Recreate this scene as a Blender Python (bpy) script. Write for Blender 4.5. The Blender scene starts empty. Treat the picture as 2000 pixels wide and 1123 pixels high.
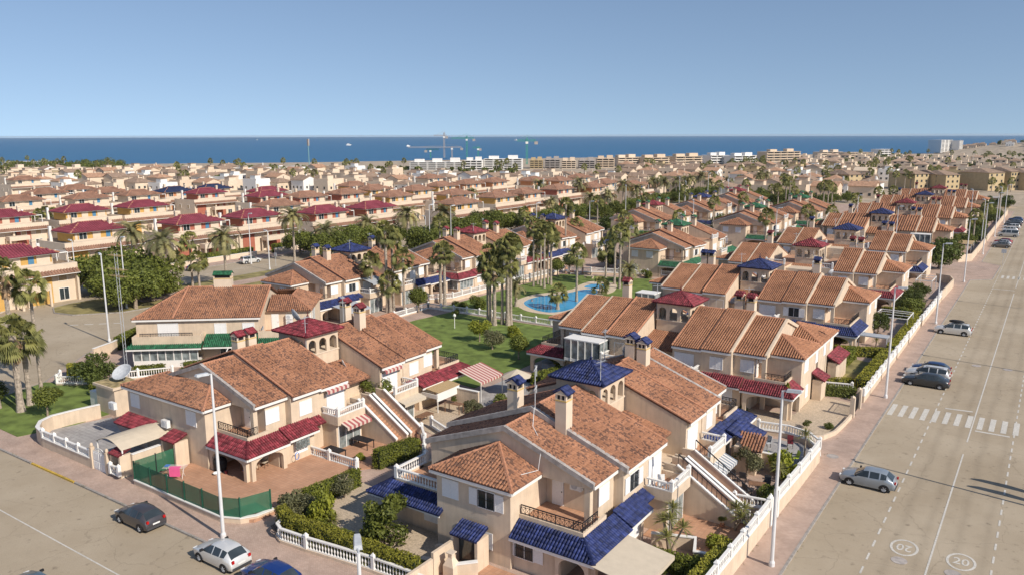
import bpy, math, random
import numpy as np
from mathutils import Vector, Matrix, noise
random.seed(7); np.random.seed(7)
sc = bpy.context.scene
R = math.radians
# ---------------------------------------------------------------- camera, sky, sun
FPX, CAM_H, PITCH, ROLL, YAW = 1555.0, 27.0, math.atan(297/1555.0), R(0.14), R(55.7)
camd = bpy.data.cameras.new('camera'); cam = bpy.data.objects.new('camera', camd)
sc.collection.objects.link(cam); sc.camera = cam
camd.sensor_width = 36; camd.lens = 36*FPX/2000; camd.clip_end = 60000; camd.clip_start = 0.5
cam.location = (0, 0, CAM_H)
# town frame: +x across the street, +y along the street; the camera looks along (-cos, sin) of YAW
cam.rotation_mode = 'XYZ'
mw = Matrix.Rotation(math.pi/2-YAW, 4, 'Z') @ Matrix.Rotation(math.pi/2-PITCH, 4, 'X') @ Matrix.Rotation(-ROLL, 4, 'Z')
cam.rotation_euler = mw.to_euler('XYZ')
SUN_EL, SUN_AZ = R(37), R(-8)          # direction TO the sun in town frame (azimuth from +x)
world = bpy.data.worlds.new('World'); sc.world = world; world.use_nodes = True
wn = world.node_tree.nodes; wl = world.node_tree.links; wn.clear()
sky = wn.new('ShaderNodeTexSky'); sky.sky_type = 'NISHITA'; sky.sun_disc = False
sky.sun_elevation = SUN_EL; sky.sun_rotation = math.pi/2 - SUN_AZ
sky.altitude = 30; sky.air_density = 1.0; sky.dust_density = 0.3; sky.ozone_density = 2.6
bg = wn.new('ShaderNodeBackground'); bg.inputs[1].default_value = 0.13
tcw = wn.new('ShaderNodeTexCoord'); va = wn.new('ShaderNodeVectorMath'); va.operation = 'ADD'; va.inputs[1].default_value = (0, 0, .16)
vn = wn.new('ShaderNodeVectorMath'); vn.operation = 'NORMALIZE'; wl.new(tcw.outputs['Generated'], va.inputs[0]); wl.new(va.outputs[0], vn.inputs[0]); wl.new(vn.outputs[0], sky.inputs[0])
wo = wn.new('ShaderNodeOutputWorld'); tint = wn.new('ShaderNodeMix'); tint.data_type = 'RGBA'; tint.blend_type = 'MULTIPLY'; tint.inputs[0].default_value = 1; tint.inputs[7].default_value = (1.07, 0.985, 0.925, 1)
wl.new(sky.outputs[0], tint.inputs[6]); wl.new(tint.outputs[2], bg.inputs[0]); wl.new(bg.outputs[0], wo.inputs[0])
sl = bpy.data.lights.new('sun', 'SUN'); sl.energy = 4.6; sl.angle = R(0.5); sl.color = (1.0, 0.915, 0.80)
so = bpy.data.objects.new('sun', sl); sc.collection.objects.link(so)
sd = Vector((math.cos(SUN_EL)*math.cos(SUN_AZ), math.cos(SUN_EL)*math.sin(SUN_AZ), math.sin(SUN_EL)))
so.rotation_euler = sd.to_track_quat('Z', 'Y').to_euler(); so.location = (0, 0, 80)
sc.view_settings.view_transform = 'Standard'; sc.view_settings.look = 'None'
sc.view_settings.exposure = 0.08; sc.view_settings.gamma = 1.0; sc.view_settings.use_curve_mapping = False
sc.render.engine = 'CYCLES'
sc.cycles.max_bounces = 6; sc.cycles.diffuse_bounces = 3; sc.cycles.glossy_bounces = 3
sc.cycles.transmission_bounces = 4; sc.cycles.transparent_max_bounces = 12; sc.cycles.volume_bounces = 0

hz = bpy.data.materials.new('haze'); hz.use_nodes = True; hz.node_tree.nodes.clear(); _v = hz.node_tree.nodes.new('ShaderNodeVolumePrincipled'); _o = hz.node_tree.nodes.new('ShaderNodeOutputMaterial')
_v.inputs['Density'].default_value = 0.000045; _v.inputs['Color'].default_value = (.80, .90, 1.0, 1); _v.inputs['Anisotropy'].default_value = 0.1; hz.node_tree.links.new(_v.outputs[0], _o.inputs['Volume'])
# ---------------------------------------------------------------- placing: photo measurements -> points of the town
def at(x, y, z=0.0):
    a, b = x-1000, y-561.5
    a, b = a*math.cos(ROLL)-b*math.sin(ROLL), a*math.sin(ROLL)+b*math.cos(ROLL)
    u, v = a/FPX, b/FPX
    d = math.sin(PITCH)+v*math.cos(PITCH); h = math.cos(PITCH)-v*math.sin(PITCH)
    k = (CAM_H-z)/d; X, Y = k*u, k*h
    c, s = math.cos(YAW), math.sin(YAW)
    return (X*s-Y*c, X*c+Y*s)
def pxof(T, S, Z=0.0):
    c, s = math.cos(YAW), math.sin(YAW)
    X, Y = T*s+S*c, -T*c+S*s
    dz = CAM_H-Z; dep = Y*math.cos(PITCH)+dz*math.sin(PITCH); dn = dz*math.cos(PITCH)-Y*math.sin(PITCH)
    return (1000+FPX*X/dep, 561.5+FPX*dn/dep, dep)
def tall(T, S, ytop):                   # height above (T,S) that is seen at photo row ytop
    lo, hi = 0.0, 26.9
    for _ in range(30):
        m = (lo+hi)/2
        if pxof(T, S, m)[1] > ytop: lo = m
        else: hi = m
    return (lo+hi)/2

# ---------------------------------------------------------------- materials
def nmat(name):
    m = bpy.data.materials.new(name); m.use_nodes = True
    return m, m.node_tree.nodes, m.node_tree.links, m.node_tree.nodes['Principled BSDF']
def mat(name, col, rough=0.8, noise=0.12, scale=3.0, spec=0.3, metal=0.0, bump=0.0, bscale=40, dirt=0.0, attr=0.0, coat=0.0, streak=0.0):
    m, n, l, b = nmat(name)
    b.inputs['Roughness'].default_value = rough; b.inputs['Specular IOR Level'].default_value = spec
    b.inputs['Metallic'].default_value = metal; b.inputs['Coat Weight'].default_value = coat
    tc = n.new('ShaderNodeTexCoord'); geo = n.new('ShaderNodeNewGeometry')
    no = n.new('ShaderNodeTexNoise'); no.inputs['Scale'].default_value = scale; no.inputs['Detail'].default_value = 5
    l.new(geo.outputs['Position'], no.inputs['Vector'])
    mx = n.new('ShaderNodeMix'); mx.data_type = 'RGBA'
    mx.inputs[6].default_value = (*[max(0, c*(1-noise)) for c in col], 1); mx.inputs[7].default_value = (*[min(1, c*(1+noise)) for c in col], 1)
    mr = n.new('ShaderNodeMapRange'); mr.inputs[1].default_value = 0.32; mr.inputs[2].default_value = 0.68
    l.new(no.outputs[0], mr.inputs[0]); l.new(mr.outputs[0], mx.inputs[0]); out = mx.outputs[2]
    if dirt:
        n2 = n.new('ShaderNodeTexNoise'); n2.inputs['Scale'].default_value = 0.35; n2.inputs['Detail'].default_value = 8; n2.inputs['Roughness'].default_value = 0.7
        l.new(geo.outputs['Position'], n2.inputs['Vector'])
        r2 = n.new('ShaderNodeMapRange'); r2.inputs[1].default_value = 0.48; r2.inputs[2].default_value = 0.75; r2.inputs[4].default_value = dirt
        l.new(n2.outputs[0], r2.inputs[0]); m2 = n.new('ShaderNodeMix'); m2.data_type = 'RGBA'
        l.new(r2.outputs[0], m2.inputs[0]); l.new(out, m2.inputs[6]); m2.inputs[7].default_value = (*[c*0.5 for c in col], 1); out = m2.outputs[2]
    if streak:
        mp = n.new('ShaderNodeVectorMath'); mp.operation = 'MULTIPLY'; mp.inputs[1].default_value = (3.2, 3.2, .22); l.new(geo.outputs['Position'], mp.inputs[0])
        ns = n.new('ShaderNodeTexNoise'); ns.inputs['Scale'].default_value = 1.0; ns.inputs['Detail'].default_value = 5; ns.inputs['Roughness'].default_value = .65; l.new(mp.outputs[0], ns.inputs['Vector'])
        rs_ = n.new('ShaderNodeMapRange'); rs_.inputs[1].default_value = .45; rs_.inputs[2].default_value = .75; rs_.inputs[3].default_value = 1; rs_.inputs[4].default_value = 1-streak; l.new(ns.outputs[0], rs_.inputs[0])
        ms = n.new('ShaderNodeMix'); ms.data_type = 'RGBA'; ms.blend_type = 'MULTIPLY'; ms.inputs[0].default_value = 1; l.new(out, ms.inputs[6]); l.new(rs_.outputs[0], ms.inputs[7]); out = ms.outputs[2]
    if attr:
        at_ = n.new('ShaderNodeAttribute'); at_.attribute_name = 'rnd'
        r3 = n.new('ShaderNodeMapRange'); r3.inputs[3].default_value = 1-attr; r3.inputs[4].default_value = 1+attr
        l.new(at_.outputs['Fac'], r3.inputs[0]); m3 = n.new('ShaderNodeMix'); m3.data_type = 'RGBA'; m3.blend_type = 'MULTIPLY'; m3.inputs[0].default_value = 1
        l.new(out, m3.inputs[6]); l.new(r3.outputs[0], m3.inputs[7]); out = m3.outputs[2]
    l.new(out, b.inputs['Base Color'])
    if bump:
        n4 = n.new('ShaderNodeTexNoise'); n4.inputs['Scale'].default_value = bscale; n4.inputs['Detail'].default_value = 3
        l.new(geo.outputs['Position'], n4.inputs['Vector'])
        bp = n.new('ShaderNodeBump'); bp.inputs['Strength'].default_value = bump; bp.inputs['Distance'].default_value = 0.02
        l.new(n4.outputs[0], bp.inputs['Height']); l.new(bp.outputs[0], b.inputs['Normal'])
    return m
def tile_mat(name, base, dark, frac, var=0.14):
    m, n, l, b = nmat(name); b.inputs['Roughness'].default_value = 0.9; b.inputs['Specular IOR Level'].default_value = 0.15
    def mrange(src, a0, a1, b0, b1):
        r = n.new('ShaderNodeMapRange'); r.interpolation_type = 'SMOOTHSTEP'; r.inputs[1].default_value = a0; r.inputs[2].default_value = a1; r.inputs[3].default_value = b0; r.inputs[4].default_value = b1; l.new(src, r.inputs[0]); return r.outputs[0]
    def mix(f, a_, b_, mode='MIX'):
        x = n.new('ShaderNodeMix'); x.data_type = 'RGBA'; x.blend_type = mode
        for i, v in ((0, f), (6, a_), (7, b_)):
            if isinstance(v, (tuple, list)): x.inputs[i].default_value = (*v, 1)
            elif isinstance(v, (int, float)): x.inputs[i].default_value = v
            else: l.new(v, x.inputs[i])
        return x.outputs[2]
    a = n.new('ShaderNodeAttribute'); a.attribute_name = 'rnd'; geo = n.new('ShaderNodeNewGeometry')
    def noi(sc_, det):
        x = n.new('ShaderNodeTexNoise'); x.inputs['Scale'].default_value = sc_; x.inputs['Detail'].default_value = det; l.new(geo.outputs['Position'], x.inputs['Vector']); return x.outputs[0]
    c = mix(a.outputs['Fac'], [x*(1-var) for x in base], [x*(1+var) for x in base])
    sm = n.new('ShaderNodeMath'); sm.operation = 'MULTIPLY_ADD'; l.new(a.outputs['Fac'], sm.inputs[0]); sm.inputs[1].default_value = .34; l.new(noi(5.2, 1), sm.inputs[2])
    t0 = .90-frac*.42; c = mix(mrange(sm.outputs[0], t0-.06, t0+.06, 0, .9), c, dark)
    c = mix(mrange(noi(.45, 6), .3, .7, 0, 1), c, mix(1.0, c, (.72, .70, .70), 'MULTIPLY'))
    c = mix(mrange(noi(14, 3), .35, .7, 0, .35), c, mix(1.0, c, (.6, .62, .6), 'MULTIPLY'))
    l.new(c, b.inputs['Base Color']); return m
def paver_mat(name, c1, c2, mortar, scale, rough=0.85, w=0.5, h=0.25, off=0.5, stain=0.25):
    m, n, l, b = nmat(name); b.inputs['Roughness'].default_value = rough; b.inputs['Specular IOR Level'].default_value = 0.25
    geo = n.new('ShaderNodeNewGeometry'); br = n.new('ShaderNodeTexBrick')
    br.inputs['Scale'].default_value = scale; br.inputs['Color1'].default_value = (*c1, 1); br.inputs['Color2'].default_value = (*c2, 1)
    br.inputs['Mortar'].default_value = (*mortar, 1); br.inputs['Mortar Size'].default_value = 0.02; br.inputs['Brick Width'].default_value = w
    br.inputs['Row Height'].default_value = h; br.offset = off
    l.new(geo.outputs['Position'], br.inputs['Vector'])
    no = n.new('ShaderNodeTexNoise'); no.inputs['Scale'].default_value = 0.5; no.inputs['Detail'].default_value = 7; no.inputs['Roughness'].default_value = 0.65
    l.new(geo.outputs['Position'], no.inputs['Vector'])
    mr = n.new('ShaderNodeMapRange'); mr.inputs[1].default_value = .3; mr.inputs[2].default_value = .7; mr.inputs[3].default_value = 1-stain; mr.inputs[4].default_value = 1+stain*.6
    l.new(no.outputs[0], mr.inputs[0]); mx = n.new('ShaderNodeMix'); mx.data_type = 'RGBA'; mx.blend_type = 'MULTIPLY'; mx.inputs[0].default_value = 1
    l.new(br.outputs[0], mx.inputs[6]); l.new(mr.outputs[0], mx.inputs[7]); l.new(mx.outputs[2], b.inputs['Base Color'])
    return m
M = {}
M['wall'] = mat('cream_render', (0.66, 0.53, 0.395), 0.9, 0.07, 1.2, bump=0.25, bscale=60, dirt=0.22, streak=.15)
M['wall2'] = mat('pale_render', (0.68, 0.56, 0.43), 0.9, 0.05, 1.2, dirt=0.15)
M['white'] = mat('white_paint', (0.78, 0.76, 0.72), 0.6, 0.04, 2.0, dirt=0.10)
M['shutter'] = mat('white_shutter', (0.80, 0.79, 0.77), 0.45, 0.03, 8.0)
M['concrete'] = mat('weathered_coping', (0.40, 0.36, 0.33), 0.95, 0.25, 2.5, bump=0.3, dirt=0.5)
M['glass'] = mat('dark_window_glass', (0.035, 0.045, 0.05), 0.08, 0.4, 0.5, spec=0.8)
M['glass2'] = mat('curtained_window_glass', (0.20, 0.23, 0.23), 0.12, 0.5, 1.6, spec=0.8)
M['iron'] = mat('dark_iron', (0.03, 0.03, 0.035), 0.5, 0.2, 5, metal=0.3)
M['rust'] = mat('brown_iron', (0.10, 0.06, 0.045), 0.6, 0.2, 5)
M['tile'] = tile_mat('mottled_clay_tile', (0.43, 0.215, 0.128), (0.16, 0.092, 0.07), 0.36)
M['tileb'] = tile_mat('plain_clay_tile', (0.46, 0.228, 0.132), (0.21, 0.11, 0.075), 0.16)
M['tilebrown'] = tile_mat('brown_clay_tile', (0.35, 0.20, 0.14), (0.20, 0.12, 0.09), 0.2)
M['ridge'] = mat('ridge_tile', (0.46, 0.22, 0.13), 0.85, 0.2, 6, dirt=0.4)
M['shade_bedding'] = mat('roof_bedding', (0.19, 0.10, 0.07), 0.95, 0.2, 4)  # layer under the tiles, darkened to paint in the shade of their channels
def glazed(name, c, lo=0.6):
    m = mat(name, c, 0.6, 0.35, 1.8, spec=0.28, attr=0.4, dirt=0.3); return m
M['blue'] = glazed('blue_glazed_tile', (0.022, 0.034, 0.12)); M['red'] = glazed('maroon_glazed_tile', (0.205, 0.032, 0.042)); M['green'] = glazed('green_glazed_tile', (0.022, 0.115, 0.055))
M['maroon'] = tile_mat('maroon_roof_tile', (0.26, 0.06, 0.085), (0.19, 0.045, 0.06), 0.15, 0.1)
M['navy'] = tile_mat('navy_roof_tile', (0.035, 0.05, 0.11), (0.03, 0.04, 0.08), 0.1, 0.1)
M['terracotta'] = paver_mat('terracotta_floor', (0.52, 0.30, 0.19), (0.47, 0.26, 0.16), (0.36, 0.22, 0.15), 1.5, w=0.5, h=0.5, off=0, stain=0.18)
M['paver'] = paver_mat('pink_pavers', (0.52, 0.385, 0.31), (0.45, 0.32, 0.255), (0.34, 0.26, 0.21), 2.5, w=0.5, h=0.25, stain=0.22)
M['greypaver'] = paver_mat('grey_flagstones', (0.42, 0.40, 0.38), (0.34, 0.32, 0.31), (0.25, 0.24, 0.23), 1.2, w=0.6, h=0.5, stain=0.2)
M['gravel'] = mat('sand_gravel', (0.50, 0.40, 0.29), 0.95, 0.25, 9, bump=0.6, bscale=25, dirt=0.25)
M['darkmulch'] = mat('bark_mulch', (0.16, 0.12, 0.10), 0.95, 0.5, 12, bump=0.8, bscale=20)
M['soil'] = mat('dry_ground', (0.42, 0.34, 0.25), 0.95, 0.25, 0.15, dirt=0.3)
M['kerb'] = mat('kerb_stone', (0.33, 0.30, 0.27), 0.9, 0.2, 4, dirt=0.3)
M['marking'] = mat('road_paint', (0.58, 0.55, 0.49), 0.8, 0.15, 6, dirt=0.35)
M['yellow'] = mat('yellow_kerb_paint', (0.55, 0.36, 0.06), 0.8, 0.2, 6, dirt=0.5)
M['lawn'] = mat('lawn_grass', (0.145, 0.195, 0.045), 0.95, 0.38, 0.7, bump=0.8, bscale=30, dirt=0.25)
M['drygrass'] = mat('dry_grass', (0.26, 0.22, 0.09), 0.95, 0.4, 0.6, dirt=0.4)
M['lamp'] = mat('lamp_post_paint', (0.66, 0.66, 0.66), 0.4, 0.06, 1.5)
M['lampgrey'] = mat('lamp_head_grey', (0.48, 0.50, 0.52), 0.4, 0.1, 4)
M['bark'] = mat('grey_bark', (0.30, 0.24, 0.18), 0.95, 0.4, 4, bump=0.8, bscale=12)
M['palmbark'] = mat('palm_bark', (0.36, 0.30, 0.24), 0.95, 0.35, 5, bump=0.9, bscale=8)
M['canvas'] = mat('beige_canvas', (0.56, 0.48, 0.37), 0.9, 0.05, 2)
M['greycanvas'] = mat('grey_canvas', (0.38, 0.40, 0.43), 0.8, 0.05, 2)
M['mesh'] = mat('green_screen', (0.03, 0.16, 0.09), 0.7, 0.15, 1.0)
M['plastic'] = mat('white_plastic', (0.75, 0.75, 0.73), 0.35, 0.04, 3)
M['black'] = mat('black_rubber', (0.02, 0.02, 0.022), 0.6, 0.2, 5)
M['wood'] = mat('brown_wood', (0.22, 0.12, 0.07), 0.7, 0.3, 6)
M['reed'] = mat('reed_matting', (0.42, 0.30, 0.16), 0.95, 0.25, 14, bump=0.5)
M['deck'] = mat('pool_deck_stone', (0.60, 0.49, 0.36), 0.9, 0.12, 3)
M['yband'] = mat('ochre_band', (0.60, 0.42, 0.15), 0.8, 0.05, 3)
def leaf_mat(name, c, var=0.45, rough=0.6, trans=0.25):
    m, n, l, b = nmat(name); b.inputs['Roughness'].default_value = rough; b.inputs['Specular IOR Level'].default_value = 0.3
    a = n.new('ShaderNodeAttribute'); a.attribute_name = 'rnd'
    oi = n.new('ShaderNodeObjectInfo')
    mx = n.new('ShaderNodeMix'); mx.data_type = 'RGBA'
    mx.inputs[6].default_value = (c[0]*(1-var), c[1]*(1-var), c[2]*(1-var), 1); mx.inputs[7].default_value = (min(1, c[0]*(1+var*1.5)), min(1, c[1]*(1+var)), c[2]*(1+var*.5), 1)
    l.new(a.outputs['Fac'], mx.inputs[0])
    hs = n.new('ShaderNodeHueSaturation'); mr = n.new('ShaderNodeMapRange'); mr.inputs[3].default_value = 0.8; mr.inputs[4].default_value = 1.2
    l.new(oi.outputs['Random'], mr.inputs[0]); l.new(mr.outputs[0], hs.inputs['Value']); l.new(mx.outputs[2], hs.inputs['Color'])
    l.new(hs.outputs[0], b.inputs['Base Color'])
    tr = n.new('ShaderNodeBsdfTranslucent'); l.new(hs.outputs[0], tr.inputs[0])
    ms = n.new('ShaderNodeMixShader'); ms.inputs[0].default_value = trans
    l.new(b.outputs[0], ms.inputs[1]); l.new(tr.outputs[0], ms.inputs[2]); l.new(ms.outputs[0], n['Material Output'].inputs[0])
    return m
M['leaf'] = leaf_mat('tree_leaves', (0.125, 0.160, 0.034)); M['leafd'] = leaf_mat('dark_tree_leaves', (0.085, 0.12, 0.03))
M['leafb'] = leaf_mat('bright_leaves', (0.21, 0.25, 0.035)); M['leafo'] = leaf_mat('olive_leaves', (0.15, 0.16, 0.085), 0.35)
M['hedge'] = leaf_mat('hedge_leaves', (0.145, 0.18, 0.028)); M['hedgeb'] = leaf_mat('cypress_hedge_leaves', (0.235, 0.25, 0.036))
M['palm'] = leaf_mat('fan_palm_fronds', (0.25, 0.275, 0.105), 0.45, trans=.35); M['date'] = leaf_mat('date_palm_fronds', (0.23, 0.235, 0.115), 0.4)
M['deadfrond'] = leaf_mat('dead_palm_fronds', (0.30, 0.22, 0.14), 0.4); M['fruit'] = mat('date_clusters', (0.50, 0.26, 0.05), 0.8, 0.3, 5)
M['pink'] = leaf_mat('pink_blossom', (0.5, 0.12, 0.2)); M['redflower'] = leaf_mat('red_blossom', (0.35, 0.03, 0.04))
# road
def road_mat():
    m, n, l, b = nmat('worn_asphalt'); b.inputs['Roughness'].default_value = 0.9; b.inputs['Specular IOR Level'].default_value = 0.2
    geo = n.new('ShaderNodeNewGeometry')
    def noi(s, d, r=0.6):
        x = n.new('ShaderNodeTexNoise'); x.inputs['Scale'].default_value = s; x.inputs['Detail'].default_value = d; x.inputs['Roughness'].default_value = r
        l.new(geo.outputs['Position'], x.inputs['Vector']); return x
    a, c, e = noi(0.12, 6), noi(25, 3, 0.8), noi(0.9, 8, 0.75)
    mx = n.new('ShaderNodeMix'); mx.data_type = 'RGBA'; mx.inputs[6].default_value = (0.365, 0.295, 0.208, 1); mx.inputs[7].default_value = (0.445, 0.37, 0.272, 1)
    mr = n.new('ShaderNodeMapRange'); mr.inputs[1].default_value = .35; mr.inputs[2].default_value = .65; l.new(a.outputs[0], mr.inputs[0]); l.new(mr.outputs[0], mx.inputs[0])
    def mul(src, tex, lo, hi, p=.3, q=.7):
        r = n.new('ShaderNodeMapRange'); r.inputs[1].default_value = p; r.inputs[2].default_value = q; r.inputs[3].default_value = lo; r.inputs[4].default_value = hi
        l.new(tex.outputs[0], r.inputs[0]); x = n.new('ShaderNodeMix'); x.data_type = 'RGBA'; x.blend_type = 'MULTIPLY'; x.inputs[0].default_value = 1
        l.new(src, x.inputs[6]); l.new(r.outputs[0], x.inputs[7]); return x.outputs[2]
    o = mul(mx.outputs[2], c, 0.82, 1.15); o = mul(o, e, 0.80, 1.0, .2, .45)
    sx = n.new('ShaderNodeSeparateXYZ'); l.new(geo.outputs['Position'], sx.inputs[0]); nx = noi(.25, 3); ax = n.new('ShaderNodeMath'); ax.operation = 'MULTIPLY_ADD'; ax.inputs[1].default_value = .7; l.new(nx.outputs[0], ax.inputs[0]); l.new(sx.outputs[0], ax.inputs[2])
    rm = n.new('ShaderNodeMapRange'); rm.inputs[1].default_value = -12; rm.inputs[2].default_value = 4; l.new(ax.outputs[0], rm.inputs[0]); tr = n.new('ShaderNodeValToRGB'); l.new(rm.outputs[0], tr.inputs[0]); el = tr.color_ramp.elements; el[0].position = 0; el[0].color = (1,1,1,1); el[1].position = 1; el[1].color = (1,1,1,1)
    for c_ in (-6.6, -5.0, -3.1, -1.5):
        for o_, v_ in ((-.45, 1), (0, .885), (.45, 1)): e_ = tr.color_ramp.elements.new((c_+.35+o_+12)/16); e_.color = (v_, v_, v_, 1)
    xx = n.new('ShaderNodeMix'); xx.data_type = 'RGBA'; xx.blend_type = 'MULTIPLY'; xx.inputs[0].default_value = 1; l.new(o, xx.inputs[6]); l.new(tr.outputs[0], xx.inputs[7]); o = xx.outputs[2]
    st = noi(1.7, 3, .5); o = mul(o, st, 1.0, .62, .62, .76)
    v = n.new('ShaderNodeTexVoronoi'); v.feature = 'DISTANCE_TO_EDGE'; v.inputs['Scale'].default_value = 0.16
    wv = n.new('ShaderNodeVectorMath'); wv.operation = 'ADD'; l.new(geo.outputs['Position'], wv.inputs[0])
    nz = noi(0.7, 4); l.new(nz.outputs[1], wv.inputs[1]); l.new(wv.outputs[0], v.inputs['Vector'])
    r = n.new('ShaderNodeMapRange'); r.inputs[1].default_value = 0; r.inputs[2].default_value = .006; r.inputs[3].default_value = .78; r.inputs[4].default_value = 1
    l.new(v.outputs[0], r.inputs[0]); x = n.new('ShaderNodeMix'); x.data_type = 'RGBA'; x.blend_type = 'MULTIPLY'; x.inputs[0].default_value = 1
    l.new(o, x.inputs[6]); l.new(r.outputs[0], x.inputs[7]); l.new(x.outputs[2], b.inputs['Base Color'])
    return m
M['road'] = road_mat()
def sea_mat():
    m, n, l, b = nmat('sea_water'); b.inputs['Roughness'].default_value = 0.35; b.inputs['Specular IOR Level'].default_value = 0.35
    geo = n.new('ShaderNodeNewGeometry'); no = n.new('ShaderNodeTexNoise'); no.inputs['Scale'].default_value = 0.012; no.inputs['Detail'].default_value = 9; no.inputs['Roughness'].default_value = .7
    l.new(geo.outputs['Position'], no.inputs['Vector']); mx = n.new('ShaderNodeMix'); mx.data_type = 'RGBA'
    mx.inputs[6].default_value = (0.008, 0.090, 0.205, 1); mx.inputs[7].default_value = (0.020, 0.150, 0.300, 1); l.new(no.outputs[0], mx.inputs[0]); l.new(mx.outputs[2], b.inputs['Base Color'])
    bp = n.new('ShaderNodeBump'); bp.inputs['Strength'].default_value = 0.9; bp.inputs['Distance'].default_value = 3; n2 = n.new('ShaderNodeTexNoise'); n2.inputs['Scale'].default_value = 0.2; n2.inputs['Detail'].default_value = 6
    l.new(geo.outputs['Position'], n2.inputs['Vector']); l.new(n2.outputs[0], bp.inputs['Height']); l.new(bp.outputs[0], b.inputs['Normal'])
    return m
M['sea'] = sea_mat()
def pool_mat():
    m, n, l, b = nmat('pool_water'); b.inputs['Roughness'].default_value = 0.08; b.inputs['Specular IOR Level'].default_value = 0.5
    geo = n.new('ShaderNodeNewGeometry'); v = n.new('ShaderNodeTexVoronoi'); v.feature = 'SMOOTH_F1'; v.inputs['Scale'].default_value = 0.9
    no = n.new('ShaderNodeTexNoise'); no.inputs['Scale'].default_value = 0.8; no.inputs['Detail'].default_value = 5
    l.new(geo.outputs['Position'], no.inputs['Vector']); l.new(no.outputs[1], v.inputs['Vector'])
    mx = n.new('ShaderNodeMix'); mx.data_type = 'RGBA'; mx.inputs[6].default_value = (0.012, 0.22, 0.46, 1); mx.inputs[7].default_value = (0.06, 0.42, 0.64, 1)
    l.new(no.outputs[0], mx.inputs[0]); l.new(mx.outputs[2], b.inputs['Base Color'])
    bp = n.new('ShaderNodeBump'); bp.inputs['Strength'].default_value = 0.35; n2 = n.new('ShaderNodeTexNoise'); n2.inputs['Scale'].default_value = 3
    l.new(geo.outputs['Position'], n2.inputs['Vector']); l.new(n2.outputs[0], bp.inputs['Height']); l.new(bp.outputs[0], b.inputs['Normal'])
    return m
M['pool'] = pool_mat()
def stripe_mat(name, c1, c2, period, axis=1):
    m, n, l, b = nmat(name); b.inputs['Roughness'].default_value = 0.85
    tc = n.new('ShaderNodeTexCoord'); sp = n.new('ShaderNodeSeparateXYZ'); l.new(tc.outputs['Object'], sp.inputs[0])
    mm = n.new('ShaderNodeMath'); mm.operation = 'MULTIPLY'; mm.inputs[1].default_value = 1/period; l.new(sp.outputs[axis], mm.inputs[0])
    fr = n.new('ShaderNodeMath'); fr.operation = 'FRACT'; l.new(mm.outputs[0], fr.inputs[0])
    gt = n.new('ShaderNodeMath'); gt.operation = 'GREATER_THAN'; gt.inputs[1].default_value = .5; l.new(fr.outputs[0], gt.inputs[0])
    mx = n.new('ShaderNodeMix'); mx.data_type = 'RGBA'; mx.inputs[6].default_value = (*c1, 1); mx.inputs[7].default_value = (*c2, 1)
    l.new(gt.outputs[0], mx.inputs[0]); l.new(mx.outputs[2], b.inputs['Base Color']); return m
M['redstripe'] = stripe_mat('red_striped_canvas', (0.62, 0.50, 0.42), (0.36, 0.10, 0.10), 0.5)
M['beigestripe'] = stripe_mat('beige_striped_canvas', (0.62, 0.56, 0.45), (0.42, 0.33, 0.20), 0.4)
M['greystripe'] = stripe_mat('grey_striped_canvas', (0.62, 0.60, 0.57), (0.20, 0.23, 0.27), 0.4)
M['orange'] = mat('ochre_render', (0.56, 0.34, 0.10), 0.9, 0.06, 1, dirt=0.12); M['brickred'] = mat('red_render', (0.38, 0.13, 0.085), 0.9, 0.08, 1, dirt=0.12)
M['salmon'] = mat('orange_render', (0.55, 0.25, 0.12), 0.9, 0.08, 1, dirt=0.12); M['sand'] = mat('sand_render', (0.50, 0.39, 0.23), 0.9, 0.08, 1, dirt=0.15)
M['beigeblind'] = mat('beige_blind', (0.48, 0.36, 0.22), 0.8, 0.05, 3); M['bluedoor'] = mat('blue_shutter', (0.08, 0.22, 0.36), 0.6, 0.1, 3)

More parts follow.
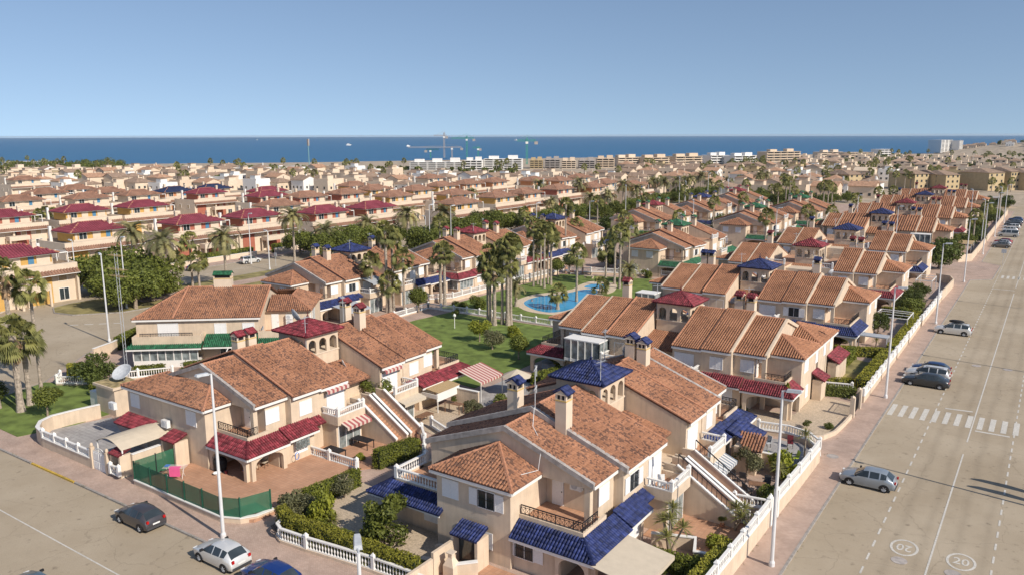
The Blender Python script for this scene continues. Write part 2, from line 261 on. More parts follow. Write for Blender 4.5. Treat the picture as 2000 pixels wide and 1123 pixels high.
# ---------------------------------------------------------------- mesh helpers
class MB:
    """collects polygons; build() links them as one mesh object"""
    def __init__(s): s.v = []; s.f = []; s.r = []
    def add(s, vs, fs, rnd=0.5):
        o = len(s.v); s.v += [tuple(v) for v in vs]; s.f += [tuple(i+o for i in f) for f in fs]; s.r += [rnd]*len(fs); return s
    def hexa(s, p):                      # 8 corners: bottom 4 ccw, top 4 ccw
        return s.add(p, [(0,3,2,1),(4,5,6,7),(0,1,5,4),(1,2,6,5),(2,3,7,6),(3,0,4,7)])
    def box(s, x0, x1, y0, y1, z0, z1):
        if x0 > x1: x0, x1 = x1, x0
        if y0 > y1: y0, y1 = y1, y0
        return s.hexa([(x0,y0,z0),(x1,y0,z0),(x1,y1,z0),(x0,y1,z0),(x0,y0,z1),(x1,y0,z1),(x1,y1,z1),(x0,y1,z1)])
    def prism(s, pts, z0, z1):           # horizontal polygon
        a = sum(pts[i][0]*pts[(i+1)%len(pts)][1]-pts[(i+1)%len(pts)][0]*pts[i][1] for i in range(len(pts)))
        if a < 0: pts = pts[::-1]
        n = len(pts); vs = [(p[0],p[1],z0) for p in pts]+[(p[0],p[1],z1) for p in pts]
        return s.add(vs, [tuple(range(n))[::-1], tuple(range(n,2*n))]+[(i,(i+1)%n,n+(i+1)%n,n+i) for i in range(n)])
    def profy(s, pts, y0, y1):           # polygon in x,z pushed along y
        n = len(pts); vs = [(p[0],y0,p[1]) for p in pts]+[(p[0],y1,p[1]) for p in pts]
        return s.add(vs, [tuple(range(n)), tuple(range(n,2*n))[::-1]]+[(i,n+i,n+(i+1)%n,(i+1)%n) for i in range(n)])
    def profx(s, pts, x0, x1):           # polygon in y,z pushed along x
        n = len(pts); vs = [(x0,p[0],p[1]) for p in pts]+[(x1,p[0],p[1]) for p in pts]
        return s.add(vs, [tuple(range(n)), tuple(range(n,2*n))[::-1]]+[(i,n+i,n+(i+1)%n,(i+1)%n) for i in range(n)])
    def bar(s, p, q, r, r2=None, n=4):   # square or round bar between two points
        p, q = Vector(p), Vector(q); d = (q-p)
        if d.length < 1e-6: return s
        d.normalize(); u = d.cross(Vector((0,0,1)) if abs(d.z) < .9 else Vector((1,0,0))).normalized(); w = d.cross(u); r2 = r if r2 is None else r2
        ph = math.pi/4 if n == 4 else 0; k = 1.414 if n == 4 else 1
        vs = [p+(u*math.cos(ph+2*math.pi*i/n)+w*math.sin(ph+2*math.pi*i/n))*r*k for i in range(n)]+[q+(u*math.cos(ph+2*math.pi*i/n)+w*math.sin(ph+2*math.pi*i/n))*r2*k for i in range(n)]
        return s.add(vs, [(i,(i+1)%n,n+(i+1)%n,n+i) for i in range(n)]+[tuple(range(n))[::-1], tuple(range(n,2*n))])
    def lathe(s, prof, n=8, c=(0,0,0)):  # list of (r,z)
        vs = [(c[0]+r*math.cos(2*math.pi*i/n), c[1]+r*math.sin(2*math.pi*i/n), c[2]+z) for r,z in prof for i in range(n)]; fs = []
        for k in range(len(prof)-1):
            for i in range(n): fs.append((k*n+i, k*n+(i+1)%n, (k+1)*n+(i+1)%n, (k+1)*n+i))
        fs += [tuple(range(n))[::-1], tuple(range((len(prof)-1)*n, len(prof)*n))]
        return s.add(vs, fs)
    def tube(s, pts, rs, n=7):
        vs = []; fs = []; P = [Vector(p) for p in pts]
        for i, p in enumerate(P):
            d = (P[min(i+1,len(P)-1)]-P[max(i-1,0)]).normalized(); u = d.cross(Vector((0.3,1,0.1))).normalized(); w = d.cross(u)
            r = rs[i] if hasattr(rs, '__len__') else rs
            vs += [p+(u*math.cos(2*math.pi*k/n)+w*math.sin(2*math.pi*k/n))*r for k in range(n)]
        for i in range(len(P)-1):
            for k in range(n): fs.append((i*n+k, i*n+(k+1)%n, (i+1)*n+(k+1)%n, (i+1)*n+k))
        fs += [tuple(range(n))[::-1], tuple(range((len(P)-1)*n, len(P)*n))]
        return s.add(vs, fs)
    def mapped(s, fn, start=0):
        for i in range(start, len(s.v)): s.v[i] = fn(*s.v[i])
        return s
    def mesh(s, name, m):
        me = bpy.data.meshes.new(name); me.from_pydata(s.v, [], s.f)
        if m: me.materials.append(m)
        if any(abs(r-.5) > 1e-6 for r in s.r):
            a = me.attributes.new('rnd', 'FLOAT', 'FACE'); a.data.foreach_set('value', np.array(s.r, dtype=np.float32))
        me.update(); return me
    def build(s, name, m, parent=None, **kw): return link(name, s.mesh(name, m), parent, **kw)
class QB:
    """numpy collector of quads with a random value on each"""
    def __init__(s): s.v = []; s.q = []; s.r = []; s.n = 0
    def add(s, v, q, r):
        s.v.append(v.reshape(-1,3)); s.q.append(q+s.n); s.r.append(r); s.n += len(s.v[-1])
    def mesh(s, name, m, mats=None):
        me = bpy.data.meshes.new(name); V = np.concatenate(s.v).astype(np.float32); Q = np.concatenate(s.q).astype(np.int32); Rr = np.concatenate(s.r).astype(np.float32)
        me.vertices.add(len(V)); me.vertices.foreach_set('co', V.ravel()); me.loops.add(Q.size); me.loops.foreach_set('vertex_index', Q.ravel())
        me.polygons.add(len(Q)); me.polygons.foreach_set('loop_start', np.arange(0, Q.size, 4, dtype=np.int32)); me.polygons.foreach_set('loop_total', np.full(len(Q), 4, dtype=np.int32))
        me.materials.append(m); a = me.attributes.new('rnd', 'FLOAT', 'FACE'); a.data.foreach_set('value', Rr); me.update(calc_edges=True); return me
    def build(s, name, m, parent=None, **kw): return link(name, s.mesh(name, m), parent, **kw)
def link(name, data, parent=None, label=None, cat=None, group=None, kind=None, loc=None, rz=None, rot=None, scale=None):
    o = bpy.data.objects.new(name, data); sc.collection.objects.link(o); o.parent = parent
    if loc is not None: o.location = loc
    if rz is not None: o.rotation_euler = (0, 0, rz)
    if rot is not None: o.rotation_euler = rot
    if scale is not None: o.scale = scale if hasattr(scale, '__len__') else (scale,)*3
    if label: o['label'] = label
    if cat: o['category'] = cat
    if group: o['group'] = group
    if kind: o['kind'] = kind
    return o
def pieces(b, name, m, par, size=8):      # every 8-cornered piece of b becomes an object of its own
    for i in range(0, len(b.v), size):
        x = MB(); x.v = b.v[i:i+size]; k = 6*i//size; x.f = [tuple(j-i for j in f) for f in b.f[k:k+6]]; x.r = [.5]*6; x.build(name, M[m], par)
def thing(name, label, cat, loc=(0,0,0), rz=0, group=None): return link(name, None, None, label, cat, group, None, loc, rz)
_u = 'first second third fourth fifth sixth seventh eighth ninth tenth eleventh twelfth thirteenth fourteenth fifteenth sixteenth seventeenth eighteenth nineteenth'.split()
ORD = list(_u)
for _t, _w in zip('twenty thirty forty fifty sixty seventy eighty ninety'.split(), 'twentieth thirtieth fortieth fiftieth sixtieth seventieth eightieth ninetieth'.split()): ORD += [_w]+[_t+'-'+k for k in _u[:9]]
def ordinals(objs, fmt):                # gives a row of look-alikes their place in the row, counted from the left
    objs = sorted(objs, key=lambda o: pxof(o.location.x, o.location.y, 3)[0])
    for i, o in enumerate(objs): o['label'] = fmt.format(ORD[i]) if i < len(ORD) else fmt.format('last')
def surf(name, pts, z, m, th=0.0, kind='structure', parent=None, **kw):
    b = MB(); b.prism(pts, z-max(th, 0.003), z); return b.build(name, M[m], parent, kind=kind, **kw)

# ---------------------------------------------------------------- roofs of real tiles
TU = np.array([.03, .22, .60, .80]); TH = np.array([0., .105, .105, 0.])
class Roof:
    def __init__(s, fn, w=.25, l=.38, h=1.0): s.fn = fn; s.slab = MB(); s.q = QB(); s.caps_ = []; s.cap = MB(); s.w = w; s.l = l; s.h = h; s.any = False
    def plane(s, *pts, solo=None, th=0.10):      # convex polygon, first edge is the eave
        P = [Vector(s.fn(*p)) for p in pts]
        N = (P[1]-P[0]).cross(P[-1]-P[0])
        if N.z < 0: P = [P[1], P[0]]+P[2:][::-1]; N = (P[1]-P[0]).cross(P[-1]-P[0])
        N.normalize(); U = (P[1]-P[0]).normalized(); V = N.cross(U)
        n = len(P); dn = Vector((0,0,-th)); s.slab.add([p for p in P]+[p+dn for p in P], [tuple(range(n)), tuple(range(n,2*n))[::-1]]+[(i,n+i,n+(i+1)%n,(i+1)%n) for i in range(n)])
        uv = np.array([((p-P[0]).dot(U), (p-P[0]).dot(V)) for p in P]); umax, vmax = uv.max(0); umin = uv[:,0].min()
        nu = max(1, round((umax-umin)/s.w)); nv = max(1, round((vmax+.04)/s.l)); w = (umax-umin)/nu; l = (vmax+.04)/nv
        ui, vi = np.meshgrid(np.arange(nu), np.arange(nv), indexing='ij'); ui = ui.ravel(); vi = vi.ravel()
        cu = umin+(ui+.5)*w; cv = -.04+(vi+.5)*l; ok = np.ones(len(cu), bool)
        for i in range(n):
            a, b = uv[i], uv[(i+1)%n]; e = b-a; L = np.hypot(*e)
            if L < 1e-6: continue
            ok &= ((e[0]*(cv-a[1])-e[1]*(cu-a[0]))/L > -0.02-0.0*w)
        ui, vi = ui[ok], vi[ok]; k = len(ui)
        if k == 0: return
        u0 = umin+ui*w; v0 = -.04+vi*l; r = np.random.rand(k); jit = np.random.rand(k)*.012
        A3 = np.array(P[0]); U3, V3, N3 = np.array(U), np.array(V), np.array(N)
        uu = u0[:,None]+TU[None]*w
        def row(v, dh): return A3+uu[...,None]*U3+v[:,None,None]*V3+((TH[None]*s.h*(w/.25)**.5+dh[:,None])[...,None])*N3
        lo = row(v0, .045+jit); hi = row(v0+l+.02, .012+jit*0); base = row(v0, -.02+jit*0); base = base-0
        V8 = np.concatenate([lo, hi], 1)                     # k,8,3
        q = np.array([[0,1,5,4],[1,2,6,5],[2,3,7,6],[3,2,1,0]]); Q = (np.arange(k)*8)[:,None,None]+q[None]
        if solo is not None:
            for i in range(k):
                if len(solo) >= 300: break
                solo.append((Vector(V8[i].mean(0)), V8[i]-V8[i].mean(0)))
            m = min(k, 300)
            if k <= 300: return
            V8 = V8[m:]; k = len(V8); Q = (np.arange(k)*8)[:,None,None]+q[None]; r = r[m:]
        s.q.add(V8, Q.reshape(-1,4), np.repeat(r, 4)); s.any = True
    def caps(s, p, q, r=.13, mapped=True):
        p, q = (Vector(s.fn(*p)), Vector(s.fn(*q))) if mapped else (Vector(p), Vector(q))
        d = q-p; L = d.length; n = max(1, int(L/.42)); d.normalize(); u = d.cross(Vector((0,0,1))).normalized(); w = u.cross(d)
        if w.z < 0: w = -w
        s.cap = MB(); s.caps_.append(s.cap)
        for i in range(n):
            a = p+d*(L*i/n-.02); b = p+d*(L*(i+1)/n+.02); vs = []
            for c, rr in ((a, r*1.12), (b, r*.92)):
                vs += [c+u*math.cos(t)*rr+w*(math.sin(t)*rr+.03) for t in (-.3, .6, 1.57, 2.54, 3.44)]
            s.cap.add(vs, [(0,1,6,5),(1,2,7,6),(2,3,8,7),(3,4,9,8),(0,4,3,2,1)])
    def done(s, parent, m='tile', name='roof', label=None):
        base = s.slab.build(name, M['shade_bedding'] if m not in ('blue','red','green') else M[m], parent, label=label)
        if s.any: s.q.build('roof_tiles', M[m], base, kind='stuff')
        for c in s.caps_: c.build('ridge_tiles', M['ridge'] if m in ('tile','tileb','tilebrown') else M[m], base, kind='stuff')
        return base
# ---------------------------------------------------------------- repeated parts
CACHE = {}
def cached(key, fn):
    if key not in CACHE: CACHE[key] = fn()
    return CACHE[key]
def m_box(n, m, *b):
    def f():
        x = MB()
        for q in b: x.box(*q)
        return x.mesh(n, M[m])
    return f
def win(par, fn, x, y, z, nrm, kind='shut', w=1.3, h=1.15, wallmat=None, name=None):
    """a window or door on a wall; nrm is the outward direction in house coordinates"""
    a = fn(x, y, z); b = fn(x+nrm[0], y+nrm[1], z); d = (b[0]-a[0], b[1]-a[1]); rz = math.atan2(d[1], d[0])+math.pi/2
    k = (kind, w, h); hw = w/2
    fr = lambda t=.06, o=.05: m_box('frame', 'shutter', (-hw-t,hw+t,-o,0.01,-t,0), (-hw-t,hw+t,-o,0.01,h,h+t), (-hw-t,-hw,-o,0.01,0,h), (hw,hw+t,-o,0.01,0,h))()
    if kind == 'shut':
        o = link(name or 'window', cached(k+('f',), fr), par, loc=a, rz=rz)
        def sh():
            q = MB(); n = max(6, int(h/.085)); s = h/n
            for i in range(n): q.hexa([(-hw,-.035,i*s),(hw,-.035,i*s),(hw,0,i*s),(-hw,0,i*s),(-hw,-.02,(i+.86)*s),(hw,-.02,(i+.86)*s),(hw,0,(i+.86)*s),(-hw,0,(i+.86)*s)])
            q.box(-hw,hw,-.012,0,0,h)
            if w > 1.1: q.box(-.02,.02,-.045,0,0,h)
            return q.mesh('roller_shutter', M['shutter'])
        link('roller_shutter', cached(k+('s',), sh), o)
    elif kind == 'open':
        o = link('window', cached(k+('f',), fr), par, loc=a, rz=rz)
        link('pane', cached(k+('p',), m_box('pane', 'glass', (-hw,hw,-.015,0,0,h))), o)
        link('mullion', cached(k+('m',), m_box('mullion', 'shutter', (-.03,.03,-.035,-.02,0,h))), o)
        def gr():
            q = MB(); n = max(4, int(w/.16))
            for i in range(n+1): q.box(-hw+w*i/n-.01,-hw+w*i/n+.01,-.10,-.08,0,h)
            for zz in (.03, h*.5, h-.05): q.box(-hw,hw,-.10,-.08,zz,zz+.025)
            return q.mesh('window_grille', M['iron'])
        link('window_grille', cached(k+('g',), gr), o)
        sw = w*.52
        def leaf():
            q = MB(); q.box(-sw/2,sw/2,-.03,0,0,h); q.box(-sw/2,-sw/2+.06,-.045,-.03,0,h); q.box(sw/2-.06,sw/2,-.045,-.03,0,h); n = int(h/.1)
            for i in range(n): q.box(-sw/2+.06,sw/2-.06,-.04,-.03,.03+i*(h-.06)/n,.03+(i+.6)*(h-.06)/n)
            return q.mesh('shutter', M['shutter'])
        for s in (-1, 1): link('shutter', cached(k+('l',), leaf), o, loc=(s*(hw+sw/2+.07), -.02, 0))
    elif kind == 'glass' or kind == 'curtain':
        def f2():
            q = MB(); t = .07
            for b_ in ((-hw-t,hw+t,-.06,0.01,-.05,0), (-hw-t,hw+t,-.06,0.01,h,h+t), (-hw-t,-hw,-.06,0.01,0,h), (hw,hw+t,-.06,0.01,0,h)): q.box(*b_)
            n = max(2, round(w/.85))
            for i in range(1, n): q.box(-hw+w*i/n-.035,-hw+w*i/n+.035,-.055,0,0,h)
            return q.mesh('frame', M['shutter'])
        o = link(name or 'window', cached(k+('f',), f2), par, loc=a, rz=rz)
        link('pane', cached(k+('p',), m_box('pane', 'glass' if kind == 'glass' else 'glass2', (-hw,hw,-.02,0,0,h))), o)
    elif kind == 'door':
        def dd():
            q = MB(); q.box(-hw,hw,-.05,0.01,0,h)
            for zz in (.15, h*.52): q.box(-hw+.12,hw-.12,-.065,-.05,zz,zz+h*.36)
            return q.mesh('door', M['shutter'])
        o = link('door', cached(k+('d',), dd), par, loc=a, rz=rz)
        link('handle', cached(k+('h',), m_box('handle', 'iron', (hw-.12,hw-.06,-.11,-.065,h*.48,h*.51))), o)
    elif kind == 'blind':
        o = link('window', cached(k+('f',), fr), par, loc=a, rz=rz)
        link('blind', cached(k+('b',), m_box('blind', 'beigeblind', (-hw,hw,-.03,0,0,h))), o)
    elif kind == 'blue':
        o = link('window', cached(k+('b',), m_box('window', 'bluedoor', (-hw,hw,-.05,.01,0,h))), par, loc=a, rz=rz)
    return o
def ac(par, fn, x, y, z, nrm):
    a = fn(x, y, z); b = fn(x+nrm[0], y+nrm[1], z); rz = math.atan2(b[1]-a[1], b[0]-a[0])+math.pi/2
    o = link('air_conditioner', cached('ac', m_box('air_conditioner', 'plastic', (-.42,.42,-.42,-.10,0,.62), (-.3,-.26,-.1,0,-.06,0), (.26,.3,-.1,0,-.06,0), (-.3,-.26,-.4,0,-.05,-.02), (.26,.3,-.4,0,-.05,-.02))), par, loc=a, rz=rz)
    def fan():
        q = MB(); pts = [(.12*0+.24*math.cos(t*math.pi/6)-.1, .31+.24*math.sin(t*math.pi/6)) for t in range(12)]; q.profy(pts, -.43, -.421)
        return q.mesh('fan_grille', M['lampgrey'])
    link('fan_grille', cached('acf', fan), o)
def dish(par, loc, r=.45, az=2.2, pole=.8, m='lampgrey'):
    q = MB(); n = 14
    q.lathe([(.02,0),(r*.5,.045*r/.45),(r*.85,.13*r/.45),(r,.19*r/.45),(r*.98,.21*r/.45),(r*.8,.15*r/.45),(r*.4,.06*r/.45),(.0,.03)], n)
    o = link('satellite_dish', cached(('dp', pole), lambda: MB().bar((0,0,0),(0,0,pole),.03,n=6).mesh('satellite_dish', M['lampgrey'])), par, loc=loc)
    link('reflector', cached(('dish', r), lambda: q.mesh('reflector', M['lampgrey'])), o, loc=(0,0,pole), rot=(0, R(62), az))
    return o
def chimney(par, loc, h, cap, w=.85, d=.85, rz=0):
    def body():
        q = MB(); q.box(-w/2,w/2,-d/2,d/2,-1.2,h-.55); 
        for sx in (-1,1):
            for sy in (-1,1): q.box(sx*(w/2-.07)-.07,sx*(w/2-.07)+.07,sy*(d/2-.07)-.07,sy*(d/2-.07)+.07,h-.55,h-.2)
        q.box(-.06,.06,-d/2+.005,d/2-.005,h-.55,h-.2); q.box(-w/2-.05,w/2+.05,-d/2-.05,d/2+.05,h-.2,h-.12)
        q.profy([(-w/2-.02,h-.12),(w/2+.02,h-.12),(0,h+.15)], -d/2, -d/2+.08); q.profy([(-w/2-.02,h-.12),(w/2+.02,h-.12),(0,h+.15)], d/2-.08, d/2)
        return q.mesh('chimney', M['wall2'])
    o = link('chimney', cached(('ch', round(h,1), w, d), body), par, loc=loc, rz=rz)
    link('band', cached(('chb', round(h,1), w, d), m_box('band', 'yband', (-w/2-.02,w/2+.02,-d/2-.02,d/2+.02,h-.66,h-.57))), o)
    link('flue_opening', cached(('chs', round(h,1), w, d), m_box('flue_opening', 'black', (-w/2+.1,w/2-.1,-d/2+.1,d/2-.1,h-.54,h-.21))), o)
    def capm():
        r = Roof(lambda x,y,z:(x,y,z), w=.16, l=.3, h=.8)
        r.plane((w/2+.13,-d/2-.06,h-.1),(w/2+.13,d/2+.06,h-.1),(0,d/2+.06,h+.26),(0,-d/2-.06,h+.26)); r.plane((-w/2-.13,-d/2-.06,h-.1),(-w/2-.13,d/2+.06,h-.1),(0,d/2+.06,h+.26),(0,-d/2-.06,h+.26))
        r.q.add(np.array(r.slab.v), np.array([f for f in r.slab.f if len(f) == 4]), np.full(sum(len(f) == 4 for f in r.slab.f), .5))
        return r.q.mesh('chimney_cap', M[cap])
    link('chimney_cap', cached(('chc', round(h,1), w, d, cap), capm), o)
    return o
BAL = [(.055,0),(.055,.04),(.03,.09),(.065,.24),(.055,.32),(.028,.42),(.035,.50),(.055,.54),(.055,.58)]
def balustrade(par, fn, p, q, z, single=False, h=.58, sp=.24, rail=True, posts=(1,1), m='white', name='balustrade', sl=8, prf=None):
    """rail, plinth and turned balusters from p to q (2D)"""
    p, q = Vector(p), Vector(q); L = (q-p).length; d = (q-p)/max(L, 1e-6); n = max(1, int(L/sp)); k = Vector((-d.y, d.x))
    b = MB()
    def run(z0, z1, t):
        c = [p+k*t, q+k*t, q-k*t, p-k*t]; b.hexa([(*c[i], z0) for i in (3,2,1,0)]+[(*c[i], z1) for i in (3,2,1,0)])
    run(z, z+.07, .10); run(z+.07+h, z+.17+h, .10)
    for e, on in ((p, posts[0]), (q, posts[1])):
        if on: b.box(e.x-.13,e.x+.13,e.y-.13,e.y+.13,z,z+h+.27); b.add([(e.x-.15,e.y-.15,z+h+.27),(e.x+.15,e.y-.15,z+h+.27),(e.x+.15,e.y+.15,z+h+.27),(e.x-.15,e.y+.15,z+h+.27),(e.x,e.y,z+h+.48)], [(0,1,4),(1,2,4),(2,3,4),(3,0,4)])
    b.mapped(fn); o = b.build(name, M[m], par)
    sc_ = h/.58
    bm = cached(('bal', sl, h, m), lambda: MB().lathe([(r,zz*sc_) for r,zz in BAL], sl).mesh('baluster', M[m]))
    if single:
        for i in range(n):
            e = p+d*(L*(i+.5)/n); link('baluster', bm, o, loc=fn(e.x, e.y, z+.07))
    else:
        x = MB()
        for i in range(n):
            e = p+d*(L*(i+.5)/n); x.lathe([(r,zz*sc_) for r,zz in BAL[::2]], 5, (e.x, e.y, z+.07))
        x.mapped(fn); x.build('balusters', M[m], o, kind='stuff')
    return o
def iron_rail(par, fn, pts, z, h=.8, m='iron', sp=.3, name='railing'):
    b = MB()
    for (a, c) in zip(pts[:-1], pts[1:]):
        a, c = Vector(a), Vector(c); L = (c-a).length; n = max(1, int(L/sp))
        for zz, r in ((h, .03), (h*.78, .014), (.08, .014)): b.bar((*a, z+zz), (*c, z+zz), r)
        for i in range(n+1):
            e = a+(c-a)*i/n; b.bar((*e, z), (*e, z+h), .012 if i%4 else .022)
        for i in range(n):                       # scroll work suggested by crossed bars
            e, g = a+(c-a)*i/n, a+(c-a)*(i+1)/n; b.bar((*e, z+.08), (*g, z+h*.78), .009); b.bar((*g, z+.08), (*e, z+h*.78), .009)
    b.mapped(fn); return b.build(name, M[m], par)
def arch_wall(b, p, q, z0, z1, n, spring, rise=None, thick=.2, pier=.18, base=None):
    """wall from p to q with n round-headed openings, front and back faces, added to MB b"""
    p, q = Vector(p), Vector(q); L = (q-p).length; d = (q-p)/L; k = Vector((-d.y, d.x))*thick; cw = L/n; r = cw/2-pier; rise = rise or r; sill = z0 if base is None else base
    P = lambda u, z, o: (p.x+d.x*u+k.x*o, p.y+d.y*u+k.y*o, z)
    def quad(a, c, e, f):
        for o in (0, 1): b.add([P(*a,o), P(*c,o), P(*e,o), P(*f,o)], [(0,1,2,3) if o == 0 else (3,2,1,0)])
    for i in range(n):
        u0 = i*cw; c = u0+cw/2
        quad((u0,z0),(u0+pier,z0),(u0+pier,z1),(u0,z1)); quad((u0+cw-pier,z0),(u0+cw,z0),(u0+cw,z1),(u0+cw-pier,z1))
        if sill > z0: quad((c-r,z0),(c+r,z0),(c+r,sill),(c-r,sill)); b.add([P(c-r,sill,0),P(c+r,sill,0),P(c+r,sill,1),P(c-r,sill,1)], [(0,1,2,3)])
        S = 8; ar = [(c-r*math.cos(math.pi*j/S), spring+rise*math.sin(math.pi*j/S)) for j in range(S+1)]
        for j in range(S):
            (a0, a1), (b0, b1) = ar[j], ar[j+1]; quad((a0,a1),(b0,b1),(b0,z1),(a0,z1)); b.add([P(a0,a1,0),P(b0,b1,0),P(b0,b1,1),P(a0,a1,1)], [(3,2,1,0)])
        for u in (c-r, c+r): b.add([P(u,sill,0),P(u,spring,0),P(u,spring,1),P(u,sill,1)], [(0,1,2,3)])
    b.add([P(0,z1,0),P(L,z1,0),P(L,z1,1),P(0,z1,1)], [(0,1,2,3)])
    for u in (0, L): b.add([P(u,z0,0),P(u,z1,0),P(u,z1,1),P(u,z0,1)], [(0,1,2,3)])

def aerial_mesh():
    def f():
        b = MB(); b.bar((0,0,-1),(0,0,2.4),.022); b.bar((-.5,0,2.2),(.6,0,2.2),.012); b.bar((0,-.3,1.7),(0,.3,1.7),.012)
        for k in range(7): b.bar((-.45+.16*k,-.22,2.2),(-.45+.16*k,.22,2.2),.008)
        return b.mesh('aerial', M['lampgrey'])
    return cached('aerial', f)
# ---------------------------------------------------------------- the four-dwelling villa
def villa(label, cx, cy, rz, tower='blue', skirt='blue', tile='tile', h1={}, h2={}, lod=0, towerz=0.0, skirt2=None):
    """ridge along local y, +x the sunny side; h1 is the half at -y, h2 the half at +y"""
    V = thing('villa', label, 'villa', (cx, cy, 0), rz, 'tiled villas with roof turrets')
    walls = MB(); fascia = MB(); coping = MB(); ident = lambda x,y,z: (x,y,z)
    tw, tl = (.25,.38) if lod == 0 else (.30,.45) if lod == 1 else (.5,.8)
    for sg, H in ((-1, h1), (1, h2)):
        if H.get('skip'): continue
        fn = lambda x,y,z,s=sg: (x, s*y, z)
        sk = H.get('skirt', skirt); solar = H.get('solar', False)
        w0 = len(walls.v); f0 = len(fascia.v); c0 = len(coping.v)
        roof = Roof(fn, tw, tl)
        bays = [(8.5,11.8,6.8,-6.8,5.65,8.05),(5.4,8.5,7.5,-7.5,5.68,8.45),(2.2,5.4,7.45,-7.45,5.55,8.30)]
        if H.get('flip'): bays = [(8.5,11.8,6.8,-6.8,5.65,8.05),(5.4,8.5,7.45,-7.45,5.5,8.2),(2.2,5.4,7.5,-7.5,5.68,8.45)]
        for bi, (y0,y1,xr,xl,ze,zr) in enumerate(bays):
            if solar and bi == 2:                        # flat roof terrace beside the turret
                walls.box(xl+.35,xr-.35,y0,y1-.003,0,5.55); walls.box(xr-.55,xr-.35,y0,y1-.003,5.55,5.95); walls.box(xl+.35,xl+.55,y0,y1-.003,5.55,6.4)
                balustrade(V, fn, (xr-.45,y0+.1), (xr-.45,y1-.15), 5.95, sp=.26 if lod < 2 else .5)
                MB().box(xl+.56,xr-.56,y0,y1-.01,5.55,5.6).mapped(fn).build('roof_terrace', M['terracotta'], V)
                continue
            y1w = y1 if bi else (y1-1.2 if H.get('terrace', 1) else y1-.1)
            prof = [(xl+.35,0),(xr-.35,0),(xr-.35,ze-.02),(0,zr-.14),(xl+.35,ze-.02)]
            walls.profy(prof, y0+.003, y1w-.003)
            if bi == 0:
                walls.profy([(xl+.3,ze-.35),(xr-.3,ze-.35),(xr-.3,ze),(0,zr-.1),(xl+.3,ze)], y1-.22, y1-.06)
                if H.get('terrace', 1): walls.box(xr-.75,xr-.35,y1-.45,y1-.05,0,ze-.3)
                A0 = H.get('annex')
                if A0 and not isinstance(A0[0], tuple) and A0[0]-.3 > xl: walls.box(xl+.36,A0[0]+.3,y1w-.01,y1-.1,0,ze-.2)
            roof.plane((xr,y0,ze),(xr,y1,ze),(0,y1,zr),(0,y0,zr)); roof.plane((xl,y0,ze),(xl,y1,ze),(0,y1,zr),(0,y0,zr))
            roof.caps((0,y0,zr),(0,y1,zr))
            if lod < 2:
                for xx in (xr, xl): fascia.box(xx-.09*(1 if xx>0 else -1),xx+.025*(1 if xx>0 else -1),y0+.01,y1-.01,ze-.27,ze-.06)
            if bi == 2:
                for xx in (xr, xl): roof.caps((xx,y0+.05,ze+.04),(0,y0+.05,zr+.04), .10)
            elif bi not in H.get('cops', (0,1)):
                for xx in (xr, xl): roof.caps((xx,y1,ze+.1),(0,y1,zr+.1), .10)
            else:                                        # grey coping strips down the verge
                for xx in (xr, xl):
                    g = MB(); wd = .34 if bi else .26; e = .16
                    if bi == 1 and tile == 'tileb': wd = .2
                    g.hexa([(xx,y1-wd/2,ze-.2),(xx,y1+wd/2,ze-.2),(0,y1+wd/2,zr-.2),(0,y1-wd/2,zr-.2),(xx,y1-wd/2,ze+e),(xx,y1+wd/2,ze+e),(0,y1+wd/2,zr+e),(0,y1-wd/2,zr+e)])
                    o = len(coping.v); coping.v += g.v; coping.f += [tuple(i+o for i in f) for f in g.f]; coping.r += g.r
                roof.caps((7.45,y0,bays[2][4]+.12),(0,y0,bays[2][5]+.12), .10) if bi == 1 and not solar else None
        # annex with its hipped roof
        an = H.get('annex', (-3.7, 2.9)); dep = H.get('depth', 15.2)
        if an:
            for (x0, x1, zz) in ([(*an, 5.5)] if not isinstance(an[0], tuple) else [(*q_, 5.5) for q_ in an]):
                e = .35; walls.box(x0+e,x1-e,10.6,dep-e,0,zz-.08)
                hw = (x1-x0)/2; xm = (x0+x1)/2; run = min(hw, dep-9.5); ym = dep-hw; zt = zz+hw*.42
                solo = H.get('solo')
                if ym > 11.7:
                    roof.plane((x0,dep,zz),(x1,dep,zz),(xm,ym,zt), solo=solo); roof.plane((x1,11.5,zz),(x1,dep,zz),(xm,ym,zt),(xm,11.5,zt)); roof.plane((x0,11.5,zz),(x0,dep,zz),(xm,ym,zt),(xm,11.5,zt)); roof.caps((xm,11.5,zt),(xm,ym,zt))
                    roof.caps((x0,dep,zz),(xm,ym,zt)); roof.caps((x1,dep,zz),(xm,ym,zt))
                else:
                    t = dep-11.5; z2 = zz+t*.34
                    roof.plane((x0,dep,zz),(x1,dep,zz),(x1-t,11.5,z2),(x0+t,11.5,z2), solo=solo); roof.plane((x1,11.5,zz),(x1,dep,zz),(x1-t,11.5,z2)); roof.plane((x0,11.5,zz),(x0,dep,zz),(x0+t,11.5,z2))
                    roof.caps((x0,dep,zz),(x0+t,11.5,z2)); roof.caps((x1,dep,zz),(x1-t,11.5,z2))
                if lod < 2:
                    fascia.box(x0,x1,dep-.08,dep+.025,zz-.26,zz-.06)
                    for xx, s2 in ((x0,1),(x1,-1)): fascia.box(xx-.025*s2,xx+.09*s2,11.8,dep-.1,zz-.26,zz-.06)
            ax0 = an[0] if not isinstance(an[0], tuple) else min(a[0] for a in an); ax1 = an[1] if not isinstance(an[0], tuple) else max(a[1] for a in an)
        else: ax0, ax1 = 3, 3
